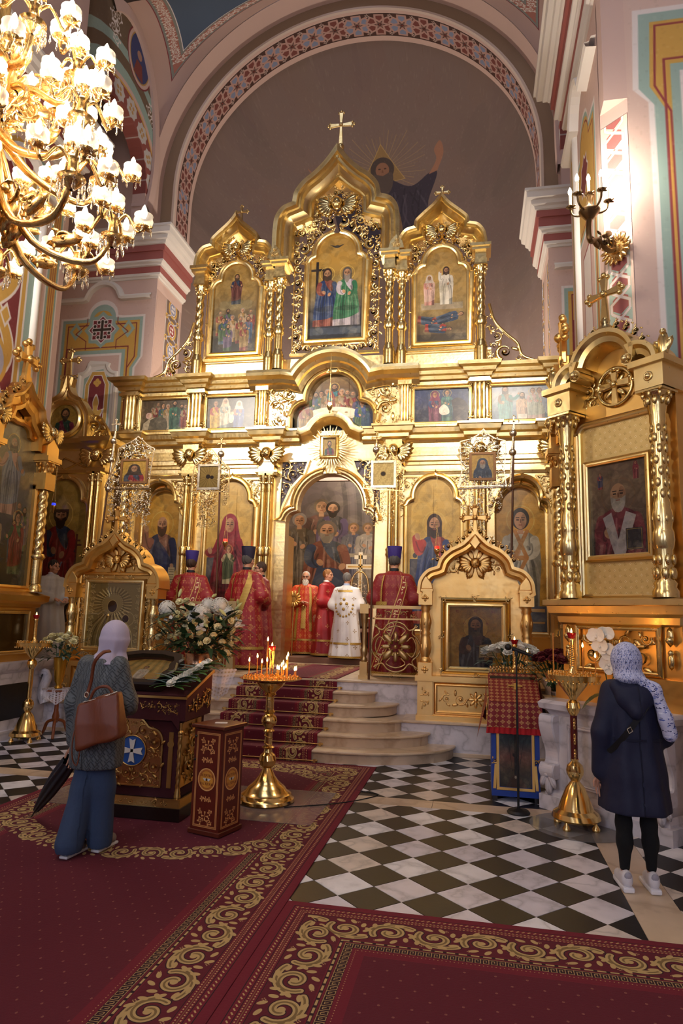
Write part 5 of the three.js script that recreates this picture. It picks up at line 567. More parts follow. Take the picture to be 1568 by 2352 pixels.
// --- frieze tier ---
{
  const arch = trefoil(0.78, 5.2, 5.8, 0.5, 6.34), W = [[-4.36, 5.2], ...arch, [4.36, 5.2], [4.36, 6.36], [0.92, 6.36], ...arc(0, 5.9, 0.9, 0.53, PI - 0.53, 16), [-0.92, 6.36], [-4.36, 6.36]];
  ip('frieze_wall', [ext(W, 0.2, { z: -0.24 })], GOLDP);
  const s0 = ip('icon_panel', [fitUV(flat(arch, -0.12), -0.78, 0.78, 5.2, 6.34)], IC.supper, 'arched icon of a supper around a white table'); part(s0, 'frame', [sweep(arch.slice(), [[0, -0.12], [0, 0.02], [-0.03, 0.05], [-0.05, 0.03], [-0.08, 0.05], [-0.1, 0]])], GOLD);
  const ex = [[-1.65, 6.2], [-0.95, 6.2], ...arc(0, 5.82, 0.78, PI * 0.86, PI * 0.14, 22), [0.95, 6.2], [1.65, 6.2]]; ip('archivolt', [sweep(ex, [[0.16, 0], [0.16, 0.04], [0.08, 0.1], [0.06, 0.16], [0, 0.2], [-0.05, 0.3], [-0.1, 0.32], [-0.16, 0.3], [-0.17, -0.2]])], GOLD);
  const ents = (P, prof, y) => ip('cornice', [mv(flatXZ(sweep(P, prof)), 0, y, 0)], GOLD);
  const big = [[0, 0], [0.03, 0.01], [0.05, 0.07], [0.1, 0.09], [0.12, 0.15], [0.19, 0.18], [0.21, 0.24], [0, 0.25]];
  for (const s of [-1, 1]) { const P = [[1.6, 0], [2.56, 0], [2.56, -0.12], [2.92, -0.12], [2.92, 0], [3.95, 0], [3.95, -0.12], [4.36, -0.12], [4.36, 0.24]].map(([x, y]) => [s * x, y]); if (s < 0) P.reverse(); ents(P, big, 6.11); ents(P, [[0, 0], [0.04, 0.0], [0.05, 0.05], [0.02, 0.07], [0, 0.07]], 5.2); ents(P, [[0, 0], [0.02, 0.0], [0.02, 0.05], [0, 0.05]], 6.02); }
  const F = [[-3.44, IC.dormition, 'long dark icon of mourners around a bed'], [-2.04, IC.holyfamily, 'icon of seated family with child on dark ground'], [2.05, IC.nativity, 'blue-toned icon of a kneeling mother over a newborn'], [3.45, IC.baptism, 'pale icon of a baptism beside two angels']];
  for (const [x, m, nm] of F) { const R = [[x - 0.495, 5.32], [x - 0.495, 5.94], [x + 0.495, 5.94], [x + 0.495, 5.32]]; const f = ip('icon_panel', [fitUV(flat(R, -0.02), x - 0.495, x + 0.495, 5.32, 5.94)], m, nm); part(f, 'frame', [mv(sweep(R, FR(0.75).map(([a, b]) => [-a, b]), true), 0, 0, -0.02)], GOLD); }
  const corb = () => [...[-0.075, 0, 0.075].map((x) => lathe([[0.03, 0], [0.04, 0.05], [0.045, 0.16], [0.032, 0.22], [0.036, 0.3], [0.03, 0.5], [0.038, 0.56], [0.045, 0.62], [0.03, 0.74]], 8, x, 5.33, 0.06)), ...scroll(-0.15, 5.98, 0.06, 1, 0, 0.22, 0.04), ...scroll(0.15, 5.98, 0.06, -1, PI, 0.22, 0.04), ...scroll(-0.15, 5.42, 0.06, -1, 0, 0.22, 0.04), ...scroll(0.15, 5.42, 0.06, 1, PI, 0.22, 0.04), bx(0.36, 0.08, 0.14, 0, 6.06, 0.06), bx(0.34, 0.1, 0.16, 0, 5.26, 0.06)];
  for (const s of [-1, 1]) { ip('corbel', at(corb(), s * 2.74, 0, 0), GOLD); ip('corbel', at(corb(), s * 4.16, 0, 0), GOLD); ip('corbel', tf(mrg(corb()), { s: [0.7, 1, 1], p: [s * 1.38, 0, 0] }), GOLD); ip('acanthus_carving', carve([[s * 0.82, 5.26], [s * 1.24, 5.26], [s * 1.24, 6.1], [s * 0.72, 6.1], [s * 0.66, 5.95], [s * 0.84, 5.7]], { r0: 0.16, r1: 0.05, n: 260, z: 0.03, th: 0.2, s: 14 }), GOLDC); }
}
// --- upper tier: three onion gables ---
{
  ip('upper_plinth', [bb(-2.95, 2.95, 6.34, 6.68, -0.3, -0.05), bb(-2.95, -1.0, 6.66, 6.7, -0.3, 0.0), bb(1.0, 2.95, 6.66, 6.7, -0.3, 0.0)], GOLDP);
  const cusp = (tip, pts2, notch, lobe, foot) => mirP([foot, ...crv(lobe, 5), ...crv([notch, ...pts2, tip], 5)]).filter((p, i, a) => !i || Math.hypot(p[0] - a[i - 1][0], p[1] - a[i - 1][1]) > 1e-4);
  const CO = cusp([0, 11.02], [[-0.84, 10.06], [-0.68, 10.28], [-0.48, 10.44], [-0.24, 10.68]], [-0.88, 9.86], [[-1.26, 9.25], [-1.22, 9.56], [-1.08, 9.76], [-0.88, 9.84]], [-1.26, 8.66]);
  const scaleP = (P, k, cy, dy = 0) => P.map(([x, y]) => [x * k, cy + (y - cy) * k + dy]);
  const gable = (P, x, d, k, nm) => { const Q = shiftP(P, x); return ip(nm, [sweep(Q, [[0.34 * k, -0.3], [0.34 * k, 0.04], [0.31 * k, 0.1], [0.27 * k, 0.08], [0.24 * k, 0.12], [0.18 * k, 0.16], [0.15 * k, 0.22], [0.1 * k, 0.2], [0.07 * k, 0.26], [0.0, 0.28], [0, 0.24], [-0.01, -0.3]])], GOLD); };
  gable(CO, 0, 0, 1.15, 'onion_gable');
  const SO = cusp([0, 9.74], [[-0.5, 9.2], [-0.38, 9.33], [-0.14, 9.55]], [-0.52, 9.1], [[-0.84, 8.7], [-0.8, 8.88], [-0.68, 9.04], [-0.52, 9.09]], [-0.84, 8.6]);
  for (const s of [-1, 1]) gable(SO, s * 2.05, 0, 0.62, 'onion_gable');
  const icons = [[0, 0.53, 7.03, 8.72, 0.4, 9.2, IC.trinity, CO, 0.88, 6.72, 'tall icon of two seated figures under a dove'], [-2.05, 0.46, 6.86, 8.2, 0.29, 8.73, IC.ascension, SO, 0.64, 6.7, 'icon of a figure rising above a crowd'], [2.05, 0.46, 6.86, 8.2, 0.29, 8.73, IC.resurrection, SO, 0.64, 6.7, 'icon of a white-robed figure above fallen guards']];
  for (const [x, hw, y0, ysh, r, top, m, O, pw, pb, nm] of icons) {
    const T = shiftP(trefoil(hw, y0, ysh, r, top), x), f = ip('icon_panel', [fitUV(flat(T, 0), x - hw, x + hw, y0, top)], m, nm); part(f, 'frame', [sweep(T, FR(1.3).map(([a, b]) => [-a, b]), true)], GOLD); part(f, 'back_board', [ext(T.map(([a, b]) => [x + (a - x) * 1.12, b]), 0.03, { z: -0.05 })], DARK);
    const inner = shiftP(offs(O, 0.34 * (x ? 0.62 : 1.15)), x).filter((p) => p[1] > 8.3), P = [[x - pw, pb], ...(x ? [[x - pw, 8.45]] : [[x - pw, 8.7]]), ...inner, ...(x ? [[x + pw, 8.45]] : [[x + pw, 8.7]]), [x + pw, pb]];
    const H = T.map(([a, b]) => [x + (a - x) * 1.22, (b - 7.9) * 1.07 + 7.9]);
    part(f, 'openwork_carving', [carve(P, { holes: [H], r0: x ? 0.085 : 0.115, r1: 0.04, n: 2600, z: 0, cx: x, th: 0.3, gap: 0.72, s: 3 }), mv(sweep([[x - pw, pb], [x + pw, pb]], [[-0.03, 0], [-0.03, 0.06], [0.02, 0.06], [0.02, 0]]), 0, 0, 0)], GOLDC);
    const k = x ? 0.24 : 0.32; part(f, 'cherub_head', at(cherub(k), x, x ? 9.05 : 9.78, 0.1), GOLDC); for (const d of [-1, 1]) part(f, 'lattice_wire', [tube([[x + d * pw * 0.96, pb, 0], [x + d * pw * 0.96, 8.5, 0]], 0.016, 5, 2)], GOLDC);
  }
  // columns, blocks, crosses, side consoles
  for (const s of [-1, 1]) for (const [x, q, z] of [[2.77, 0.075, 0.1], [1.3, 0.07, 0.06], [1.08, 0.075, 0.16]]) { const c = ip('twisted_column', at([lathe([[q * 1.5, 0], [q * 1.5, 0.26]], 8, 0, 6.4), base(q, 0.16, 6.66), lathe([[q * 1.05, 0], [q * 1.05, 0.3]], 10, 0, 6.8), lathe([[q, 0], [q * 1.5, 0.05], [q * 1.25, 0.1], [q * 1.5, 0.15], [q, 0.2]], 12, 0, 7.08), mv(twist(q, 0.76, 4), 0, 7.26, 0)], s * x, 0, z), GOLDC); part(c, 'capital', at(capital(q, 0.26, 8.0), s * x, 0, z), GOLDC); part(c, 'block', [bb(s * x - 0.11, s * x + 0.11, 8.27, 8.36, z - 0.3, z + 0.12), bb(s * x - 0.1, s * x + 0.1, 8.36, 8.52, z - 0.3, z + 0.1), bb(s * x - 0.16, s * x + 0.16, 8.52, 8.58, z - 0.3, z + 0.16), bb(s * x - 0.19, s * x + 0.19, 8.58, 8.64, z - 0.3, z + 0.19)], GOLD); }
  for (const s of [-1, 1]) { ip('antefix', [ext([[s * 1.2 - 0.16, 8.66], [s * 1.2 + 0.16, 8.66], [s * 1.2 + 0.12, 8.82], [s * 1.2, 8.96], [s * 1.2 - 0.12, 8.82]].map((p) => p), 0.05, { bevel: 0.01, z: 0.22 }), at(carve([[-0.13, 0], [0.13, 0], [0, 0.22]], { r0: 0.04, r1: 0.02, n: 60, z: 0.02 }).clone ? [carve([[-0.13, 0], [0.13, 0], [0, 0.22]], { r0: 0.04, r1: 0.02, n: 60, z: 0.02 })] : [], s * 1.2, 8.68, 0.27)], GOLD);
    const P = [[2.88, 6.4], [3.7, 6.4], [3.5, 6.5], [3.4, 6.72], [3.2, 6.86], [3.1, 7.05], [3.0, 7.2], [2.94, 7.5], [2.88, 7.5]].map(([x, y]) => [s * x, y]); ip('scroll_console', [carve(P, { r0: 0.2, r1: 0.05, n: 900, z: 0, th: 0.24, s: 6 }), tube(crv([[2.92, 7.55], [3.02, 7.2], [3.22, 6.95], [3.42, 6.75], [3.5, 6.52], [3.75, 6.4]].map(([x, y]) => [s * x, y]), 4).map(([x, y]) => V(x, y, 0)), 0.028, 6, 30)], GOLDC); ip('gable_cross', at(crossGeo(0.32, 0.24, 0.2), s * 2.05, 9.74, -0.05), GOLD); }
  ip('gable_cross', [at(crossGeo(0.72, 0.46, 0.16), 0, 11.22, -0.05), sph(0.075, 0, 11.17, -0.05), lathe([[0.1, 0], [0.06, 0.06], [0.03, 0.1]], 10, 0, 11.03, -0.05)].flat(2), GOLD);
}
// altar painting and furniture seen through the royal doors
{
  const a = thing('altar_painting', 'large muted painting of a seated robed figure at a table behind the altar', 'painting', [AX - 0.8, 0.95, -16.9]); a.scale.set(1.3, 1, 1); part(a, 'canvas', [fitUV(flat([[-1.15, 0.55], [1.15, 0.55], [1.15, 4.3], [-1.15, 4.3]], 0), -1.15, 1.15, 0.55, 4.3)], IC.meal); part(a, 'frame', [sweep([[-1.15, 0.5], [-1.15, 4.3], [1.15, 4.3], [1.15, 0.5]], [[0, 0], [0, 0.05], [-0.08, 0.05], [-0.1, 0]], true), bb(-1.15, -1.0, 0, 0.55, -0.1, 0), bb(1.0, 1.15, 0, 0.55, -0.1, 0)], PINK);
}
// ================= SHRINES, KIOTS, BANNERS, RAILS =================
Object.assign(IC, {
  bishop: pic(320, 480, (c, w, h) => { skyGround(c, w, h, ['#6f5a48', '#75604a', '#4c3c34', '#2c2426']); c.strokeStyle = '#8f6a3a'; c.lineWidth = 2; ci(c, 160, 175, 92, null, '#7c5a3a', 2); saint(c, 160, 860, 760, { robe: '#6a2430', mantle: null, bald: 1, hair: '#6a625c', beard: '#9a948e', halo: 0, skin: '#a5805f', lh: [-0.75, 2.2], rh: [0.8, 2.9] }); pl(c, [[70, 285], [120, 260], [175, 480], [130, 480]], '#9d9898'); pl(c, [[255, 285], [200, 260], [130, 480], [190, 480]], '#a8a2a2'); c.fillStyle = '#2c2a30'; c.fillRect(196, 350, 90, 110); c.strokeStyle = '#8a7440'; c.lineWidth = 3; c.strokeRect(202, 356, 78, 98); saint(c, 62, 130, 90, { robe: '#8f3a3c', mantle: '#3a3a5a', halo: 0 }); saint(c, 262, 100, 90, { robe: '#8f2f3c', hood: '#7c2c3a', halo: 0 }); }, 0.18),
  transfig: pic(400, 900, (c, w, h) => { skyGround(c, w, h, ['#8f8262', '#8d8268', '#5b5c62', '#33343c', '#1f1c1c']); saint(c, 205, 520, 430, { robe: '#c59a8c', mantle: '#7f8ba0', long: 1, beard: 1, lh: [-1.9, 2.2], rh: [1.7, 2.6] }); crowd(c, [[40, 0, 0.9, kind(0)], [90, -20, 0.95, kind(3)], [300, -30, 0.95, kind(5)], [350, -10, 0.95, kind(2)], [130, 40, 0.9, kind(3)], [270, 60, 0.9, kind(4)]], 720, 260); saint(c, 300, 840, 340, { robe: '#3a5a38', mantle: '#7c1f20', hair: '#2a1a10', lh: [-1.9, 2.6] }); saint(c, 110, 850, 320, kind(1)); }, 0.25),
  savior: pic(360, 440, (c, w, h) => { goldGround(c, w, h, '#a97c30', '#7c561c'); c.strokeStyle = '#7a5620'; c.lineWidth = 2; for (let i = 0; i < 26; i++) rinceau(c, (i * 83) % w, (i * 57) % 300, 20, i % 2 ? 1 : -1, '#8a6224', 2, i); ci(c, 180, 150, 88, '#b98c3c', '#7c561c', 3); c.fillStyle = '#7a2a20'; c.font = 'bold 24px serif'; c.fillText('ΙΣ', 40, 40); c.fillText('ΧΣ', 288, 40); c.fillText('Ο', 170, 36); c.fillText('Ο', 92, 130); c.fillText('Ν', 252, 130); saint(c, 180, 720, 640, { robe: '#3a1f20', mantle: '#1a2030', hair: '#2c1a10', beard: 1, long: 1, halo: 0, skin: '#8a5f3c', lh: [-0.7, 2.1], rh: [1.0, 3.0] }); pl(c, [[205, 280], [262, 270], [320, 280], [325, 372], [262, 362], [200, 372]], '#a58d62', '#5a3420', 3); c.fillStyle = '#3a2a1a'; for (let i = 0; i < 5; i++) { c.fillRect(214, 294 + i * 14, 40, 4); c.fillRect(270, 294 + i * 14, 40, 4); } }, 0.15),
  bust: (robe, mantle, ground, hood) => pic(160, 200, (c, w, h) => { goldGround(c, w, h, ground, '#8a6a2a'); saint(c, 80, 420, 380, { robe, mantle, hood, beard: hood === '#26344f' ? '#8a8480' : 0 }); }),
});
// openwork riza: embossed metal cover with two dark faces
const RIZA = M('#ffffff', { metalness: 0.9, roughness: 0.42, map: cv(360, 520, (c, w, h) => { c.fillStyle = '#8f7a48'; c.fillRect(0, 0, w, h); for (let i = 0; i < 60; i++) { const a = i / 60 * PI * 2; pl(c, [[165 + 70 * cos(a), 170 + 80 * sin(a)], [165 + 135 * cos(a), 170 + 140 * sin(a)]], null, i % 2 ? '#b59d63' : '#6b5830', 5, false); } ci(c, 165, 175, 80, '#9a8550', '#6b5830', 4, 100); for (let i = 0; i < 14; i++) pl(c, crv([[165 + (i - 7) * 9, 260], [165 + (i - 7) * 22, 380], [165 + (i - 7) * 26, 520]], 6), null, i % 2 ? '#b59d63' : '#65522c', 6, false); for (let i = 0; i < 40; i++) rinceau(c, i % 2 ? 20 : 340, i * 26, 14, i % 2 ? 1 : -1, '#b59d63', 4, i); ci(c, 165, 190, 34, '#3a2015', '#c0a868', 4, 50); ci(c, 262, 290, 24, '#3a2015', '#c0a868', 4, 32); ci(c, 262, 290, 60, null, '#b59d63', 6); }, { wrap: false }), bumpMap: cv(360, 520, (c, w, h) => { c.fillStyle = '#777'; c.fillRect(0, 0, w, h); for (let i = 0; i < 60; i++) { const a = i / 60 * PI * 2; pl(c, [[165 + 70 * cos(a), 170 + 80 * sin(a)], [165 + 135 * cos(a), 170 + 140 * sin(a)]], null, i % 2 ? '#fff' : '#222', 5, false); } for (let i = 0; i < 14; i++) pl(c, crv([[165 + (i - 7) * 9, 260], [165 + (i - 7) * 22, 380], [165 + (i - 7) * 26, 520]], 6), null, i % 2 ? '#fff' : '#222', 6, false); for (let i = 0; i < 40; i++) rinceau(c, i % 2 ? 20 : 340, i * 26, 14, i % 2 ? 1 : -1, '#fff', 5, i); }, { srgb: false, wrap: false }), bumpScale: 0.006 });
const damask = M('#ffffff', { metalness: 0.85, roughness: 0.5, map: cv(128, 128, (c) => { c.fillStyle = '#d8bd80'; c.fillRect(0, 0, 128, 128); for (const [x, y] of [[32, 32], [96, 96]]) { pl(c, star8(x, y, 18, 0.4, 4, 0), '#f2e2b4'); ci(c, x, y, 5, '#a88848'); } for (const [x, y] of [[96, 32], [32, 96]]) rinceau(c, x, y, 14, 1, '#bfa064', 4); }), bumpMap: grainTex, bumpScale: 0.001 }); damask.map.repeat.set(9, 9);
// carved baluster shaft: rings plus rows of leaves
function carvedCol(r, h) { const l = [lathe([[1.5, 0], [1.5, 0.03], [1.2, 0.05], [1.35, 0.07], [1.0, 0.09], [1.0, 0.24], [1.15, 0.25], [1.3, 0.29], [1.25, 0.33], [1.05, 0.35], [1.15, 0.38], [1.2, 0.43], [1.0, 0.46], [1.05, 0.48], [0.9, 0.5], [0.86, 0.9], [1.0, 0.92], [0.95, 0.95], [1.15, 1]].map(([a, b]) => [a * r, b * h]), 16)]; for (const [b, s, n] of [[0.12, 0.8, 7], [0.19, 0.7, 7], [0.29, 0.4, 8], [0.4, 0.5, 7], [0.53, 0.62, 6], [0.59, 0.62, 6], [0.65, 0.62, 6], [0.71, 0.62, 6], [0.77, 0.62, 6], [0.83, 0.62, 6], [0.88, 0.5, 6]]) for (let k = 0; k < n; k++) { const a = (k + b * 9) / n * PI * 2, q = r * (b > 0.5 ? 0.9 : 1.1); l.push(tf(new THREE.SphereGeometry(1, 6, 4), { s: [r * s * 0.55, r * s, r * s * 0.35], ry: PI / 2 - a, rz: 0, p: [q * cos(a), b * h, q * sin(a)] })); } return l; }
function crest(P, s0, step, parentGeos) { let acc = 0; for (let i = 1; i < P.length; i++) { const [x0, y0] = P[i - 1], [x1, y1] = P[i], L = Math.hypot(x1 - x0, y1 - y0); acc += L; if (acc >= step) { acc = 0; const nx = (y0 - y1) / L, ny = (x1 - x0) / L; const f = ny < 0 ? -1 : 1; parentGeos.push(...scroll(x1 + nx * s0 * f, y1 + ny * s0 * f, s0, x1 < 0 ? 1 : -1, x1 < 0 ? -1 : PI + 1, 0.42, 0, 1.3)); } } }
const framedIcon = (g, m, x0, x1, y0, y1, z, nm, lab, fr = FR(1)) => { const R = [[x0, y0], [x0, y1], [x1, y1], [x1, y0]]; const f = part(g, nm, [fitUV(flat(R, z), x0, x1, y0, y1)], m, lab); part(f, 'frame', [mv(sweep(R, fr.map(([a, b]) => [-a, b]), true), 0, 0, z)], GOLD); return f; };
function panelCarve(g, nm, x0, x1, y0, y1, z, r0 = 0.07, sd = 5) { part(g, nm, [carve([[x0, y0], [x1, y0], [x1, y1], [x0, y1]], { r0, r1: r0 * 0.4, n: 200, z, cx: (x0 + x1) / 2, s: sd }), mv(sweep([[x0, y0], [x0, y1], [x1, y1], [x1, y0]], FR(0.5).map(([a, b]) => [-a, b]), true), 0, 0, z)], GOLDC); }
const gcorn = (hw, d, prof) => flatXZ(sweep([[-hw, d], [-hw, 0], [hw, 0], [hw, d]], prof));
// ---- white marble plinth and great gilded shrine on the right pier corner ----
{
  const P = [1.30, 0, -6.74], R = -PI / 4;
  const pl1 = thing('marble_plinth', 'white carved marble plinth with scroll consoles beneath the gilded shrine', 'plinth', P, R);
  part(pl1, 'body', [bb(-0.52, 0.52, 0.13, 0.9, -0.12, 0.26)], WMARB); part(pl1, 'foot', [bb(-0.66, 0.66, 0, 0.13, -0.12, 0.34), gcorn(0.62, 0.5, [[0, 0.13], [0, 0.15], [-0.04, 0.19]]).translate(0, 0, 0.3)], WMARB);
  part(pl1, 'cap', [mv(gcorn(0.6, 0.5, [[-0.06, 0.84], [-0.02, 0.86], [0, 0.9], [0.05, 0.92], [0.06, 0.97], [0.03, 1.0], [-0.6, 1.0]]), 0, 0, 0.28)], WMARB); part(pl1, 'panel_moulding', [mv(sweep([[-0.34, 0.28], [-0.34, 0.76], [0.34, 0.76], [0.34, 0.28]], FR(0.45).map(([a, b]) => [-a, b]), true), 0, 0, 0.26)], WMARB);
  for (const s of [-1, 1]) { part(pl1, 'console', [tf(ext(crv([[0, 0.86], [0.13, 0.86], [0.15, 0.78], [0.11, 0.64], [0.06, 0.52], [0.07, 0.42], [0.13, 0.42], [0.16, 0.36], [0.13, 0.29], [0.05, 0.28], [0, 0.3]], 4).map(([a, b]) => [-a, b]), 0.17, { bevel: 0.012 }), { ry: PI / 2, p: [s * 0.56 - 0.085, 0, 0.21] })], WMARB); part(pl1, 'leaf_carving', at([leaf(0, 0, 0.2, -PI / 2, 0), leaf(0.02, 0.02, 0.16, -PI / 2 + 0.5, 0.01), leaf(-0.02, 0.02, 0.16, -PI / 2 - 0.5, 0.01), sph(0.03, 0, 0.02, 0.02)], s * 0.56, 0.3, 0.32), WMARB); }
  const g = thing('icon_shrine', 'great gilded shrine with carved columns holding an icon of a white-bearded bishop', 'shrine', P, R);
  part(g, 'pedestal', [bb(-0.62, 0.62, 1.0, 1.97, -0.3, -0.02), bb(-0.66, 0.66, 1.0, 1.27, -0.3, 0.06)], GOLDO); part(g, 'cornice', [gcorn(0.6, 0.34, [[0, 1.72], [0.03, 1.74], [0.04, 1.8], [0.1, 1.83], [0.11, 1.9], [0.14, 1.91], [0.14, 1.96], [0, 1.98]])], GOLD); panelCarve(g, 'pedestal_carving', -0.4, 0.4, 1.32, 1.68, 0.0, 0.1, 9); for (const s of [-1, 1]) part(g, 'drop_ornament', at([leaf(0, 0, 0.16, PI / 2, 0.02), sph(0.035, 0, 0.03, 0.03), sph(0.025, 0, -0.08, 0.02), leaf(0, -0.2, 0.14, PI / 2, 0.02)], s * 0.53, 1.58, 0), GOLDC);
  part(g, 'back_board', [bb(-0.6, 0.6, 1.97, 3.95, -0.3, -0.14)], GOLDO); part(g, 'damask_panel', [fitUV(flat([[-0.4, 2.02], [0.4, 2.02], ...arc(0.34, 3.66, 0.06, 0, PI / 2, 5), ...arc(-0.34, 3.66, 0.06, PI / 2, PI, 5)], -0.13), -0.5, 0.5, 2, 3)], damask); part(g, 'panel_frame', [mv(sweep([[-0.4, 2.02], [-0.4, 3.66], ...arc(-0.34, 3.66, 0.06, PI, PI / 2, 5), ...arc(0.34, 3.66, 0.06, PI / 2, 0, 5), [0.4, 2.02]], FR(0.8).map(([a, b]) => [-a, b]), true), 0, 0, -0.13)], GOLD);
  framedIcon(g, IC.bishop, -0.31, 0.31, 2.4, 3.3, -0.1, 'icon_panel', 'dark glazed icon of a bald white-bearded bishop', FR(0.7));
  for (const s of [-1, 1]) { part(g, 'carved_column', at(carvedCol(0.075, 1.74), s * 0.5, 1.98, 0), GOLDC); part(g, 'capital', at(capital(0.08, 0.16, 3.7), s * 0.5, 0, 0), GOLDC); part(g, 'block', [bb(s * 0.5 - 0.14, s * 0.5 + 0.14, 3.88, 4.1, -0.3, 0.12), bb(s * 0.5 - 0.18, s * 0.5 + 0.18, 4.1, 4.16, -0.3, 0.16)], GOLD); part(g, 'rosette', at([tor(0.035, 0.012), sph(0.03)], s * 0.5, 3.99, 0.122), GOLD); part(g, 'finial', at([leaf(0, 0, 0.26, PI / 2, 0), leaf(0, 0.02, 0.18, PI / 2 + 0.6, 0), leaf(0, 0.02, 0.18, PI / 2 - 0.6, 0), sph(0.03, 0, 0.22, 0)], s * 0.62, 4.18, 0.05), GOLDC); }
  const ar = [[-0.52, 4.14], ...arc(-0.36, 4.16, 0.18, PI, PI * 0.42, 7), ...arc(0, 4.25, 0.33, PI * 0.98, PI * 0.02, 18), ...arc(0.36, 4.16, 0.18, PI * 0.58, 0, 7), [0.52, 4.14]]; part(g, 'arch', [sweep(ar, [[0.1, -0.24], [0.1, 0.0], [0.08, 0.06], [0.03, 0.08], [0, 0.12], [-0.04, 0.12], [-0.05, -0.24]])], GOLD); part(g, 'tympanum', [ext([[-0.5, 3.86], [0.5, 3.86], [0.46, 4.2], [0.3, 4.3], [0.2, 4.5], [-0.2, 4.5], [-0.3, 4.3], [-0.46, 4.2]], 0.04, { z: -0.2 })], GOLDO); part(g, 'tympanum_carving', both((s) => carve([[s * 0.22, 3.92], [s * 0.44, 3.92], [s * 0.44, 4.14], [s * 0.26, 4.22], [s * 0.2, 4.0]], { r0: 0.07, r1: 0.03, n: 120, z: -0.15 })), GOLDC);
  part(g, 'cross_medallion', at([tor(0.19, 0.022, 0, 0, 0, 6, 28), crossGeo(0.34, 0.34, 0.2).map((q) => mv(q.clone(), 0, -0.19, 0)), [0, 1, 2, 3].map((k) => leaf(0.05 * cos(PI / 4 + k * PI / 2), 0.05 * sin(PI / 4 + k * PI / 2), 0.12, PI / 4 + k * PI / 2, 0))], 0, 4.08, -0.12), GOLDC); for (const s of [-1, 1]) part(g, 'pendant_boss', [mv(rotX(cyl(0.06, 0.06, 0.24, 0, -0.12, 0, 14), PI / 2), s * 0.29, 4.22, 0), at([sph(0.035, 0, 0, 0.02), [0, 1, 2, 3, 4].map((k) => sph(0.02, 0.03 * cos(k * 1.26), 0.03 * sin(k * 1.26), 0.01, 5, 4))], s * 0.29, 4.22, 0.13)].flat(4), GOLD);
  const cg = []; crest(arc(0, 4.25, 0.39, PI * 0.96, PI * 0.6, 16), 0.045, 0.085, cg); crest(arc(0, 4.25, 0.39, PI * 0.04, PI * 0.4, 16), 0.045, 0.085, cg); part(g, 'crest', cg, GOLDC); part(g, 'gable_cross', at([crossGeo(0.46, 0.34, 0.2), lathe([[0.06, -0.16], [0.1, -0.1], [0.04, -0.04], [0.05, 0], [0.03, 0.03]], 10), leaf(0.05, -0.18, 0.14, 0.6), leaf(-0.05, -0.18, 0.14, PI - 0.6)], 0, 4.74, 0), GOLDC);
  // another lectern shrine beside the plinth, only its corner in view
  const k = thing('icon_lectern', 'dark wooden icon lectern with gilded carving beside the marble plinth', 'lectern', [2.02, 0, -5.62], -0.6); part(k, 'cabinet', [rb(0.6, 0.95, 0.5, 0, 0.6, 0, 0.01)], GOLDD); part(k, 'base', [rb(0.7, 0.12, 0.6, 0, 0.06, 0, 0.02)], DARK); part(k, 'desk', [tf(rb(0.7, 0.06, 0.66, 0, 0, 0, 0.01), { rx: 0.5, p: [0, 1.24, 0] })], DARK); part(k, 'carving', at([carve([[-0.25, -0.35], [0.25, -0.35], [0.25, 0.35], [-0.25, 0.35]], { r0: 0.09, r1: 0.04, n: 90, z: 0.0, s: 2 })], 0, 0.65, 0.255), GOLDC); part(k, 'icon_panel', [tf(bx(0.5, 0.008, 0.46), { rx: 0.5, p: [0, 1.278, 0.02] })], GOLDO);
}
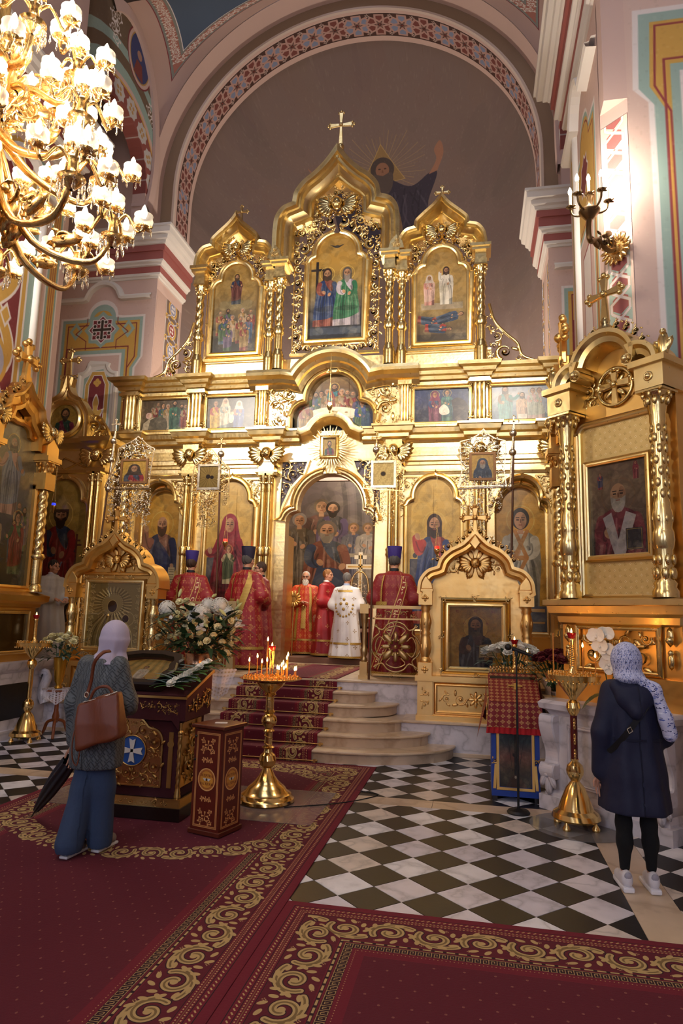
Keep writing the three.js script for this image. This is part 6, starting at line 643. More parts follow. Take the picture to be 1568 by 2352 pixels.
// ---- shrines on the inner pier faces ----
{
  const g = thing('icon_shrine', 'tall gilded shrine with twisted columns and a robed figure rising over kneeling people', 'shrine', [-6.36, 0, -8.25], PI / 2);
  part(g, 'pedestal', [bb(-0.7, 0.7, 1.0, 1.97, -0.26, 0.0)], GOLDO); part(g, 'cornice', [gcorn(0.7, 0.24, [[0, 1.74], [0.04, 1.76], [0.05, 1.8], [0.12, 1.84], [0.13, 1.92], [0, 1.97]])], GOLDO); framedIcon(g, M('#4a3212', { roughness: 0.1, metalness: 0.3 }), -0.5, 0.5, 1.15, 1.66, 0.004, 'glazed_panel', 'dark glazed case in the pedestal', FR(0.6));
  const ic = [[-0.5, 2.06], [-0.5, 3.55], ...arc(-0.46, 3.66, 0.1, -1.8, -3.6, 5), ...arc(-0.3, 3.98, 0.22, PI, PI * 0.5, 6), ...arc(-0.12, 4.22, 0.14, PI, PI * 0.35, 5)]; const T = mirP(ic); part(g, 'back_board', [bb(-0.66, 0.66, 1.97, 3.9, -0.26, -0.12), ext([[-0.66, 3.9], [0.66, 3.9], [0.5, 4.3], [0, 4.8], [-0.5, 4.3]], 0.1, { z: -0.22 })], GOLDO); part(g, 'icon_panel', [fitUV(flat(T, -0.1), -0.5, 0.5, 2.06, 4.4)], IC.transfig); part(g, 'icon_frame', [mv(sweep(T, [[0, 0], [0, 0.05], [-0.03, 0.07], [-0.05, 0.05], [-0.09, 0.05]], true), 0, 0, -0.1)], GOLDO);
  for (const s of [-1, 1]) { part(g, 'twisted_column', at([base(0.075, 0.14, 1.98), lathe([[0.085, 0], [0.085, 0.35]], 10, 0, 2.1), lathe([[0.08, 0], [0.115, 0.05], [0.09, 0.1]], 12, 0, 2.44), mv(twist(0.072, 0.95, 7), 0, 2.54, 0)], s * 0.62, 0, 0), GOLDC); part(g, 'capital', [bb(s * 0.62 - 0.12, s * 0.62 + 0.12, 3.5, 3.75, -0.26, 0.1), at(capital(0.085, 0.18, 3.74), s * 0.62, 0, 0)].flat(3), GOLDO); part(g, 'impost', [bb(s * 0.62 - 0.17, s * 0.62 + 0.17, 3.93, 4.0, -0.26, 0.15)], GOLDO); part(g, 'block', [ext([[s * 0.62 - 0.14, 4.0], [s * 0.62 + 0.14, 4.0], [s * 0.62 + 0.14, 4.16], [s * 0.62, 4.28], [s * 0.62 - 0.14, 4.16]], 0.34, { z: -0.24 })], GOLDO); part(g, 'cherub_head', at(cherub(0.2), s * 0.6, 4.38, 0.06), GOLDC); }
  const og = mirP([[-0.62, 4.05], ...crv([[-0.62, 4.1], [-0.58, 4.35], [-0.42, 4.52]], 5), ...crv([[-0.4, 4.54], [-0.34, 4.68], [-0.16, 4.78], [0, 4.98]], 5)]); part(g, 'gable', [sweep(og, [[0.24, -0.1], [0.24, 0.02], [0.18, 0.04], [0.16, 0.0], [0.06, 0.02], [0.04, 0.08], [0, 0.1], [-0.01, -0.24]])], GOLDO); const cg = []; crest(og.slice(0, og.length / 2), 0.06, 0.12, cg); crest(og.slice(og.length / 2).reverse(), 0.06, 0.12, cg); part(g, 'crest', cg, GOLDO); part(g, 'gable_cross', at([crossGeo(0.56, 0.4, 0.3, 0.09), bx(0.12, 0.16, 0.12, 0, 0, 0)], 0, 4.98, -0.02), GOLDO);
  dup(g, [1.10, 0, -8.5], -PI / 2, 'gilded shrine on the inner face of the right pier, seen edge on');
  for (const s of [-1, 1]) { const p2 = thing('marble_plinth', s < 0 ? 'grey marble plinth with dark inset panel under the left shrine' : 'grey marble plinth under the edge-on shrine of the right pier', 'plinth', [mX(-6.36, -s), 0, s < 0 ? -8.25 : -8.65], s < 0 ? PI / 2 : -PI / 2); part(p2, 'body', [bb(-0.95, 0.95, 0, 0.9, -0.22, 0.18)], WMARB); part(p2, 'cap', [mv(gcorn(0.95, 0.4, [[-0.02, 0.84], [0.02, 0.88], [0.05, 0.94], [0.05, 1.0], [-0.5, 1.0]]), 0, 0, 0.18)], WMARB); part(p2, 'inset_panel', [bb(-0.55, 0.5, 0.25, 0.72, 0.17, 0.186)], TB[0], 'black marble panel'); part(p2, 'console', [mv(tube([[0, 0.82, 0.02], [0, 0.8, 0.12], [0, 0.55, 0.06], [0, 0.4, 0.12]], 0.07, 8, 16), 0.72, 0, 0.16)], WMARB); part(p2, 'foot', [bb(-1.0, 1.0, 0, 0.12, -0.22, 0.24)], WMARB); }
}
// ---- two gilded kiots on the ledge ----
function kiot(label, x, big) {
  const g = thing('icon_kiot', label, 'icon case', [x, SH * 3, -9.2]), m = big ? GOLDO : gold([0.9, 0.62, 0.26], 0.5), Y = (y) => y - 0.426;
  part(g, 'pedestal', [bb(-0.72, 0.72, 0.03, 0.52, -0.34, 0), bb(-0.78, 0.78, 0, 0.06, -0.34, 0.06), bb(-0.76, -0.56, 0, 0.5, -0.3, 0.05), bb(0.56, 0.76, 0, 0.5, -0.3, 0.05), bb(-0.79, 0.79, 0.5, 0.57, -0.36, 0.08)], m); part(g, 'pedestal_carving', [mv(sweep([[-0.5, 0.12], [-0.5, 0.44], [0.5, 0.44], [0.5, 0.12]], FR(0.5).map(([a, b]) => [-a, b]), true), 0, 0, 0), ...[-1, 1].flatMap((s) => [...scroll(s * 0.2, 0.28, 0.09, s, 0, 0.14, 0), ...scroll(s * 0.38, 0.28, 0.07, -s, 1, 0.14, 0), ...scroll(s * 0.66, 0.36, 0.05, s, 0, 0.16, 0.05), ...scroll(s * 0.66, 0.2, 0.05, -s, 0, 0.16, 0.05)]), ...[0, 1, 2, 3, 4, 5, 6, 7].map((k) => leaf(0.02 * cos(k * PI / 4), 0.28 + 0.02 * sin(k * PI / 4), 0.1, k * PI / 4, 0)), sph(0.03, 0, 0.28, 0.02)], m);
  const half = [[-0.7, Y(2.08)], ...crv([[-0.73, Y(2.1)], [-0.71, Y(2.24)], [-0.62, Y(2.36)], [-0.49, Y(2.41)]], 5), ...crv([[-0.47, Y(2.42)], [-0.43, Y(2.53)], [-0.32, Y(2.64)], [-0.15, Y(2.73)], [0, Y(2.88)]], 5)], O = mirP(half);
  part(g, 'back_board', [ext([[-0.62, 0.57], [0.62, 0.57], [0.62, Y(2.12)], [0.5, Y(2.38)], [0.4, Y(2.52)], [0, Y(2.78)], [-0.4, Y(2.52)], [-0.5, Y(2.38)], [-0.62, Y(2.12)]], 0.1, { z: -0.2 })], m); part(g, 'gable', [sweep(O, [[0.1, -0.1], [0.1, 0.03], [0.07, 0.07], [0.03, 0.06], [0, 0.1], [-0.04, 0.1], [-0.05, -0.24]])], m); const cg = []; crest(half.slice(16), 0.055, 0.09, cg); crest(half.slice(16).map(([a, b]) => [-a, b]), 0.055, 0.09, cg); part(g, 'crest', cg.map((q) => mv(q.clone(), 0, 0.03, 0.06)), m); part(g, 'seraph', at(seraph(0.2), 0, Y(2.5), -0.08), m); part(g, 'tympanum_carving', [-1, 1].flatMap((s) => [...scroll(s * 0.3, Y(2.43), 0.07, s, 0, 0.18, -0.09), ...scroll(s * 0.24, Y(2.52), 0.05, -s, 0, 0.18, -0.09)]), m);
  part(g, 'gable_cross', at([crossGeo(0.36, 0.3, 0.22), leaf(0, -0.1, 0.16, PI / 2), leaf(0.04, -0.06, 0.12, 0.9), leaf(-0.04, -0.06, 0.12, PI - 0.9), ext([[-0.08, -0.12], [0, -0.22], [0.08, -0.12], [0, 0]], 0.06, { bevel: 0.015 })], 0, Y(2.88), 0.06), m);
  for (const s of [-1, 1]) { const ros = (y) => at([sph(0.024, 0, 0, 0), [0, 1, 2, 3].map((k) => sph(0.02, 0.03 * cos(k * PI / 2), 0.03 * sin(k * PI / 2), 0, 5, 4))], s * 0.66, y, 0.08); part(g, 'pedestal_block', [bb(s * 0.66 - 0.09, s * 0.66 + 0.09, 0.57, 0.74, -0.2, 0.08), ...ros(0.65)], m); part(g, 'impost_block', [bb(s * 0.66 - 0.09, s * 0.66 + 0.09, 1.5, 1.68, -0.2, 0.08), bb(s * 0.66 - 0.1, s * 0.66 + 0.1, 1.68, 1.71, -0.2, 0.09), ext([[s * 0.66 - 0.1, 1.71], [s * 0.66 + 0.1, 1.71], [s * 0.66 + 0.09, 1.78], [s * 0.66, 1.9], [s * 0.66 - 0.09, 1.78]], 0.06, { z: 0.02, bevel: 0.01 }), ...ros(1.59)], m); const sh0 = [[1, 0], [1.15, 0.04], [0.85, 0.08], [0.75, 0.1], [1.05, 0.16], [1.2, 0.26], [1.0, 0.42], [0.8, 0.47], [1.1, 0.5], [0.8, 0.53], [1.05, 0.6], [1.15, 0.72], [0.9, 0.84], [0.75, 0.88], [1.0, 0.92], [0.85, 0.96], [1.1, 1]]; const cl = [lathe(sh0.map(([a, b]) => [a * 0.066, b * 0.76]), 14, 0, 0.74)]; for (const b of [0.26, 0.7]) for (let k = 0; k < 6; k++) { const a = k * PI / 3 + b; cl.push(tf(new THREE.SphereGeometry(1, 6, 4), { s: [0.018, 0.05, 0.014], ry: PI / 2 - a, p: [0.07 * cos(a), 0.74 + b * 0.76, 0.07 * sin(a)] })); } part(g, 'baluster_column', at(cl, s * 0.66, 0, 0), big ? GOLDC : m); }
  if (big) { const W = [-0.42, 0.42, 0.78, 1.72]; framedIcon(g, RIZA, ...W, -0.06, 'icon_panel', 'icon of mother and child under an embossed metal cover', FR(0.8)); const ring = [[-0.58, 0.62], [0.58, 0.62], [0.58, 1.84], [-0.58, 1.84]]; part(g, 'frame_carving', [carve(ring, { holes: [[[-0.48, 0.72], [0.48, 0.72], [0.48, 1.76], [-0.48, 1.76]]], r0: 0.045, r1: 0.03, n: 900, z: -0.06, s: 5 })], GOLDC); part(g, 'outer_frame', [mv(sweep([[-0.58, 0.62], [-0.58, 1.84], [0.58, 1.84], [0.58, 0.62]], FR(0.5).map(([a, b]) => [-a, b]), true), 0, 0, -0.08)], m); part(g, 'glass', [bx(0.9, 1.0, 0.003, 0, 1.25, 0.0)], M('#ffffff', { transmission: 1, roughness: 0.02, thickness: 0 })); }
  else { framedIcon(g, IC.savior, -0.335, 0.335, 0.7, 1.48, -0.02, 'icon_panel', 'icon of a dark-robed figure with an open book', FR(0.9)); const ring = [[-0.46, 0.59], [0.46, 0.59], [0.46, 1.62], [-0.46, 1.62]]; part(g, 'outer_frame', [mv(sweep([[-0.46, 0.6], [-0.46, 1.61], [0.46, 1.61], [0.46, 0.6]], [[0, 0], [0.005, 0.05], [0.03, 0.06], [0.05, 0.03], [0.09, 0.02], [0.1, 0]], true), 0, 0, -0.06), ...[[-0.43, 0.63], [0.43, 0.63], [0.43, 1.58], [-0.43, 1.58], [0, 1.6], [0, 0.61], [-0.44, 1.1], [0.44, 1.1]].flatMap(([a, b]) => scroll(a, b, 0.045, a < 0 ? 1 : -1, b * 3, 0.24, -0.02))], GOLDC); part(g, 'glass', [bx(0.68, 0.8, 0.003, 0, 1.09, 0.035)], M('#ffffff', { transmission: 1, roughness: 0.02, thickness: 0 })); }
  return g;
}
kiot('gilded icon case on the ledge right of the steps, with dark icon holding a book', 0.01, false); kiot('gilded icon case left of the steps with metal-covered mother and child icon', -5.27, true);
// ---- side bay of the screen, beyond the left pier ----
{
  const Z = -11.35, q = (a, b) => { const p = onZ(a, b, Z); return [p.x, p.y]; }, cx = q(153, 930)[0], g = thing('side_screen', 'gilded side bay with warrior icon, round icon and onion gable beyond the left pier', 'icon screen', [cx, 0, Z]), X0 = -0.62, X1 = q(252, 1010)[0] - cx;
  part(g, 'screen_wall', [bb(X0 - 0.5, X1, YP, 4.98, -0.3, 0)], GOLDP); const T = trefoil(0.5, 1.5, 3.7, 0.36, 4.2), ix = q(145, 1200)[0] - cx, t2 = shiftP(T, ix); const f = part(g, 'icon_panel', [fitUV(flat(t2, 0.01), ix - 0.5, ix + 0.5, 1.5, 4.2)], IC.warrior, 'icon of a red-cloaked warrior with pointed helmet'); part(f, 'frame', [mv(sweep(t2, FR(1.2).map(([a, b]) => [-a, b]), true), 0, 0, 0.01)], GOLD); part(f, 'spandrel_carving', [carve([[ix + 0.3, 4.25], [ix + 0.62, 4.25], [ix + 0.62, 3.5], [ix + 0.52, 3.8]], { r0: 0.08, r1: 0.03, n: 120, z: 0.02 })], GOLDC);
  for (const [y, pr] of [[4.3, [[0, 0], [0.04, 0.02], [0.05, 0.08], [0, 0.1]]], [4.76, [[0, 0], [0.05, 0.03], [0.1, 0.08], [0.15, 0.12], [0.18, 0.2], [0, 0.22]]]]) part(g, 'cornice', [mv(flatXZ(sweep([[X0 - 0.5, 0], [X1 - 0.3, 0], [X1 - 0.3, -0.12], [X1, -0.12], [X1, 0.3]], pr)), 0, y, 0)], GOLD);
  part(g, 'pilaster', [bb(X1 - 0.28, X1 - 0.02, YP, 4.9, 0, 0.12)], GOLD); for (const d of [-0.19, -0.07]) part(g, 'column', at([base(0.05, 0.14, 1.6), lathe([[0.05, 0], [0.05, 2.3]], 12, 0, 1.74), capital(0.052, 0.26, 4.02)], X1 + d, 0, 0.17), GOLDC); part(g, 'cherub_head', at(cherub(0.26), X1 - 0.15, 4.62, 0.14), GOLDC); part(g, 'lattice_relief', [...[-0.12, 0.12].map((k) => tube([[X0 + 0.2, 4.5 + k, 0.02], [X0 + 0.45, 4.5 - k, 0.02], [X0 + 0.7, 4.5 + k, 0.02], [X1 - 0.35, 4.5 - k, 0.02]], 0.018, 5, 3)), ...crossGeo(0.24, 0.24, 0.3).map((k) => mv(k.clone(), X0 + 0.1, 4.4, 0.02))], GOLDC);
  const tip = q(152, 866)[1], og = [[-0.52, 4.98], ...crv([[-0.52, 5.1], [-0.5, 5.5], [-0.34, 5.76]], 5), ...crv([[-0.34, 5.78], [-0.12, 5.9], [0, tip]], 5)], O = mirP(og); part(g, 'gable_wall', [ext(O, 0.12, { z: -0.14 })], GOLDP); part(g, 'onion_gable', [sweep(O, [[0.12, -0.1], [0.12, 0.02], [0.08, 0.05], [0.05, 0.04], [0, 0.08], [-0.02, 0.08], [-0.02, -0.16]])], GOLD); const R = arc(0, 5.4, 0.29, 0, PI * 2, 32).slice(0, -1); part(g, 'round_icon', [fitUV(flat(R, 0.01), -0.29, 0.29, 5.11, 5.69)], IC.roundsaint, 'round icon of a bearded figure on gold'); part(g, 'round_frame', [mv(sweep(R, [[0, 0], [0, 0.04], [0.03, 0.06], [0.06, 0.03], [0.09, 0.05], [0.1, 0]], true), 0, 0, 0.0)], GOLD); part(g, 'side_scroll', [carve([[0.5, 4.98], [X1, 4.98], [X1 - 0.12, 5.25], [0.68, 5.5], [0.54, 5.6]], { r0: 0.15, r1: 0.05, n: 200, z: 0.02, th: 0.2 }), ext([[0.5, 4.96], [X1, 4.96], [X1 - 0.1, 5.2], [0.7, 5.46], [0.5, 5.5]], 0.1, { z: -0.14 })], GOLDC); part(g, 'gable_cross', at([crossGeo(0.5, 0.34, 0.24), ...scroll(0.12, -0.06, 0.07, 1, 0, 0.24), ...scroll(-0.12, -0.06, 0.07, -1, PI, 0.24)], 0, tip + 0.03, 0), GOLD);
}
// ---- brass railing on the platform edge ----
for (const s of [1, -1]) {
  const x0 = 1.03, x1 = 3.6, g = thing('railing', s > 0 ? 'ornate brass railing with rosette panels right of the steps' : 'ornate brass railing on the platform left of the steps', 'railing', [AX, YP, -9.95]), yt = 1.02;
  part(g, 'top_rail', [bb(Math.min(s * x0, s * x1), Math.max(s * x0, s * x1), yt, yt + 0.045, -0.05, 0.05)], RAILM); for (const y of [0.05, 0.86]) part(g, 'rail_bar', [bb(Math.min(s * x0, s * x1), Math.max(s * x0, s * x1), y, y + 0.025, -0.015, 0.015)], RAILM);
  for (const x of [x0, x0 + 0.93, x0 + 1.86]) part(g, 'post', at([bb(-0.07, 0.07, 0, 0.05, -0.07, 0.07), bb(-0.055, 0.055, 0.05, 0.24, -0.055, 0.055), lathe([[0.04, 0.24], [0.055, 0.28], [0.03, 0.31], [0.05, 0.36], [0.055, 0.42], [0.03, 0.47], [0.038, 0.5], [0.036, 0.78], [0.05, 0.82], [0.055, 0.9], [0.06, 0.94]], 12), bb(-0.065, 0.065, 0.94, 1.08, -0.065, 0.065)], s * x, 0, 0), RAILM);
  for (const cx of [x0 + 0.465, x0 + 1.395]) { const l = [tor(0.1, 0.014, 0, 0, 0, 6, 20), sph(0.03, 0, 0, 0.02), bx(0.012, 0.8, 0.02, -0.36, 0, 0), bx(0.012, 0.8, 0.02, 0.36, 0, 0)]; for (let k = 0; k < 8; k++) { const a = k * PI / 4; l.push(leaf(0.09 * cos(a), 0.09 * sin(a), k % 2 ? 0.2 : 0.15, a, 0.01)); } for (let k = 0; k < 4; k++) { const a = k * PI / 2, R = (x, y) => V(x * cos(a) - y * sin(a), x * sin(a) + y * cos(a), 0); l.push(tube([R(-0.32, 0.3), R(-0.2, 0.24), R(-0.12, 0.32), R(0, 0.36), R(0.12, 0.32), R(0.2, 0.24), R(0.32, 0.3)], 0.014, 5, 18), tube([R(0.08, 0.16), R(0.14, 0.24), R(0, 0.3), R(-0.14, 0.24), R(-0.08, 0.16)], 0.012, 5, 14)); } part(g, 'rosette_panel', at(l, s * cx, 0.47, 0), RAILM); part(g, 'scroll_frieze', at([...scroll(-0.12, 0, 0.055, 1, 0, 0.2), ...scroll(0.12, 0, 0.055, -1, PI, 0.2), ...scroll(-0.26, 0, 0.045, -1, 0, 0.2), ...scroll(0.26, 0, 0.045, 1, PI, 0.2), bx(0.1, 0.012, 0.012, 0, 0, 0)], s * cx, 0.94, 0), RAILM); part(g, 'foot_scroll', at([...scroll(-0.05, 0.02, 0.035, 1, 0, 0.24), ...scroll(0.05, 0.02, 0.035, -1, PI, 0.24)], s * cx, 0.03, 0), RAILM); }
}
// ---- processional banners ----
function banner(label, z, m, icm, ic, poly, tassels, pole, balls, bar, sd) {
  const b = onZ(...pole[pole.length - 1], z), g = thing('processional_banner', label, 'banner', [b.x, 0, z], 0), P = (a, c) => { const p = onZ(a, c, z); return [p.x - b.x, p.y]; }, p3 = (a, c, d = 0) => { const [x, y] = P(a, c); return V(x, y, d); };
  const top = pole[0], bot = P(...pole[pole.length - 1]); part(g, 'pole', [tube([p3(...top, -0.03), V(bot[0] + 0, YP, -0.03)], 0.016, 8, 1)], M('#5a3418', { roughness: 0.45 })); part(g, 'pole_sleeve', [tube([p3(...top, -0.03), p3(...balls[balls.length - 1], -0.03)], 0.02, 8, 1)], SILVER); for (const q of balls) part(g, 'knop', at([sph(0.055, 0, 0, 0, 12, 8), lathe([[0.02, 0.05], [0.012, 0.1]], 8)], ...p3(...q, -0.03).toArray()), SILVER); part(g, 'pole_cross', at(crossGeo(0.2, 0.13, 0.2, 0.012), ...p3(top[0], top[1], -0.03).toArray()), m);
  const pts = poly.map(([a, c]) => P(a, c)), I = [P(ic[0], ic[1]), P(ic[2], ic[3])], R = [[I[0][0], I[1][1]], [I[0][0], I[0][1]], [I[1][0], I[0][1]], [I[1][0], I[1][1]]]; part(g, 'filigree', [carve(pts, { holes: [R], r0: 0.055, r1: 0.022, n: 1500, th: 0.2, gap: 0.85, s: sd }), sweep(pts, [[-0.012, 0], [-0.012, 0.008], [0.004, 0.008], [0.004, 0]], true)], m); part(g, 'tassel', tassels.map(([x, y0, y1, w]) => { const a = P(x - w, y0), c = P(x + w, y1), mx = (a[0] + c[0]) / 2; return [carve([[a[0], a[1]], [c[0], a[1]], [c[0] - 0.01, c[1] + 0.08], [mx, c[1]], [a[0] + 0.01, c[1] + 0.08]], { r0: 0.035, r1: 0.018, n: 300, th: 0.22, s: sd + x })]; }), m).userData.kind = 'stuff';
  const f = part(g, 'icon_panel', [fitUV(flat(R.slice().reverse(), 0.012), I[0][0], I[1][0], I[1][1], I[0][1])], icm); part(f, 'frame', [mv(sweep(R, [[0, 0], [0, 0.025], [-0.035, 0.025], [-0.04, 0]], true), 0, 0, 0.0)], m === SILVER ? M('#7a5530', { roughness: 0.45, metalness: 0.4 }) : SILVER); if (bar) part(g, 'crossbar', [tube([p3(...bar[0], -0.03), p3(...bar[1], -0.03)], 0.014, 6, 1)], SILVER); return g;
}
banner('silver filigree banner with framed icon of a veiled woman in red and blue', -9.8, SILVER, IC.bust('#3a4a68', '#8f1f2a', '#c79b3a', '#3a2a22'), [284, 1060, 334, 1106], [[240, 1120], [342, 1120], [346, 1085], [352, 1050], [356, 1030], [340, 1022], [328, 1010], [318, 1002], [306, 1012], [286, 1022], [272, 1030], [268, 1060], [252, 1090]], [[258, 1126, 1205, 9], [278, 1126, 1180, 9], [297, 1126, 1232, 11], [316, 1126, 1190, 10], [333, 1126, 1215, 10]], [[263, 990], [208, 1300]], [[259, 1012], [254, 1055], [247, 1122]], [[247, 1122], [345, 1122]], 3);
banner('silver filigree banner with framed icon of a hooded grey-bearded monk', -9.8, SILVER, IC.bust('#22304a', null, '#c79b3a', '#26344f'), [1083, 1045, 1133, 1098], [[1051, 1118], [1163, 1116], [1158, 1080], [1162, 1035], [1160, 1012], [1136, 1006], [1122, 998], [1110, 985], [1098, 998], [1080, 1008], [1056, 1014], [1056, 1040], [1060, 1080]], [[1064, 1124, 1185, 10], [1084, 1124, 1215, 10], [1104, 1124, 1235, 11], [1126, 1124, 1190, 10], [1146, 1124, 1175, 9]], [[1180, 985], [1166, 1330]], [[1178, 994], [1177, 1038], [1172, 1117]], [[1172, 1117], [1050, 1122]], 5);
banner('bronze filigree banner with small metal-covered icon of two faces', -9.8, gold([0.55, 0.42, 0.24], 0.4), M('#7a6a44', { metalness: 0.7, roughness: 0.4, map: cv(100, 120, (c, w, h) => { c.fillStyle = '#d8c79a'; c.fillRect(0, 0, w, h); for (let i = 0; i < 30; i++) pl(c, [[50, 60], [50 + 80 * cos(i), 60 + 80 * sin(i)]], null, i % 2 ? '#a89260' : '#efe0b4', 2, false); ci(c, 45, 58, 12, '#3a2416'); ci(c, 66, 62, 10, '#3a2416'); }, { wrap: false }) }), [461, 1072, 500, 1120], [[438, 1130], [526, 1130], [528, 1075], [508, 1058], [486, 1030], [466, 1055], [446, 1070]], [[446, 1132, 1168, 7], [462, 1132, 1218, 8], [474, 1132, 1222, 8], [488, 1132, 1216, 8], [518, 1132, 1168, 7]], [[506, 1035], [492, 1480]], [[506, 1042]], null, 9);
banner('pale gold filigree banner with small jewelled icon, beside the royal doors', -9.8, GOLDC, M('#a8966a', { metalness: 0.6, roughness: 0.4, map: cv(100, 120, (c, w, h) => { c.fillStyle = '#d8cfb4'; c.fillRect(0, 0, w, h); for (let i = 0; i < 24; i++) rinceau(c, (i * 37) % w, (i * 53) % h, 9, 1, '#f4ecd0', 3, i); ci(c, 48, 58, 12, '#3a3030', '#8a7a50', 3); }, { wrap: false }) }), [858, 1064, 904, 1115], [[834, 1122], [926, 1128], [928, 1075], [910, 1056], [884, 1014], [862, 1050], [838, 1072]], [[846, 1126, 1195, 8], [862, 1126, 1215, 8], [880, 1126, 1205, 8], [900, 1126, 1212, 8], [918, 1126, 1170, 7]], [[864, 1022], [846, 1560]], [[863, 1032]], null, 13);
// ---- hanging icon lamps ----
function lampada(label, px, py, z, topPy, glass, lit) { const p = onZ(px, py, z), t = onZ(px, topPy, z), g = thing('hanging_lamp', label, 'icon lamp', [p.x, p.y, z], 0), h = t.y - p.y; part(g, 'chain', [0, 1, 2].map((k) => tube([[0.045 * cos(k * 2.1), 0.03, 0.045 * sin(k * 2.1)], [0, Math.min(h, 0.5), 0], [0, h, 0]], 0.003, 4, 6)), GOLDC); part(g, 'bowl', [lathe([[0.003, -0.12], [0.02, -0.1], [0.012, -0.08], [0.03, -0.05], [0.05, -0.01], [0.056, 0.03], [0.045, 0.03]], 14)], GOLDC); part(g, 'glass_flame', [lathe([[0.01, -0.01], [0.035, 0.0], [0.04, 0.05], [0.036, 0.08]], 12)], M(glass, { emissive: glass, emissiveIntensity: lit, roughness: 0.2 })); return g; }
lampada('red glass lamp hanging before the enthroned mother icon', 517, 1248, -11.7, 1100, '#ff2a20', 3); lampada('red glass lamp hanging before the icon in red and blue', 1003, 1265, -11.7, 1085, '#ff2a20', 1.5); lampada('pale lamp hanging before the arched supper icon', 757, 935, -11.66, 812, '#ffd0b0', 4); lampada('blue glass lamp hanging before the warrior icon', 123, 1165, -11.16, 1060, '#3040ff', 1.2);
// ================= FURNISHINGS =================
const WAX = M('#c9822e', { roughness: 0.45, transmission: 0.15, thickness: 0 }), FLAME = M('#fff0c0', { emissive: '#ffc46a', emissiveIntensity: 14 }), RUBY = M('#8c0714', { roughness: 0.12, transmission: 0.35, thickness: 0, emissive: '#5a0208', emissiveIntensity: 0.25 });
const flameG = lathe([[0.0005, 0], [0.007, 0.008], [0.009, 0.018], [0.005, 0.034], [0.0005, 0.046]], 8);
let candle0 = {};
function candle(x, y, z, h, r, lit, label, group) {
  const g = thing('candle', label, 'candle', [x, y, z], 0, group); part(g, 'wax', [cyl(r, r * 0.9, h, 0, 0, 0, 8)], WAX); if (lit) { part(g, 'wick', [cyl(0.0012, 0.0012, 0.012, 0, h, 0, 5)], DARK); part(g, 'flame', mv(flameG.clone(), 0, h + 0.006, 0), FLAME); } return g;
}
const socket = (x, y, z) => lathe([[0.006, 0], [0.011, 0.006], [0.006, 0.014], [0.009, 0.028], [0.011, 0.034], [0.008, 0.034]], 7, x, y, z);
const prof = (l, k) => l.map(([r, y]) => [r, y * k]);
function oilCup(g, y) { part(g, 'lamp_tube', [lathe([[0.05, 0], [0.028, 0.05], [0.022, 0.07], [0.022, 0.26], [0.034, 0.29], [0.02, 0.3]].map(([a, b]) => [a, b + y]), 14), ...[0, 1, 2, 3, 4, 5, 6, 7, 8, 9].map((k) => tf(tor(0.024, 0.004, 0, 0, 0, 4, 14), { rx: PI / 2, p: [0, y + 0.08 + k * 0.018, 0] }))], BRASS); const c = part(g, 'red_glass_cup', [lathe([[0.01, 0.295], [0.03, 0.3], [0.042, 0.34], [0.046, 0.345], [0.04, 0.34]].map(([a, b]) => [a, b + y]), 16)], RUBY); part(c, 'flame', mv(flameG.clone(), 0, y + 0.335, 0), FLAME); }
function tray(g, R, y, rings) { part(g, 'tray', [lathe([[0.02, -0.02], [R * 0.5, -0.012], [R * 0.86, 0], [R, 0.012], [R * 1.02, 0.02], [R * 0.97, 0.022], [R * 0.8, 0.008], [0.02, 0.006]].map(([a, b]) => [a, b + y]), 44)], BRASS); const s = []; for (const [q, n] of rings) for (let k = 0; k < n; k++) s.push(socket(q * cos(k / n * 6.283), y + 0.006, q * sin(k / n * 6.283))); part(g, 'candle_sockets', s, BRASS).userData.kind = 'stuff'; }
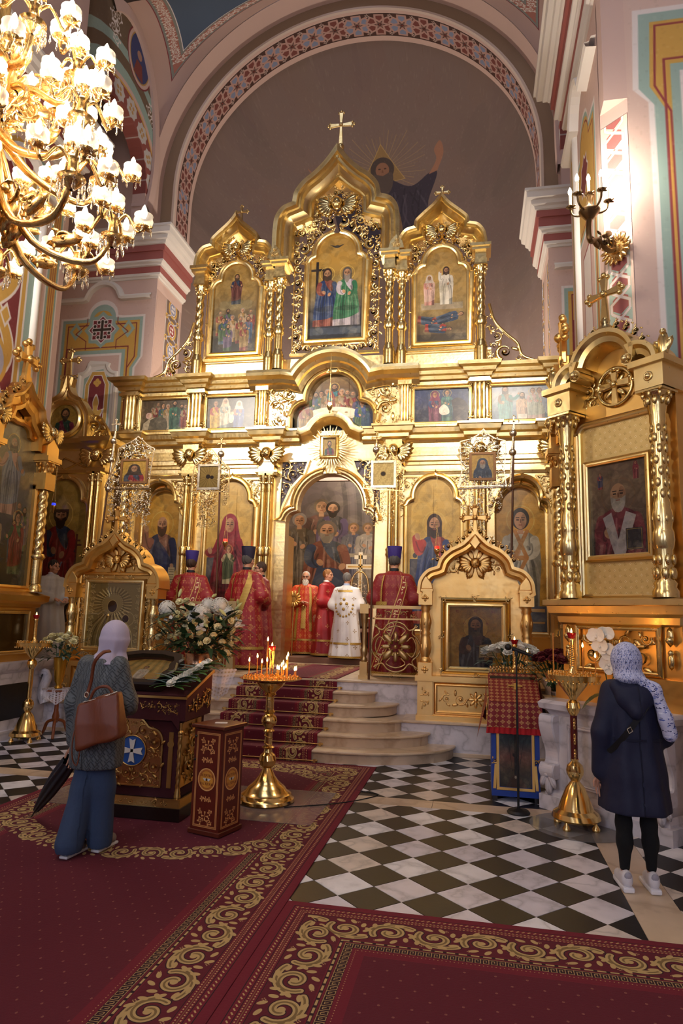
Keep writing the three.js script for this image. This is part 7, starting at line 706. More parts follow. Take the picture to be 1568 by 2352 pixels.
{ // central brass stand with burning candles
  const P = [-1.926, 0.015, -6.37], g = thing('candle_stand', 'brass candle stand with many burning candles before the carpeted steps', 'candle stand', P);
  part(g, 'base', [lathe([[0.02, 0], [0.255, 0.0], [0.268, 0.012], [0.262, 0.035], [0.245, 0.05], [0.235, 0.075], [0.19, 0.105], [0.175, 0.13], [0.13, 0.165], [0.105, 0.19], [0.075, 0.23], [0.045, 0.29], [0.04, 0.31]], 48)], BRASS);
  part(g, 'stem', [lathe([[0.04, 0.3], [0.07, 0.325], [0.083, 0.37], [0.07, 0.415], [0.042, 0.44], [0.036, 0.47], [0.06, 0.485], [0.036, 0.5], [0.036, 0.62], [0.056, 0.635], [0.038, 0.655], [0.042, 0.67], [0.068, 0.7], [0.076, 0.73], [0.066, 0.765], [0.04, 0.79], [0.056, 0.81], [0.04, 0.83], [0.038, 0.95], [0.06, 0.97], [0.05, 0.985], [0.06, 1.0], [0.12, 1.05], [0.145, 1.085], [0.02, 1.09]], 28)], BRASS);
  part(g, 'spiral_band', [0.5, 0.84].map((y0) => tube(Array.from({ length: 12 }, (_, i) => V(0.038 * cos(i * 0.9), y0 + i * 0.0095, 0.038 * sin(i * 0.9))), 0.005, 5, 30)), BRASS); tray(g, 0.295, 1.105, [[0.26, 30], [0.21, 24], [0.16, 18], [0.11, 12]]);
  part(g, 'lamp_rods', [0, 1, 2, 3, 4].map((k) => rod(V(0.02 * cos(k * 1.26), 1.11, 0.02 * sin(k * 1.26)), V(0.022 * cos(k * 1.26 + 1.2), 1.38, 0.022 * sin(k * 1.26 + 1.2)), 0.004, 5)), BRASS); const c = part(g, 'red_glass_cup', [lathe([[0.012, 1.38], [0.03, 1.39], [0.037, 1.42], [0.04, 1.43], [0.034, 1.42]], 14)], RUBY); part(c, 'flame', mv(flameG.clone(), 0, 1.415, 0), FLAME);
  // candles: pixel of the flame, height
  const L = [[571, 1502, 0.12], [592, 1492, 0.17], [602, 1508, 0.11], [614, 1502, 0.14], [616, 1454, 0.33, 0.008], [637, 1525, 0.06], [641, 1524, 0.06], [647, 1521, 0.08], [651, 1514, 0.1], [657, 1516, 0.09], [652, 1532, 0.05], [659, 1502, 0.15], [662, 1492, 0.19], [677, 1528, 0.06], [680, 1531, 0.05]]; seed = 5;
  L.forEach(([px, py, h, r], i) => { const y = P[1] + 1.105 + 0.03, top = y + h + 0.02, d = ray(px, py), t = (top - CAMH) / d.y; let x = camera.position.x + d.x * t, z = d.z * t; const dz = Math.hypot(x - P[0], z - P[2]); if (!(dz < 0.27)) { const q = onZ(px, py, P[2] + rr(-0.18, 0.18)); x = q.x; z = q.z; } const rel = Math.hypot(x - P[0], z - P[2]); if (rel > 0.27) { x = P[0] + (x - P[0]) * 0.27 / rel; z = P[2] + (z - P[2]) * 0.27 / rel; } candle(x, y, z, h, r || 0.0045, true, h > 0.3 ? 'tall thick burning candle beside the red glass cup of the brass stand' : 'thin burning beeswax candle in the brass stand before the steps', 'burning candles in the central brass stand'); });
  point(P[0] - 0.05, 1.36, P[2], 0.5, 0xffa850, 3); point(P[0] + 0.12, 1.3, P[2] + 0.05, 0.4, 0xffa850, 3);
}
function bellStand(label, P, top, red) {
  const g = thing('candle_stand', label, 'candle stand', P); part(g, 'base', [lathe([[0.02, 0.07], [0.19, 0.06], [0.205, 0.075], [0.19, 0.11], [0.15, 0.135], [0.14, 0.16], [0.115, 0.22], [0.08, 0.3], [0.035, 0.35]], 32)], BRASS); for (let k = 0; k < 4; k++) { const a = k * PI / 2 + 0.6; part(g, 'foot', [lathe([[0.032, 0], [0.034, 0.02], [0.012, 0.05], [0.012, 0.08]], 10, 0.175 * cos(a), 0, 0.175 * sin(a))], BRASS); }
  part(g, 'stem', [lathe([[0.03, 0.34], [0.045, 0.36], [0.07, 0.4], [0.075, 0.43], [0.065, 0.47], [0.03, 0.5], [0.035, 0.52]], 24)], BRASS); part(g, 'cup_stem', [lathe([[0.03, 0.86], [0.045, 0.88], [0.062, 0.92], [0.055, 0.96], [0.03, 0.985], [0.035, 1.0], [0.07, 1.04], [0.12, 1.1], [0.15, 1.16]], 24)], BRASS); part(g, 'shaft', [cyl(red ? 0.03 : 0.032, 0.03, 0.35, 0, 0.515, 0, red ? 8 : 16)], red ? M('#5a1410', { roughness: 0.35 }) : BRASS); if (red) for (const y of [0.56, 0.68, 0.8]) part(g, 'shaft_ornament', at([leaf(0, 0, 0.05, PI / 2), leaf(0, -0.01, 0.05, -PI / 2), sph(0.012)], 0, y, 0.03), BRASS);
  tray(g, 0.235, 1.165, [[0.205, 22], [0.155, 16], [0.105, 10]]); part(g, 'pierced_rim', [surf((u, v) => { const a = u * PI * 2, q = 0.238 - 0.02 * v; return [q * cos(a), 1.18 - 0.045 * v, q * sin(a)]; }, 40, 1), ...Array.from({ length: 30 }, (_, k) => sph(0.009, 0.23 * cos(k * 0.2094), 1.128, 0.23 * sin(k * 0.2094), 5, 4))], BRASS); oilCup(g, 1.18); g.scale.y = top / 1.53; return g;
}
bellStand('brass candle stand with red shaft beside the white marble plinth', [0.85, 0.006, -6.4], 1.65, true); bellStand('brass candle stand with bell foot by the grey plinth on the left', [-5.86, 0, -8.28], 1.66, false);
candle(0.69, 1.3, -6.4, 0.34, 0.006, false, 'tall unlit candle in the red-shafted brass stand'); candle(0.92, 1.3, -6.25, 0.22, 0.006, true, 'taller burning candle in the red-shafted brass stand'); candle(1.04, 1.3, -6.36, 0.13, 0.005, true, 'short burning candle by the shoulder of the woman in navy'); point(0.93, 1.555, -6.24, 0.12, 0xffb060, 2);
{ // brass sand box on the floor by the marble plinth
  const g = thing('brass_box', 'low open brass box with cast handle on the floor by the plinth', 'box', [1.12, 0.015, -6.78], 0.7); part(g, 'body', [bb(-0.16, 0.16, 0.03, 0.14, -0.1, 0.1)], BRASS); part(g, 'sand', [bb(-0.15, 0.15, 0.139, 0.143, -0.09, 0.09)], M('#161412', { roughness: 0.9 })); part(g, 'handle', at(carve([[-0.06, -0.04], [0.06, -0.04], [0.06, 0.04], [-0.06, 0.04]], { r0: 0.03, r1: 0.015, n: 60, z: 0 }).clone ? [carve([[-0.06, -0.04], [0.06, -0.04], [0.06, 0.04], [-0.06, 0.04]], { r0: 0.03, r1: 0.015, n: 60, z: 0 })] : [], 0, 0.085, 0.1), BRASS); for (const [a, b] of [[-1, -1], [1, -1], [1, 1], [-1, 1]]) part(g, 'foot', [sph(0.016, a * 0.14, 0.016, b * 0.085, 8, 6)], BRASS);
}
// ---- lectern with tilted icon ----
const VELVET = M('#3d0712', { roughness: 0.9, sheen: 0.5, sheenColor: new THREE.Color('#8a2030'), sheenRoughness: 0.5 }), DWOOD = M('#1c0f0a', { roughness: 0.3 }), COPPERG = gold([0.5, 0.26, 0.12], 0.4);
{
  const g = thing('lectern', 'red velvet and gilded lectern with a tilted glazed icon on top', 'lectern', [-2.92, 0.015, -5.87]);
  part(g, 'base', [bb(-0.5, 0.5, 0.0, 0.1, -0.33, 0.33), bb(-0.47, 0.47, 0.1, 0.16, -0.3, 0.3)], DWOOD); part(g, 'base_trim', [bb(-0.48, 0.48, 0.1, 0.17, 0.3, 0.315), carve([[-0.44, 0.105], [0.44, 0.105], [0.44, 0.165], [-0.44, 0.165]], { r0: 0.028, r1: 0.015, n: 200, z: 0.31, cx: 0 }), bb(0.475, 0.49, 0.1, 0.17, -0.3, 0.31)], GOLDD); part(g, 'body', [bb(-0.43, 0.43, 0.16, 0.98, -0.26, 0.24)], VELVET);
  const door = mirP([[-0.28, 0.24], [-0.28, 0.58], ...arc(-0.17, 0.62, 0.11, PI, PI * 0.5, 6), ...crv([[-0.14, 0.74], [-0.08, 0.8], [0, 0.84]], 4)]); part(g, 'front_panel', [ext(door, 0.012, { z: 0.24 })], COPPERG, 'reddish gilt panel embossed with vines'); part(g, 'vine_relief', [carve(door, { holes: [arc(0, 0.53, 0.14, 0, PI * 2, 16)], r0: 0.06, r1: 0.02, n: 500, z: 0.25, cx: 0, th: 0.1 }), mv(sweep(door, [[0, 0], [0, 0.008], [0.012, 0.01], [0.014, 0]], true), 0, 0, 0.25)], GOLDD); part(g, 'blue_medallion', [mv(rotX(cyl(0.125, 0.125, 0.01, 0, 0, 0, 28), PI / 2), 0, 0.53, 0.25)], M('#24509a', { roughness: 0.35 }), 'blue enamel medallion with white cross'); part(g, 'medallion_cross', at([0, 1, 2, 3].map((k) => tf(ext([[-0.012, 0], [0.012, 0], [0.03, 0.1], [0, 0.085], [-0.03, 0.1]], 0.008, {}), { rz: k * PI / 2 })), 0, 0.53, 0.262), M('#d8d2c8', { roughness: 0.4 })); part(g, 'medallion_rim', [tor(0.127, 0.006, 0, 0.53, 0.262, 5, 28)], GOLDD);
  for (const s of [-1, 1]) { part(g, 'corner_column', at([base(0.02, 0.08, 0.17), mv(twist(0.02, 0.42, 6, 2, 10, 40), 0, 0.25, 0), sph(0.026, 0, 0.7, 0), lathe([[0.018, 0.66], [0.024, 0.68], [0.014, 0.72], [0.02, 0.78]], 10)], s * 0.44, 0, 0.26), GOLDD); part(g, 'side_panel', [ext([[s * 0.33, 0.24], [s * 0.37, 0.24], [s * 0.37, 0.7], [s * 0.33, 0.7]], 0.01, { z: 0.24 }), mv(rotX(cyl(0.03, 0.03, 0.014, 0, 0, 0, 14), PI / 2), s * 0.35, 0.6, 0.24)], GOLDD); part(g, 'valance', [ext([[s * 0.02, 0.96], [s * 0.43, 0.96], [s * 0.43, 0.72], [s * 0.38, 0.78], [s * 0.3, 0.86], [s * 0.02, 0.89]], 0.012, { z: 0.27 })], VELVET); part(g, 'valance_carving', [carve([[s * 0.04, 0.9], [s * 0.42, 0.84], [s * 0.42, 0.95], [s * 0.04, 0.95]], { r0: 0.03, r1: 0.015, n: 200, z: 0.28 })], GOLDD); }
  part(g, 'side_carving', [tf(ext([[-0.22, 0.24], [0.18, 0.24], [0.18, 0.78], [-0.22, 0.78]], 0.01), { ry: PI / 2, p: [0.43, 0, 0] }), tf(carve([[-0.2, 0.26], [0.16, 0.26], [0.16, 0.76], [-0.2, 0.76]], { r0: 0.06, r1: 0.025, n: 160, z: 0 }), { ry: PI / 2, p: [0.442, 0, 0] }), tf(carve([[-0.24, 0.86], [0.26, 0.86], [0.26, 1.06], [-0.24, 0.95]], { r0: 0.04, r1: 0.02, n: 160, z: 0 }), { ry: PI / 2, p: [0.485, 0, 0] })], GOLDD);
  const side = [[-0.28, 0.8], [0.28, 0.8], [0.28, 1.0], [-0.3, 1.17]]; part(g, 'desk', [tf(ext(side.map(([z, y]) => [-z, y]), 0.96), { ry: PI / 2, p: [-0.48, 0, 0] })], VELVET); part(g, 'desk_cover', [tf(bx(0.97, 0.02, 0.62), { rx: 0.29, p: [0, 1.093, -0.005] })], VELVET); part(g, 'desk_trim', [bb(-0.49, 0.49, 0.985, 1.005, 0.285, 0.3), tf(bx(0.012, 0.022, 0.63), { rx: 0.29, p: [0.49, 1.095, -0.005] })], GOLDD);
  const ic = thing('framed_icon', 'dark wooden wavy-edged glazed icon lying tilted on the lectern', 'icon', [-3.02, 1.15, -5.86]); ic.rotation.x = 0.42; const fr = mirP([[-0.33, -0.27], ...crv([[-0.35, -0.2], [-0.33, -0.1], [-0.36, 0], [-0.33, 0.12], [-0.35, 0.2]], 3), [-0.3, 0.3], [-0.12, 0.36]]), inn = fr.map(([x, y]) => [x * 0.83, y * 0.8]); part(ic, 'frame', [rotX(ext(fr, 0.09, { holes: [inn], bevel: 0.015 }), -PI / 2)], DWOOD); const pm = pic(300, 300, (c, w, h) => { goldGround(c, w, h, '#b98f3c', '#7c561c'); for (let i = 0; i < 12; i++) pl(c, [[i * 26, 150], [i * 26 + 16, 150], [i * 18 + 70, 0], [i * 18 + 60, 0]], i % 2 ? '#8a7a3a' : '#c9a85a'); saint(c, 150, 250, 170, { robe: '#d8d0c0', mantle: '#c9c0b0' }); crowd(c, [[40, 0, 1, kind(1)], [85, 10, 1, kind(1)], [130, 20, 1, kind(1)], [185, 15, 1, kind(0)], [240, 5, 1, kind(3)]], 300, 110); }, 0.3); part(ic, 'icon_panel', [fitUV(flat(inn, 0), -0.28, 0.28, -0.22, 0.29).rotateX(-PI / 2).translate(0, 0.02, 0)], pm); part(ic, 'glass', [rotX(flat(inn, 0), -PI / 2).translate(0, 0.07, 0)], M('#ffffff', { transmission: 1, roughness: 0.02, thickness: 0 }));
  const lace = cv(128, 128, (c, w, h) => { c.clearRect(0, 0, w, h); c.strokeStyle = c.fillStyle = '#fff'; for (const [x, y] of [[32, 32], [96, 96], [96, 32], [32, 96]]) { c.lineWidth = 5; for (let k = 0; k < 8; k++) { c.beginPath(); c.ellipse(x + 15 * cos(k * PI / 4), y + 15 * sin(k * PI / 4), 10, 4, k * PI / 4, 0, 7); c.fill(); } c.beginPath(); c.arc(x, y, 29, 0, 7); c.stroke(); } }, {}); var LACE = M('#e9e4ea', { roughness: 0.9, alphaMap: null, map: null }); const al = cv(128, 128, (c, w, h) => { c.fillStyle = '#000'; c.fillRect(0, 0, w, h); c.drawImage(lace.image, 0, 0); }, { srgb: false }); LACE.alphaMap = al; LACE.alphaTest = 0.5; LACE.side = THREE.DoubleSide;
  solo('lace_cloth', 'white lace cloth hanging behind the lectern desk', 'cloth', [surf((u, v) => [-0.14 + 0.28 * u * (1 - 0.3 * v), 0.02 - 0.3 * v * (1 - Math.abs(u - 0.5) * 0.5), 0.02 * sin(u * 14) * v], 16, 8, { uvf: (u, v) => [u * 4, v * 4] })], LACE, [-2.36, 1.2, -6.21], 0.5);
}
// ---- donation box ----
{
  const wt = cv(256, 720, (c, w, h) => { c.fillStyle = '#5e1d10'; c.fillRect(0, 0, w, h); seed = 8; for (let i = 0; i < 300; i++) { c.fillStyle = 'rgba(30,8,2,0.12)'; c.fillRect(rnd() * w, rnd() * h, 2, rr(20, 90)); } c.strokeStyle = '#c48a50'; c.lineWidth = 16; c.strokeRect(26, 26, w - 52, h - 52); c.strokeStyle = '#7a3a1c'; c.lineWidth = 3; c.strokeRect(26, 26, w - 52, h - 52);
    for (const y of [110, 620]) { c.fillStyle = '#d49a5c'; for (let k = 0; k < 4; k++) pl(c, [[128, y], [128 + 34 * cos(k * PI / 2 - 0.25), y + 34 * sin(k * PI / 2 - 0.25)], [128 + 34 * cos(k * PI / 2 + 0.25), y + 34 * sin(k * PI / 2 + 0.25)]], '#d49a5c'); for (const s of [-1, 1]) { rinceau(c, 128 + s * 40, y + 36, 22, s, '#d49a5c', 6); rinceau(c, 128 + s * 46, y - 30, 16, -s, '#d49a5c', 5); } } for (const y of [220, 500]) for (const s of [-1, 0, 1]) rinceau(c, 128 + s * 34, y, 14, s || 1, '#d49a5c', 5);
    ci(c, 128, 360, 78, '#b26a30', '#d9a866', 8); ci(c, 128, 360, 62, '#c98a34', '#8a4a1c', 3); c.fillStyle = '#5a1a10'; c.textAlign = 'center'; c.font = 'bold 26px serif'; c.fillText('ЖЕРТВА', 128, 340); c.fillText('НА ХРАМ', 128, 400); pl(c, [[90, 352], [120, 350], [128, 362], [112, 372]], '#c9c4bc'); pl(c, [[166, 352], [136, 350], [128, 362], [146, 372]], '#c9c4bc'); ci(c, 128, 361, 9, '#3a2a20'); }, { wrap: false });
  const wm = M('#ffffff', { map: wt, roughness: 0.35 }), wood = M('#5a2413', { roughness: 0.35 }), g = thing('donation_box', 'tall narrow inlaid wooden donation box with round lettered emblem beside the lectern', 'donation box', [-2.06, 0.015, -5.43], -0.28);
  part(g, 'cabinet', [bb(-0.14, 0.14, 0.03, 0.8, -0.14, 0.14)], wood); part(g, 'foot', [rb(0.31, 0.035, 0.31, 0, 0.0175, 0, 0.006)], wood); part(g, 'lid', [rb(0.33, 0.03, 0.33, 0, 0.82, 0, 0.01)], wood); part(g, 'inlaid_front', [mv(new THREE.PlaneGeometry(0.27, 0.76), 0, 0.415, 0.1405)], wm); part(g, 'inlaid_side', [mv(rotY(new THREE.PlaneGeometry(0.27, 0.76), PI / 2), 0.1405, 0.415, 0)], wm); for (const y of [0.56, 0.74]) part(g, 'knob', [sph(0.011, -0.12, y, 0.15, 8, 6)], M('#1a1a1a', { roughness: 0.3 })); solo('paper_note', 'small white paper lying on the donation box lid', 'paper', [bx(0.1, 0.002, 0.06)], M('#d8d2cc'), [-2.05, 0.851, -5.43], 0.3);
}
// ---- covered analogion, microphone ----
{
  const brT = cv(256, 256, (c, w, h) => { c.fillStyle = '#7c1414'; c.fillRect(0, 0, w, h); for (const [x, y] of [[64, 64], [192, 192], [192, 64], [64, 192]]) { c.strokeStyle = '#b98d4a'; c.lineWidth = 6; pl(c, star8(x, y, 50, 0.6, 4, 0), null, '#b98d4a', 6); for (let k = 0; k < 4; k++) rinceau(c, x + 26 * cos(k * PI / 2), y + 26 * sin(k * PI / 2), 11, 1, '#caa060', 4, k); ci(c, x, y, 8, '#caa060'); } }); brT.repeat.set(9, 9); const BROC = M('#ffffff', { map: brT, roughness: 0.6 }), FRING = M('#a80f18', { roughness: 0.8 });
  const g = thing('analogion', 'blue painted lectern with dark cross panel under a red brocade cloth', 'lectern', [0.385, 0, -7.27]); const pm = pic(220, 400, (c, w, h) => { skyGround(c, w, h, ['#5a5a44', '#2c3a3c', '#22343a', '#7a4a3c', '#4a3a22', '#2a2414']); c.fillStyle = '#17120c'; c.fillRect(102, 40, 20, 300); c.fillRect(84, 60, 56, 18); c.fillRect(52, 110, 118, 16); pl(c, [[90, 220], [130, 240], [130, 256], [90, 238]], '#17120c'); pl(c, [[60, 150], [90, 330]], null, '#17120c', 3, false); pl(c, [[170, 150], [130, 330]], null, '#17120c', 3, false); ci(c, 110, 345, 9, '#b9ab90'); pl(c, crv([[40, 400], [80, 350], [110, 335], [150, 355], [190, 400]], 5), '#4a2f1a'); ci(c, 110, 348, 8, '#c0b298'); }, 0.3), BLUE = M('#12388c', { roughness: 0.45 });
  part(g, 'cabinet', [bb(-0.23, 0.23, 0.05, 0.92, -0.2, 0.2)], BLUE); const F = mirP([[-0.15, 0.14], [-0.15, 0.7], [-0.1, 0.75], [-0.08, 0.78], [0, 0.86]]); part(g, 'painted_panel', [fitUV(flat(F, 0.204), -0.15, 0.15, 0.14, 0.86)], pm); part(g, 'gilt_border', [mv(sweep(F, [[-0.005, 0], [-0.005, 0.008], [-0.03, 0.008], [-0.035, 0]], true), 0, 0, 0.2), ...[-1, 1].flatMap((s) => [ext([[s * 0.19, 0.12], [s * 0.215, 0.12], [s * 0.2, 0.35], [s * 0.17, 0.35]], 0.01, { z: 0.2 }), ...scroll(s * 0.195, 0.38, 0.03, s, 0, 0.25, 0.2)])], GOLDO); for (const [a, b] of [[-1, -1], [1, -1], [1, 1], [-1, 1]]) part(g, 'foot', [bb(a * 0.2 - 0.025, a * 0.2 + 0.025, 0, 0.05, b * 0.17 - 0.025, b * 0.17 + 0.025)], DWOOD); part(g, 'desk', [tf(bx(0.46, 0.04, 0.48), { rx: 0.5, p: [0, 1.03, 0] })], DWOOD);
  const c = thing('brocade_cloth', 'red and gold brocade cloth with red fringe draped over the blue lectern', 'cloth', [0.385, 0, -7.27]); const top = (u, v) => [lerp(-0.25, 0.25, u), lerp(1.185, 0.945, v), lerp(-0.25, 0.23, v)]; part(c, 'top_fall', [surf(top, 6, 6, { uvf: (u, v) => [u * 0.5, v * 0.5] })], BROC); part(c, 'front_fall', [surf((u, v) => { const p = top(u, 1); return [p[0] * (1 + 0.1 * v), p[1] - 0.24 * v, p[2] + 0.02 + 0.012 * sin(u * 20) * v]; }, 24, 4, { uvf: (u, v) => [u * 0.5, v * 0.25] })], BROC); for (const s of [-1, 1]) { const f = (u, v) => { const p = top(s > 0 ? 1 : 0, 1 - u), L = 0.36 - 0.12 * sin(u * PI); return [p[0] + s * (0.02 + 0.1 * v * (1 - u)), Math.max(p[1] - L * v - 0.08 * v * u, 0.5), p[2] + 0.03 * v * sin(u * 9)]; }; part(c, 'side_fall', [surf(f, 14, 5, { uvf: (u, v) => [u * 0.5, v * 0.35] })], BROC); part(c, 'fringe', [surf((u, v) => { const p = f(u, 1); return [p[0] + s * 0.008 * v, p[1] - 0.05 * v, p[2] + 0.006 * sin(u * 60)]; }, 40, 1)], FRING); } part(c, 'fringe', [surf((u, v) => { const p = top(u, 1); return [p[0] * 1.1 * (1 + 0.02 * v), p[1] - 0.24 - 0.06 * v, p[2] + 0.022 + 0.008 * sin(u * 70)]; }, 60, 1)], FRING); part(c, 'embroidered_cross', [tf(bx(0.03, 0.004, 0.12), { rx: 0.46, p: [0.02, 1.078, -0.01] }), tf(bx(0.14, 0.004, 0.025), { rx: 0.46, p: [0.02, 1.083, -0.02] })], M('#caa252', { roughness: 0.5, metalness: 0.5 }));
  const m = thing('microphone_stand', 'black microphone on a straight stand in front of the brocade-covered lectern', 'microphone', [0.385, 0.001, -6.69]), BK = M('#0b0b0c', { roughness: 0.5 }); part(m, 'base', [lathe([[0.005, 0.0], [0.1, 0.0], [0.105, 0.012], [0.09, 0.03], [0.02, 0.045], [0.012, 0.05]], 28)], BK); part(m, 'pole', [cyl(0.011, 0.011, 0.85, 0, 0.03, 0, 10), cyl(0.008, 0.008, 0.6, 0, 0.85, 0, 10)], BK); part(m, 'clip', [rb(0.03, 0.05, 0.03, 0, 1.44, 0, 0.006)], BK); part(m, 'microphone', [tf(lathe([[0.012, -0.14], [0.018, -0.05], [0.02, 0.05], [0.024, 0.06]], 14), { rz: 1.25, p: [0.02, 1.462, 0] }), tf(new THREE.SphereGeometry(0.032, 14, 10), { p: [-0.075, 1.492, 0] })], BK);
  const tb = thing('candle_tray_table', 'narrow gilt table with rows of candle sockets behind the brocade lectern', 'candle table', [0.43, 0, -7.78]); part(tb, 'top', [bb(-0.28, 0.28, 1.14, 1.19, -0.14, 0.14)], BRASS); part(tb, 'leg', [bb(-0.2, 0.2, 0, 1.14, -0.1, 0.1)], DWOOD); const so = []; for (let i = 0; i < 16; i++) for (let j = 0; j < 4; j++) so.push(mv(socket(0, 0, 0).scale(1, 1.3, 1), -0.26 + i * 0.0347, 1.19, -0.11 + j * 0.07)); part(tb, 'candle_sockets', so, BRASS).userData.kind = 'stuff'; oilCup(tb, 1.19); candle(0.56, 1.235, -7.7, 0.16, 0.005, true, 'burning candle in the socket table behind the brocade lectern');
}
// ---- flowers ----
const leafG = (L, W, bend = 0.2) => surf((u, v) => [(u - 0.5) * W * sin(PI * Math.pow(v, 0.75)), L * v * cos(bend * v), L * v * sin(bend * v * 1.5) + 0.1 * W * Math.abs(u - 0.5)], 2, 5), petal = (L, W, curl) => surf((u, v) => { const a = curl * v; return [(u - 0.5) * W * (0.35 + sin(PI * Math.min(1, v * 0.8 + 0.1))), L * (sin(a) / Math.max(curl, 0.01)), L * (1 - cos(a)) / Math.max(curl, 0.01) + (u - 0.5) ** 2 * W * 0.5]; }, 3, 4);
const roseG = (() => { const l = [sph(0.3, 0, 0.12, 0, 8, 6)]; for (const [n, r, y, t] of [[4, 0.26, 0.3, 0.1], [5, 0.4, 0.22, 0.35], [6, 0.5, 0.08, 0.7]]) for (let k = 0; k < n; k++) { const a = k / n * 6.283 + r * 5; l.push(tf(petal(0.62, 0.6, 1.1), { rx: t - 0.25, ry: a, p: [r * 0.45 * sin(a), y - 0.32, r * 0.45 * cos(a)] })); } return mrg(l); })();
const lilyG = mrg([0, 1, 2, 3, 4, 5].map((k) => tf(petal(1.0, 0.34, 0.8), { rx: 0.35, ry: k * PI / 3 }))), budG = mrg([lathe([[0.02, 0], [0.12, 0.2], [0.16, 0.5], [0.1, 0.85], [0.01, 1]], 8)]), hydG = (() => { seed = 31; const l = []; for (let i = 0; i < 70; i++) { const y = 1 - i / 70 * 1.7, q = Math.sqrt(Math.max(0, 1 - y * y)), a = i * 2.4, n = V(q * cos(a), y, q * sin(a)); for (let k = 0; k < 4; k++) { const g = new THREE.SphereGeometry(0.1, 4, 3).scale(1, 0.35, 0.8); g.translate(0.11, 0, 0).rotateY(k * PI / 2 + i); const o = new THREE.Object3D(); o.position.copy(n); o.quaternion.setFromUnitVectors(V(0, 1, 0), n); o.updateMatrix(); l.push(g.applyMatrix4(o.matrix)); } } l.push(sph(0.8, 0, 0.05, 0, 12, 8)); return mrg(l); })(), orchG = mrg([...[0, 1, 2].map((k) => tf(petal(0.8, 0.5, 0.4), { rz: k * 2.09 })), ...[-1, 1].map((s) => tf(petal(0.95, 1.0, 0.5), { rz: s * 1.2 + PI * 0 })), tf(new THREE.SphereGeometry(0.14, 6, 5), { p: [0, -0.1, 0.15] })]);
const PW = M('#e8e4d6', { roughness: 0.7 }), PC = M('#e6dca8', { roughness: 0.7 }), PRED = M('#5c0610', { roughness: 0.7 }), PY = M('#cfd08a', { roughness: 0.6 }), LEAFM = M('#1f3a1a', { roughness: 0.5 }), EUC = M('#5c7470', { roughness: 0.7 }), STEMM = M('#2a4a1c', { roughness: 0.6 });
function bloom(g, nm, geo, m, x, y, z, s, rx, ry) { const o = sh(new THREE.Mesh(geo, m)); o.name = nm; o.position.set(x, y, z); o.scale.setScalar(s); o.rotation.set(rx, ry, 0, 'YXZ'); g.add(o); return o; }
function foliage(g, n, rad, y0, y1, L, m, sd, nm = 'foliage') { seed = sd; const l = [], lg = leafG(L, L * 0.42), c = [rad, (y0 + y1) / 2]; for (let i = 0; i < n; i++) { const a = rr(0, 6.283), q = rad * Math.sqrt(rnd()), y = rr(y0, y1); l.push(tf(lg, { s: rr(0.6, 1.2), ry: a, rx: rr(0.5, 1.9), p: [q * sin(a), y, q * cos(a)] })); } part(g, nm, l, m).userData.kind = 'stuff'; }
function stems(g, n, rad, y0, y1, sd) { seed = sd; part(g, 'stems', Array.from({ length: n }, () => { const a = rr(0, 6.283), q = rad * rnd(); return tube([[q * 0.15 * sin(a), y0, q * 0.15 * cos(a)], [q * 0.5 * sin(a), (y0 + y1) / 2, q * 0.5 * cos(a)], [q * sin(a), y1, q * cos(a)]], 0.004, 4, 5); }), STEMM).userData.kind = 'stuff'; }
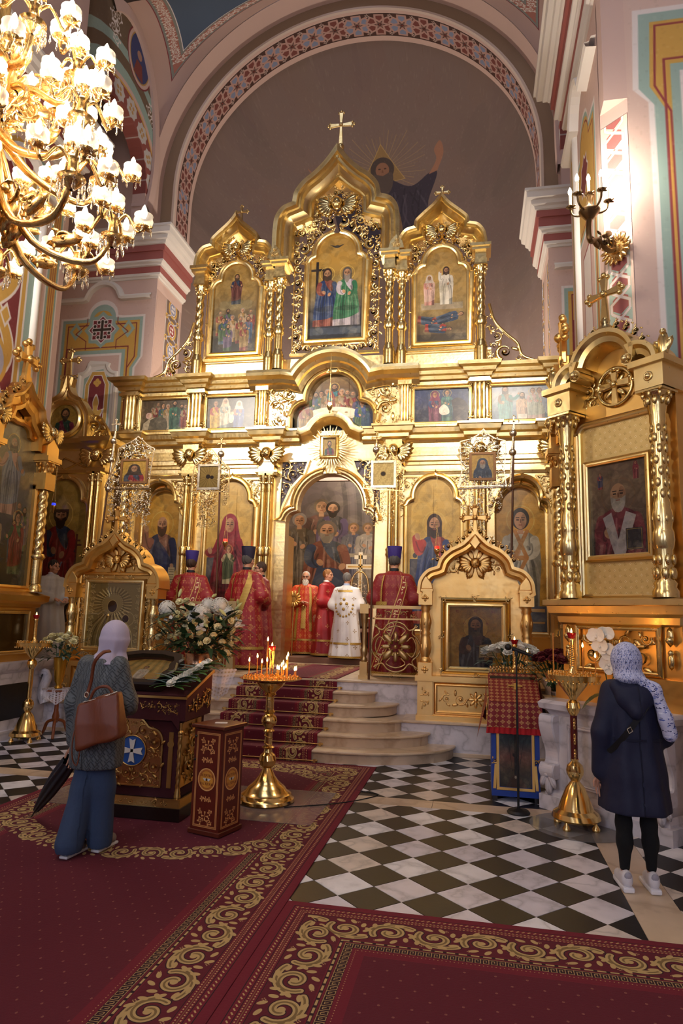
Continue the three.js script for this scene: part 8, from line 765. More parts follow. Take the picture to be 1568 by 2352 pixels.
{ // great white bouquet on a pedestal behind the lectern
  const g = thing('flower_arrangement', 'large white bouquet of hydrangeas, lilies and roses in a copper vase', 'bouquet', [-3.08, 0, -7.3]); part(g, 'pedestal', [lathe([[0.16, 0.01], [0.16, 0.05], [0.06, 0.1], [0.05, 0.95], [0.13, 1.0], [0.14, 1.05], [0.01, 1.06]], 18)], GOLDD); part(g, 'vase', [lathe([[0.09, 1.06], [0.13, 1.08], [0.135, 1.16], [0.14, 1.17], [0.135, 1.18], [0.14, 1.27], [0.15, 1.29], [0.12, 1.29]], 24)], gold([0.7, 0.42, 0.26], 0.3)); stems(g, 24, 0.34, 1.25, 1.6, 3); foliage(g, 260, 0.4, 1.3, 1.76, 0.2, LEAFM, 9);
  const P = (px, py, dz) => { const p = onZ(px, py, -7.3 + dz); return [p.x + 3.08, p.y, p.z + 7.3]; }; const put = (nm, geo, m, L, s, up) => L.forEach(([a, b, d, k], i) => { const p = P(a, b, d ?? 0.2); bloom(g, nm, geo, m, ...p, s * (k || 1), 0.5 + (i % 3) * 0.35, i * 1.7 + (a < 455 ? -0.8 : 0.8)); });
  put('hydrangea', hydG, PW, [[384, 1398, 0.1, 1.1], [462, 1408, 0.25, 1.15], [505, 1392, 0.1, 1.15], [520, 1408, 0.05], [442, 1415, 0.2, 0.8], [478, 1390, 0.05]], 0.085); put('rose', roseG, PC, [[428, 1380, 0.1], [440, 1392, 0.2], [418, 1400, 0.2], [430, 1412, 0.25], [405, 1410, 0.2], [446, 1430, 0.3], [460, 1455, 0.3], [475, 1472, 0.25], [458, 1480, 0.3], [510, 1475, 0.2], [535, 1450, 0.1], [545, 1430, 0.05], [530, 1480, 0.1], [375, 1450, 0.1], [365, 1462, 0.05], [392, 1462, 0.2], [520, 1500, 0.2], [425, 1442, 0.3], [548, 1408, 0], [412, 1382, 0.1], [500, 1440, 0.3], [545, 1470, 0.1], [385, 1475, 0.15], [470, 1425, 0.3], [490, 1460, 0.3], [410, 1455, 0.25], [530, 1425, 0.15], [436, 1462, 0.3]], 0.06); put('lily_bud', budG, PY, [[372, 1440, 0.15], [402, 1428, 0.25], [478, 1440, 0.3], [512, 1438, 0.25], [540, 1400, 0.1], [486, 1372, 0], [410, 1372, 0], [548, 1392, 0], [404, 1470, 0.25], [378, 1482, 0.1], [520, 1415, 0.2]], 0.12); put('lily', lilyG, PW, [[395, 1432, 0.2], [540, 1440, 0.1], [450, 1445, 0.3]], 0.11);
  for (const [px, py] of [[395, 1450], [440, 1470], [520, 1460], [480, 1490], [380, 1430], [545, 1445], [500, 1500], [420, 1480]]) { const p = P(px, py, 0.22); bloom(g, 'leaf', leafG(0.24, 0.06, 0.6), LEAFM, ...p, 1, 1.2, (px - 455) * 0.02); }
}
{ // garland on the lectern
  const g = thing('flower_garland', 'garland of white flowers and green leaves lying along the lectern desk', 'garland', [-2.56, 1.14, -5.83], 0); seed = 17; for (let i = 0; i < 9; i++) { const t = i / 8; bloom(g, 'rose', roseG, PW, lerp(-0.05, 0.09, t), lerp(-0.02, 0.14, t), lerp(0.2, -0.3, t) , 0.058, 0.6, i); } const l = []; for (let i = 0; i < 70; i++) { const t = rnd(), s = rnd() < 0.5 ? -1 : 1; l.push(tf(leafG(0.15, 0.07), { s: rr(0.7, 1.2), ry: s * 1.2 + rr(-0.4, 0.4), rx: rr(0.9, 1.5), p: [lerp(-0.05, 0.09, t) + s * 0.03, lerp(-0.045, 0.115, t) + rr(0, 0.03), lerp(0.24, -0.32, t)] })); } part(g, 'foliage', l.slice(0, 40), M('#55803f', { roughness: 0.5 })).userData.kind = 'stuff'; part(g, 'eucalyptus', l.slice(40), EUC).userData.kind = 'stuff';
}
function vaseFlowers(label, P, vase, m, vm, n, rad, y0, y1, sd, nm, geo = roseG, sz = 0.05) { const g = thing('flower_vase', label, 'vase of flowers', P); part(g, 'vase', [lathe(vase, 20)], vm); stems(g, n, rad, vase[0][1] + 0.05, y0, sd); foliage(g, 70, rad * 1.05, y0 - 0.22, y1 - 0.08, 0.11, nm === 'red_rose' ? LEAFM : M('#34503c', { roughness: 0.6 }), sd + 1); foliage(g, 26, rad * 1.3, y0 - 0.2, y1 - 0.1, 0.1, EUC, sd + 2, 'eucalyptus'); seed = sd + 5; for (let i = 0; i < n; i++) { const a = i * 2.4, q = rad * Math.sqrt((i + 0.5) / n); bloom(g, nm, geo, m, q * sin(a), lerp(y1, y0, (q / rad) ** 2) + rr(-0.02, 0.02), q * cos(a), sz * rr(0.85, 1.15), 0.5 * q / rad, a); } return g; }
const GLASS = M('#ffffff', { transmission: 1, roughness: 0.05, thickness: 0.01, ior: 1.45 }), AMB = M('#b8862a', { roughness: 0.18, metalness: 0.7 });
{
  const t = thing('side_table', 'small wooden tripod table with white lace cloth by the left plinth', 'table', [-5.66, 0, -8.62]), WD = M('#7a3c14', { roughness: 0.35 }); part(t, 'top', [cyl(0.2, 0.2, 0.02, 0, 0.63, 0, 24)], WD); part(t, 'pillar', [lathe([[0.03, 0.2], [0.05, 0.28], [0.03, 0.36], [0.025, 0.55], [0.05, 0.63]], 14)], WD); for (let k = 0; k < 3; k++) part(t, 'leg', [tf(tube([[0, 0.24, 0.02], [0, 0.2, 0.12], [0, 0.08, 0.17], [0, 0.015, 0.21]], (q) => 0.024 - 0.006 * q, 6, 12), { ry: k * 2.094 + 0.5 })], WD); solo('lace_cloth', 'white lace doily hanging over the small tripod table', 'cloth', [cyl(0.21, 0.21, 0.003, 0, 0, 0, 24), ...[0, 1, 2, 3].map((k) => rotY(surf((u, v) => [lerp(-0.21, 0.21, u), -0.2 * v * (1 - Math.abs(2 * u - 1) * 0.8), 0.2 - Math.abs(u - 0.5) * 0.12 + 0.01 * sin(u * 20)], 16, 5, { uvf: (u, v) => [u * 5, v * 3] }), k * PI / 2 + 0.5))], LACE, [-5.66, 0.652, -8.62]);
  vaseFlowers('cream roses and eucalyptus in an amber glass vase on the lace-covered table', [-5.66, 0.656, -8.62], [[0.05, 0], [0.055, 0.02], [0.03, 0.05], [0.06, 0.1], [0.085, 0.3], [0.095, 0.42], [0.085, 0.42]], PC, AMB, 14, 0.24, 0.62, 0.74, 4, 'rose', roseG, 0.075);
  vaseFlowers('white roses with eucalyptus behind the socket table', [0.42, 0.94, -8.12], [[0.06, 0], [0.07, 0.02], [0.06, 0.2], [0.08, 0.28], [0.07, 0.28]], PW, GLASS, 16, 0.3, 0.44, 0.54, 14, 'rose', roseG, 0.09); const st = thing('flower_stand', 'dark wooden stand holding the white roses behind the socket table', 'stand', [0.42, 0, -8.12]); part(st, 'pillar', [bb(-0.05, 0.05, 0.03, 0.9, -0.05, 0.05)], DWOOD); part(st, 'top', [bb(-0.14, 0.14, 0.9, 0.94, -0.14, 0.14)], DWOOD); part(st, 'foot', [bb(-0.14, 0.14, 0, 0.03, -0.14, 0.14)], DWOOD);
  vaseFlowers('dark red roses in a glass vase beside the marble plinth', [0.82, 0.985, -7.4], [[0.05, 0], [0.055, 0.02], [0.05, 0.1], [0.07, 0.22], [0.062, 0.22]], PRED, GLASS, 22, 0.23, 0.36, 0.44, 24, 'red_rose', roseG, 0.075); const s2 = thing('flower_stand', 'small pale marble stand under the dark red roses', 'stand', [0.82, 0, -7.4]); part(s2, 'pillar', [bb(-0.09, 0.09, 0.02, 0.95, -0.09, 0.09)], WMARB); part(s2, 'top', [bb(-0.13, 0.13, 0.95, 0.985, -0.13, 0.13)], CMARB);
  const o = thing('potted_orchid', 'white orchid with arching stem on the marble plinth before the great shrine', 'orchid', [1.2, 1.0, -6.68]); part(o, 'pot', [lathe([[0.05, 0], [0.06, 0.1], [0.065, 0.11], [0.05, 0.11]], 16)], WMARB); const S = [[0, 0.1, 0], [-0.03, 0.35, 0.01], [-0.06, 0.58, 0.02], [-0.02, 0.66, 0.05]]; part(o, 'stem', [tube(S, 0.005, 5, 14)], STEMM); part(o, 'stem', [tube([[0.01, 0.1, 0], [0.05, 0.3, 0.02], [0.08, 0.45, 0.03]], 0.005, 5, 10)], STEMM); for (const [a, L] of [[-1.2, 0.26], [1.0, 0.24], [-2.0, 0.22], [0.2, 0.25]]) part(o, 'leaf', [tf(leafG(L, 0.09, 0.8), { rx: 1.1, ry: a, p: [0, 0.1, 0] })], M('#27481f', { roughness: 0.35 })); for (const [x, y, z, s] of [[-0.1, 0.62, 0.06, 0.09], [-0.02, 0.64, 0.07, 0.085], [-0.07, 0.53, 0.06, 0.08], [0.03, 0.46, 0.06, 0.1], [0.0, 0.37, 0.06, 0.09], [0.1, 0.45, 0.05, 0.08], [-0.02, 0.5, 0.07, 0.08], [0.03, 0.32, 0.06, 0.08]]) bloom(o, 'orchid_flower', orchG, PW, x, y, z, s, -0.1, -0.3 + x * 3);
  solo('cable', 'thin black cable lying across the carpet edge', 'cable', [tube([[-1.7, 0.02, -6.2], [-1.3, 0.018, -6.45], [-1.05, 0.006, -6.75], [-0.95, 0.006, -6.95], [-1.2, 0.006, -7.05]], 0.005, 5, 24)], M('#0c0c0c'));
}
// ---- chandeliers and wall sconces ----
const BULB = M('#fff4dc', { emissive: '#fff0d0', emissiveIntensity: 20 }), FROST = M('#f4efe6', { roughness: 0.35, transmission: 0.45, thickness: 0, emissive: '#fff0d8', emissiveIntensity: 0.2 }), CRYS = M('#ffffff', { transmission: 1, roughness: 0.02, thickness: 0.01, ior: 1.5 }), OLDG = gold([0.72, 0.5, 0.22], 0.35);  // FROST cups emit a little, standing in for bulb light on the glass
const bulbG = lathe([[0.012, 0], [0.019, 0.02], [0.02, 0.035], [0.012, 0.065], [0.002, 0.085]], 10), cupG = mrg([lathe([[0.02, -0.035], [0.05, -0.025], [0.06, 0.005], [0.052, 0.03], [0.058, 0.042], [0.05, 0.04]], 16)]), calyxG = mrg([lathe([[0.006, -0.06], [0.02, -0.045], [0.045, -0.036], [0.02, -0.03]], 10), ...[0, 1, 2, 3, 4, 5, 6].map((k) => leaf(0.025 * cos(k * 0.9), 0, 0.05, 0).rotateY(k * 0.9).translate(0, -0.045, 0))]), dropG = mrg([lathe([[0.001, -0.085], [0.007, -0.07], [0.004, -0.05], [0.001, -0.045]], 6), sph(0.005, 0, -0.04, 0, 5, 4), sph(0.004, 0, -0.03, 0, 5, 4)]);
function sub(parent, nm, geo, m, x, y, z) { const o = sh(new THREE.Mesh(geo, m)); o.name = nm; o.position.set(x, y, z); parent.add(o); return o; }
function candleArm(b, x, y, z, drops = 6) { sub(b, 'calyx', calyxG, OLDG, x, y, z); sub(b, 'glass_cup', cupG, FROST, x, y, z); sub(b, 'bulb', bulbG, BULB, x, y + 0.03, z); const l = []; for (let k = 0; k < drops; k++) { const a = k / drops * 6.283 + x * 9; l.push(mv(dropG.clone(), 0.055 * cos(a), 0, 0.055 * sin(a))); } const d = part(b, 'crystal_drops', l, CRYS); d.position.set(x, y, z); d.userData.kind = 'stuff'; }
function chandelier(label, P, lights) {
  const g = thing('chandelier', label, 'chandelier', P); part(g, 'stem', [lathe([[0.01, -0.75], [0.05, -0.68], [0.03, -0.6], [0.12, -0.5], [0.15, -0.4], [0.06, -0.25], [0.09, -0.1], [0.05, 0.1], [0.1, 0.3], [0.12, 0.4], [0.05, 0.55], [0.04, 0.9], [0.08, 1.05], [0.03, 1.2], [0.012, 1.4]], 18)], OLDG); part(g, 'rod', [cyl(0.012, 0.012, 19.5 - P[1] - 1.3, 0, 1.3, 0, 8)], OLDG);
  part(g, 'body_carving', Array.from({ length: 10 }, (_, k) => { const a = k * 0.628; return tf(mrg([...scroll(0.2, -0.42, 0.13, 1, 2, 0.18, 0), ...scroll(0.17, 0.2, 0.1, -1, 2, 0.18, 0), leaf(0.18, -0.62, 0.22, 1.2), leaf(0.12, 0.5, 0.2, 1.3)]), { ry: a }); }), OLDG);
  for (const [n, R, y, off, drop] of [[8, 0.74, -0.42, 0.25, -0.2], [7, 0.66, 0.04, 0.1, 0.0], [7, 0.46, 0.55, 0.5, 0.3]]) for (let k = 0; k < n; k++) {
    const a = k / n * 6.283 + off, C = [R * cos(a), R * sin(a)], b = part(g, 'branch', [tube([[0.06 * cos(a), drop * 0.5, 0.06 * sin(a)], [R * 0.4 * cos(a), y - 0.22, R * 0.4 * sin(a)], [R * 0.85 * cos(a), y - 0.28, R * 0.85 * sin(a)], [C[0], y - 0.1, C[1]]], (t) => 0.03 - 0.012 * t, 7, 18), mv(lathe([[0.012, -0.16], [0.05, -0.12], [0.075, -0.09], [0.03, -0.07], [0.028, 0], [0.04, 0.02], [0.012, 0.06]], 14), C[0], y, C[1]), leaf(R * 0.55, 0, 0.2, 0.4).rotateY(-a).translate(0, y - 0.2, 0), tf(mrg(scroll(0, 0, 0.06, 1, 0, 0.24)), { ry: -a, p: [R * 0.62 * cos(a), y - 0.17, R * 0.62 * sin(a)] })], OLDG);
    for (let j = 0; j < 4; j++) { const q = a + j * 1.5708 + 0.4, r = 0.19, ex = C[0] + r * cos(q), ez = C[1] + r * sin(q), ey = y + (j % 2 ? 0.05 : 0.01); part(b, 'arm', [tube([[C[0], y - 0.02, C[1]], [C[0] + r * 0.4 * cos(q), y + 0.06, C[1] + r * 0.4 * sin(q)], [C[0] + r * 0.85 * cos(q), y - 0.06, C[1] + r * 0.85 * sin(q)], [ex, ey - 0.05, ez]], 0.011, 5, 12)], OLDG); candleArm(b, ex, ey, ez, 6); }
    candleArm(b, C[0], y + 0.14, C[1], 6); const l = []; for (let j = 0; j < 8; j++) l.push(tf(dropG, { s: 1.7, p: [C[0] + 0.07 * cos(j * 0.785), y - 0.06, C[1] + 0.07 * sin(j * 0.785)] })); part(b, 'crystal_drops', l, CRYS).userData.kind = 'stuff';
    if (k % 2 === 0) point(C[0], y + 0.2, C[1], lights, 0xfff4e6, 5, g);
  }
  return g;
}
const CH = chandelier('many-branched gilt chandelier with glowing bulbs, glass cups and crystal drops', [-2.84, 4.55, -3.13], 2.6);
{ const c2 = CH.clone(); c2.name = numbered('chandelier'); c2.userData = { label: 'added gilt chandelier out of view, giving fill light in the nave', category: 'chandelier' }; c2.position.set(0.9, 6.4, 4.4); scene.add(c2); }  // extra copy behind the camera, added as fill light for the walls
function sconce(label, P, R) {
  const g = thing('wall_sconce', label, 'sconce', P, R); part(g, 'wall_rosette', [mv(rotX(lathe([[0.01, 0.05], [0.05, 0.045], [0.06, 0.02], [0.13, 0.015], [0.14, 0]], 24), PI / 2), 0, -0.3, -0.44), ...Array.from({ length: 16 }, (_, k) => leaf(0.1 * cos(k * 0.3927), -0.3 + 0.1 * sin(k * 0.3927), 0.09, k * 0.3927, -0.42))], OLDG); part(g, 'bracket', [tube([[0, -0.3, -0.42], [0, -0.36, -0.28], [0, -0.3, -0.12], [0, -0.36, 0.0], [0, -0.24, 0.02], [0, -0.1, 0]], 0.028, 7, 24), tf(mrg([...scroll(0, 0, 0.09, 1, 0, 0.2), ...scroll(0.12, 0.05, 0.07, -1, 1, 0.2), leaf(0.05, 0.1, 0.16, 0.5), leaf(-0.08, -0.08, 0.16, 2.5)]), { ry: PI / 2, p: [0, -0.3, -0.2] })], BRONZE); part(g, 'bowl', [lathe([[0.01, -0.14], [0.05, -0.11], [0.1, -0.05], [0.105, -0.03], [0.06, -0.02], [0.03, 0.04], [0.02, 0.1], [0.035, 0.13], [0.01, 0.14]], 18)], BRONZE);
  for (let j = 0; j < 6; j++) { const c = j === 5, q = j * 1.2566 + 0.3, r = c ? 0 : 0.19, x = r * cos(q), z = r * sin(q), y = c ? 0.16 : 0.08, a = part(g, 'arm', c ? [cyl(0.02, 0.02, 0.06, 0, 0.1, 0, 8)] : [tube([[0.03 * cos(q), -0.02, 0.03 * sin(q)], [x * 0.5, -0.05, z * 0.5], [x * 0.9, -0.01, z * 0.9], [x, y - 0.01, z]], 0.011, 5, 12)], BRONZE); sub(a, 'drip_cup', calyxG, BRONZE, x, y + 0.04, z); part(a, 'candle_tube', [cyl(0.014, 0.014, 0.14, x, y, z, 10)], M('#e9e0d0', { roughness: 0.5, emissive: '#ffe8c8', emissiveIntensity: 0.4 })); sub(a, 'bulb', bulbG, BULB, x, y + 0.14, z); }
  point(0, 0.34, 0, 9, 0xfff0dc, 4, g); return g;
}
sconce('bronze wall sconce with candle bulbs on the chain-painted corner of the right pier', [1.16, 5.9, -6.6], -PI / 4); sconce('bronze wall sconce on the chamfered corner of the left pier', [mX(1.16, -1), 5.9, -6.6], PI / 4);
// ---- altar things seen through the doors ----
{
  const a = thing('altar_table', 'altar table with red cover in the sanctuary', 'altar', [-1.75, 0.95, -15.6]); part(a, 'cover', [rb(1.2, 1.0, 0.9, 0, 0.5, 0, 0.02)], M('#8a1418', { roughness: 0.7 })); part(a, 'top_cloth', [rb(1.24, 0.03, 0.94, 0, 1.015, 0, 0.01)], M('#b08a3a', { roughness: 0.6, metalness: 0.4 }));
  const c = thing('altar_cross', 'white three-barred altar cross with painted figure', 'cross', [onZ(828, 1285, -15.9).x, 1.98, -15.9]); part(c, 'cross', [bx(0.1, 1.3, 0.03, 0, 0.65, 0), bx(0.7, 0.11, 0.03, 0, 0.95, 0), bx(0.3, 0.09, 0.03, 0, 1.18, 0)], M('#d8ccb4', { roughness: 0.5 })); part(c, 'gilt_edge', [bx(0.62, 0.04, 0.034, 0, 0.95, 0), bx(0.04, 1.2, 0.034, 0, 0.65, 0)], GOLDD);
  const t = thing('tabernacle', 'gilt and silver arched tabernacle standing on the altar', 'tabernacle', [onZ(826, 1340, -15.4).x, 1.985, -15.4]); part(t, 'arch', [tube([[-0.2, 0, 0], [-0.2, 0.5, 0], [-0.13, 0.72, 0], [0, 0.8, 0], [0.13, 0.72, 0], [0.2, 0.5, 0], [0.2, 0, 0]], 0.025, 6, 30)], GOLDC); part(t, 'carving', [carve([[-0.18, 0], [0.18, 0], [0.18, 0.5], [0, 0.72], [-0.18, 0.5]], { r0: 0.07, r1: 0.03, n: 200 })], SILVER);
  const f = thing('liturgical_fan', 'round gilt liturgical fan on a pole by the door jamb', 'fan', [onZ(676, 1320, -13.0).x, 0.95, -13.0]); part(f, 'pole', [cyl(0.015, 0.015, 1.0, 0, 0, 0, 8)], GOLDD); part(f, 'disc', [mv(rotX(cyl(0.13, 0.13, 0.015, 0, 0, 0, 24), PI / 2), 0, 1.1, 0), ...Array.from({ length: 14 }, (_, k) => leaf(0.06 * cos(k * 0.449), 1.1 + 0.06 * sin(k * 0.449), 0.12, k * 0.449, 0.01))], GOLDD);
  const s = thing('altar_chair', 'small chair with red cushion just inside the sanctuary', 'chair', [onZ(658, 1420, -14.3).x - 0.05, 0.95, -14.3], 0.4); part(s, 'seat', [rb(0.45, 0.08, 0.45, 0, 0.46, 0, 0.03)], M('#8a1018', { roughness: 0.8 })); part(s, 'backrest', [rb(0.45, 0.5, 0.05, 0, 0.75, -0.2, 0.02)], M('#8a1018', { roughness: 0.8 })); for (const [x, z] of [[-1, -1], [1, -1], [1, 1], [-1, 1]]) part(s, 'leg', [cyl(0.02, 0.025, 0.44, x * 0.19, 0, z * 0.19, 8)], DWOOD);
}
// ================= PEOPLE =================
// naive surface nets of a signed distance f over a box
function nets(f, mn, mx, cell) {
  const n = [0, 1, 2].map((i) => Math.ceil((mx[i] - mn[i]) / cell) + 2), [a, b, c] = n, val = new Float32Array(a * b * c), P = (i, j, k) => i + a * (j + b * k);
  for (let k = 0; k < c; k++) for (let j = 0; j < b; j++) for (let i = 0; i < a; i++) val[P(i, j, k)] = f(mn[0] + (i - 0.5) * cell, mn[1] + (j - 0.5) * cell, mn[2] + (k - 0.5) * cell);
  const id = new Int32Array(a * b * c).fill(-1), pos = [], idx = [], E = [[0, 1], [2, 3], [4, 5], [6, 7], [0, 2], [1, 3], [4, 6], [5, 7], [0, 4], [1, 5], [2, 6], [3, 7]];
  for (let k = 0; k < c - 1; k++) for (let j = 0; j < b - 1; j++) for (let i = 0; i < a - 1; i++) { const v = [], q = []; let m = 0; for (let t = 0; t < 8; t++) { const d = val[P(i + (t & 1), j + (t >> 1 & 1), k + (t >> 2))]; v.push(d); if (d < 0) m++; } if (m === 0 || m === 8) continue; let x = 0, y = 0, z = 0, w = 0; for (const [s, e] of E) if ((v[s] < 0) !== (v[e] < 0)) { const t = v[s] / (v[s] - v[e]); x += (s & 1) + t * ((e & 1) - (s & 1)); y += (s >> 1 & 1) + t * ((e >> 1 & 1) - (s >> 1 & 1)); z += (s >> 2) + t * ((e >> 2) - (s >> 2)); w++; } id[P(i, j, k)] = pos.length / 3; pos.push(mn[0] + (i + x / w - 0.5) * cell, mn[1] + (j + y / w - 0.5) * cell, mn[2] + (k + z / w - 0.5) * cell); }
  const quad = (p, q, r, s, fl) => { const I = [p, q, r, s].map((t) => id[t]); if (I.some((t) => t < 0)) return; fl ? idx.push(I[0], I[2], I[1], I[0], I[3], I[2]) : idx.push(I[0], I[1], I[2], I[0], I[2], I[3]); };
  for (let k = 1; k < c - 1; k++) for (let j = 1; j < b - 1; j++) for (let i = 1; i < a - 1; i++) { const o = val[P(i, j, k)] < 0; if (o !== val[P(i + 1, j, k)] < 0) quad(P(i, j - 1, k - 1), P(i, j, k - 1), P(i, j, k), P(i, j - 1, k), !o); if (o !== val[P(i, j + 1, k)] < 0) quad(P(i - 1, j, k - 1), P(i - 1, j, k), P(i, j, k), P(i, j, k - 1), !o); if (o !== val[P(i, j, k + 1)] < 0) quad(P(i - 1, j - 1, k), P(i, j - 1, k), P(i, j, k), P(i - 1, j, k), !o); }
  const g = new THREE.BufferGeometry(); g.setAttribute('position', new THREE.Float32BufferAttribute(pos, 3)); g.setIndex(idx); g.computeVertexNormals();
  const uv = []; for (let i = 0; i < pos.length; i += 3) uv.push(Math.atan2(pos[i], pos[i + 2]) * 0.25, pos[i + 1]); g.setAttribute('uv', new THREE.Float32BufferAttribute(uv, 2)); return g;
}
const smin = (a, b, k) => { const h = Math.max(k - Math.abs(a - b), 0) / k; return Math.min(a, b) - h * h * k * 0.25; };
const cap = (A, B, ra, rb) => { const d = [B[0] - A[0], B[1] - A[1], B[2] - A[2]], L = d[0] ** 2 + d[1] ** 2 + d[2] ** 2 || 1e-9; return (x, y, z) => { const t = clamp(((x - A[0]) * d[0] + (y - A[1]) * d[1] + (z - A[2]) * d[2]) / L, 0, 1); return Math.hypot(x - A[0] - t * d[0], y - A[1] - t * d[1], z - A[2] - t * d[2]) - ra - (rb - ra) * t; }; };
const elp = (C, R) => (x, y, z) => { const a = (x - C[0]) / R[0], b = (y - C[1]) / R[1], c = (z - C[2]) / R[2], q = Math.hypot(a, b, c); return (q - 1) * Math.min(...R); };
const loftAt = (T, y) => { let i = 0; while (i < T.length - 2 && y > T[i + 1][0]) i++; const t = clamp((y - T[i][0]) / (T[i + 1][0] - T[i][0]), 0, 1), s = t * t * (3 - 2 * t); return [1, 2, 3, 4].map((k) => lerp(T[i][k] || 0, T[i + 1][k] || 0, s)); };
const loftP = (T, fold = 0, nf = 9, ph = 0) => (x, y, z) => { const [rx, rz, cx, cz] = loftAt(T, y), a = Math.atan2(x - cx, z - cz), q = Math.hypot((x - cx) / rx, (z - cz) / rz), w = clamp(1.25 - (y - T[0][0]) / (T[T.length - 1][0] - T[0][0]), 0, 1); const d = (q - 1) * Math.min(rx, rz) - fold * w * (sin(a * nf + ph + y * 1.5) + 0.5 * sin(a * nf * 1.7 + 2 + y * 4)); return Math.max(d, T[0][0] - y, y - T[T.length - 1][0]); };
function mesh(prims, k, mn, mx, cell) { return nets((x, y, z) => { let d = 1e3; for (const p of prims) d = smin(d, p(x, y, z), k); return d; }, mn, mx, cell); }
const SKIN = M('#b98468', { roughness: 0.6 }), SKIN2 = M('#a8735a', { roughness: 0.6 });
function hand(W, dir, s, side = 1) { // palm, four fingers, thumb; W wrist, dir towards the finger tips
  const d = V(...dir).normalize(), u = Math.abs(d.y) > 0.9 ? V(0, 0, 1) : V(0, 1, 0), l = d.clone().cross(u).normalize(), n = l.clone().cross(d), P = (a, b, c) => [W[0] + (d.x * a + l.x * b + n.x * c) * s, W[1] + (d.y * a + l.y * b + n.y * c) * s, W[2] + (d.z * a + l.z * b + n.z * c) * s], o = [cap(P(-0.03, 0, 0), P(0.02, 0, 0), 0.026 * s, 0.03 * s), cap(P(0.03, -0.02, 0), P(0.08, -0.026, 0), 0.022 * s, 0.016 * s), cap(P(0.03, 0.02, 0), P(0.08, 0.026, 0), 0.022 * s, 0.016 * s)], f = [];
  for (const [b, L] of [[-0.033, 0.06], [-0.011, 0.075], [0.011, 0.08], [0.033, 0.07]]) { f.push(cap(P(0.085, b, 0), P(0.085 + L * 0.55, b * 1.15, -0.012), 0.0095 * s, 0.009 * s), cap(P(0.085 + L * 0.55, b * 1.15, -0.012), P(0.085 + L, b * 1.1, -0.034), 0.009 * s, 0.0075 * s)); } f.push(cap(P(0.02, side * 0.03, 0), P(0.06, side * 0.06, -0.015), 0.013 * s, 0.011 * s), cap(P(0.06, side * 0.06, -0.015), P(0.09, side * 0.062, -0.03), 0.011 * s, 0.009 * s));
  const c = P(0.06, 0, 0), r = 0.16 * s; return nets((x, y, z) => { let q = 1e3, e = 1e3; for (const p of o) q = smin(q, p(x, y, z), 0.02); for (const p of f) e = Math.min(e, p(x, y, z)); return smin(q, e, 0.006); }, c.map((v) => v - r), c.map((v) => v + r), 0.0055);
}
function headG(C, s, look = 0) { // head of height 0.23*s centred at C, face to +z turned by look
  const p = [elp([0, 0.02, -0.008], [0.077, 0.1, 0.094]), elp([0, -0.05, 0.022], [0.058, 0.068, 0.066]), elp([0, -0.098, 0.052], [0.026, 0.018, 0.022]), cap([0, 0.012, 0.088], [0, -0.022, 0.104], 0.008, 0.013), elp([0, 0.028, 0.078], [0.052, 0.01, 0.016]), elp([0.045, -0.03, 0.058], [0.024, 0.022, 0.024]), elp([-0.045, -0.03, 0.058], [0.024, 0.022, 0.024]), elp([0, -0.058, 0.088], [0.02, 0.007, 0.01]), elp([0.078, -0.004, 0], [0.012, 0.03, 0.02]), elp([-0.078, -0.004, 0], [0.012, 0.03, 0.02]), cap([0, -0.06, -0.02], [0, -0.18, -0.03], 0.052, 0.058)];
  return tf(nets((x, y, z) => { let d = 1e3; for (const q of p) d = smin(d, q(x, y, z), 0.018); for (const e of [-1, 1]) d = Math.max(d, -elp([e * 0.032, 0.008, 0.098], [0.017, 0.009, 0.014])(x, y, z)); return d; }, [-0.11, -0.2, -0.13], [0.11, 0.14, 0.14], 0.006), { s, ry: look, p: C });
}
function faceBits(g, C, s, look, { brow = '#3a2a1c', beard, glasses } = {}) {
  const put = (nm, geos, m) => part(g, nm, [tf(mrg(geos), { s, ry: look, p: C })], m); put('eyes', [-1, 1].map((e) => ell(0.012, 0.009, 0.007, e * 0.032, 0.008, 0.09, 8, 6)), M('#2a1c14', { roughness: 0.2 })); put('eyebrows', [-1, 1].map((e) => ell(0.02, 0.005, 0.008, e * 0.033, 0.034, 0.09, 6, 4)), M(brow)); put('lips', [ell(0.02, 0.005, 0.006, 0, -0.058, 0.094, 8, 4)], M('#8a4a40'));
  if (beard) put('beard', [nets((x, y, z) => { let d = smin(elp([0, -0.095, 0.05], [0.068, 0.075, 0.055])(x, y, z), elp([0, -0.15, 0.055], [0.055, 0.07, 0.045])(x, y, z), 0.03); d = smin(d, elp([0, -0.042, 0.092], [0.036, 0.009, 0.012])(x, y, z), 0.015); d -= 0.004 * sin(x * 160) * sin(y * 90 + 2); return Math.max(d, -elp([0, -0.06, 0.105], [0.016, 0.006, 0.02])(x, y, z)); }, [-0.09, -0.24, -0.02], [0.09, 0.0, 0.13], 0.006)], beard); if (glasses) put('glasses', [-1, 1].flatMap((e) => [tor(0.024, 0.0025, e * 0.033, 0.006, 0.108, 5, 18), rod(V(e * 0.057, 0.01, 0.1), V(e * 0.08, 0.01, 0), 0.002, 4)]), M('#1a1a1a'));
}
const hairG = (C, s, look, back = -0.02, low = -0.02) => tf(nets((x, y, z) => { let d = elp([0, 0.032, back], [0.088, 0.104, 0.1])(x, y, z) + 0.003 * sin(x * 130 + z * 90); return Math.max(d, -elp([0, -0.02, 0.09], [0.08, 0.075, 0.09])(x, y, z), low - y - (z < 0 ? 0.09 : 0)); }, [-0.12, -0.14, -0.15], [0.12, 0.16, 0.13], 0.006), { s, ry: look, p: C });
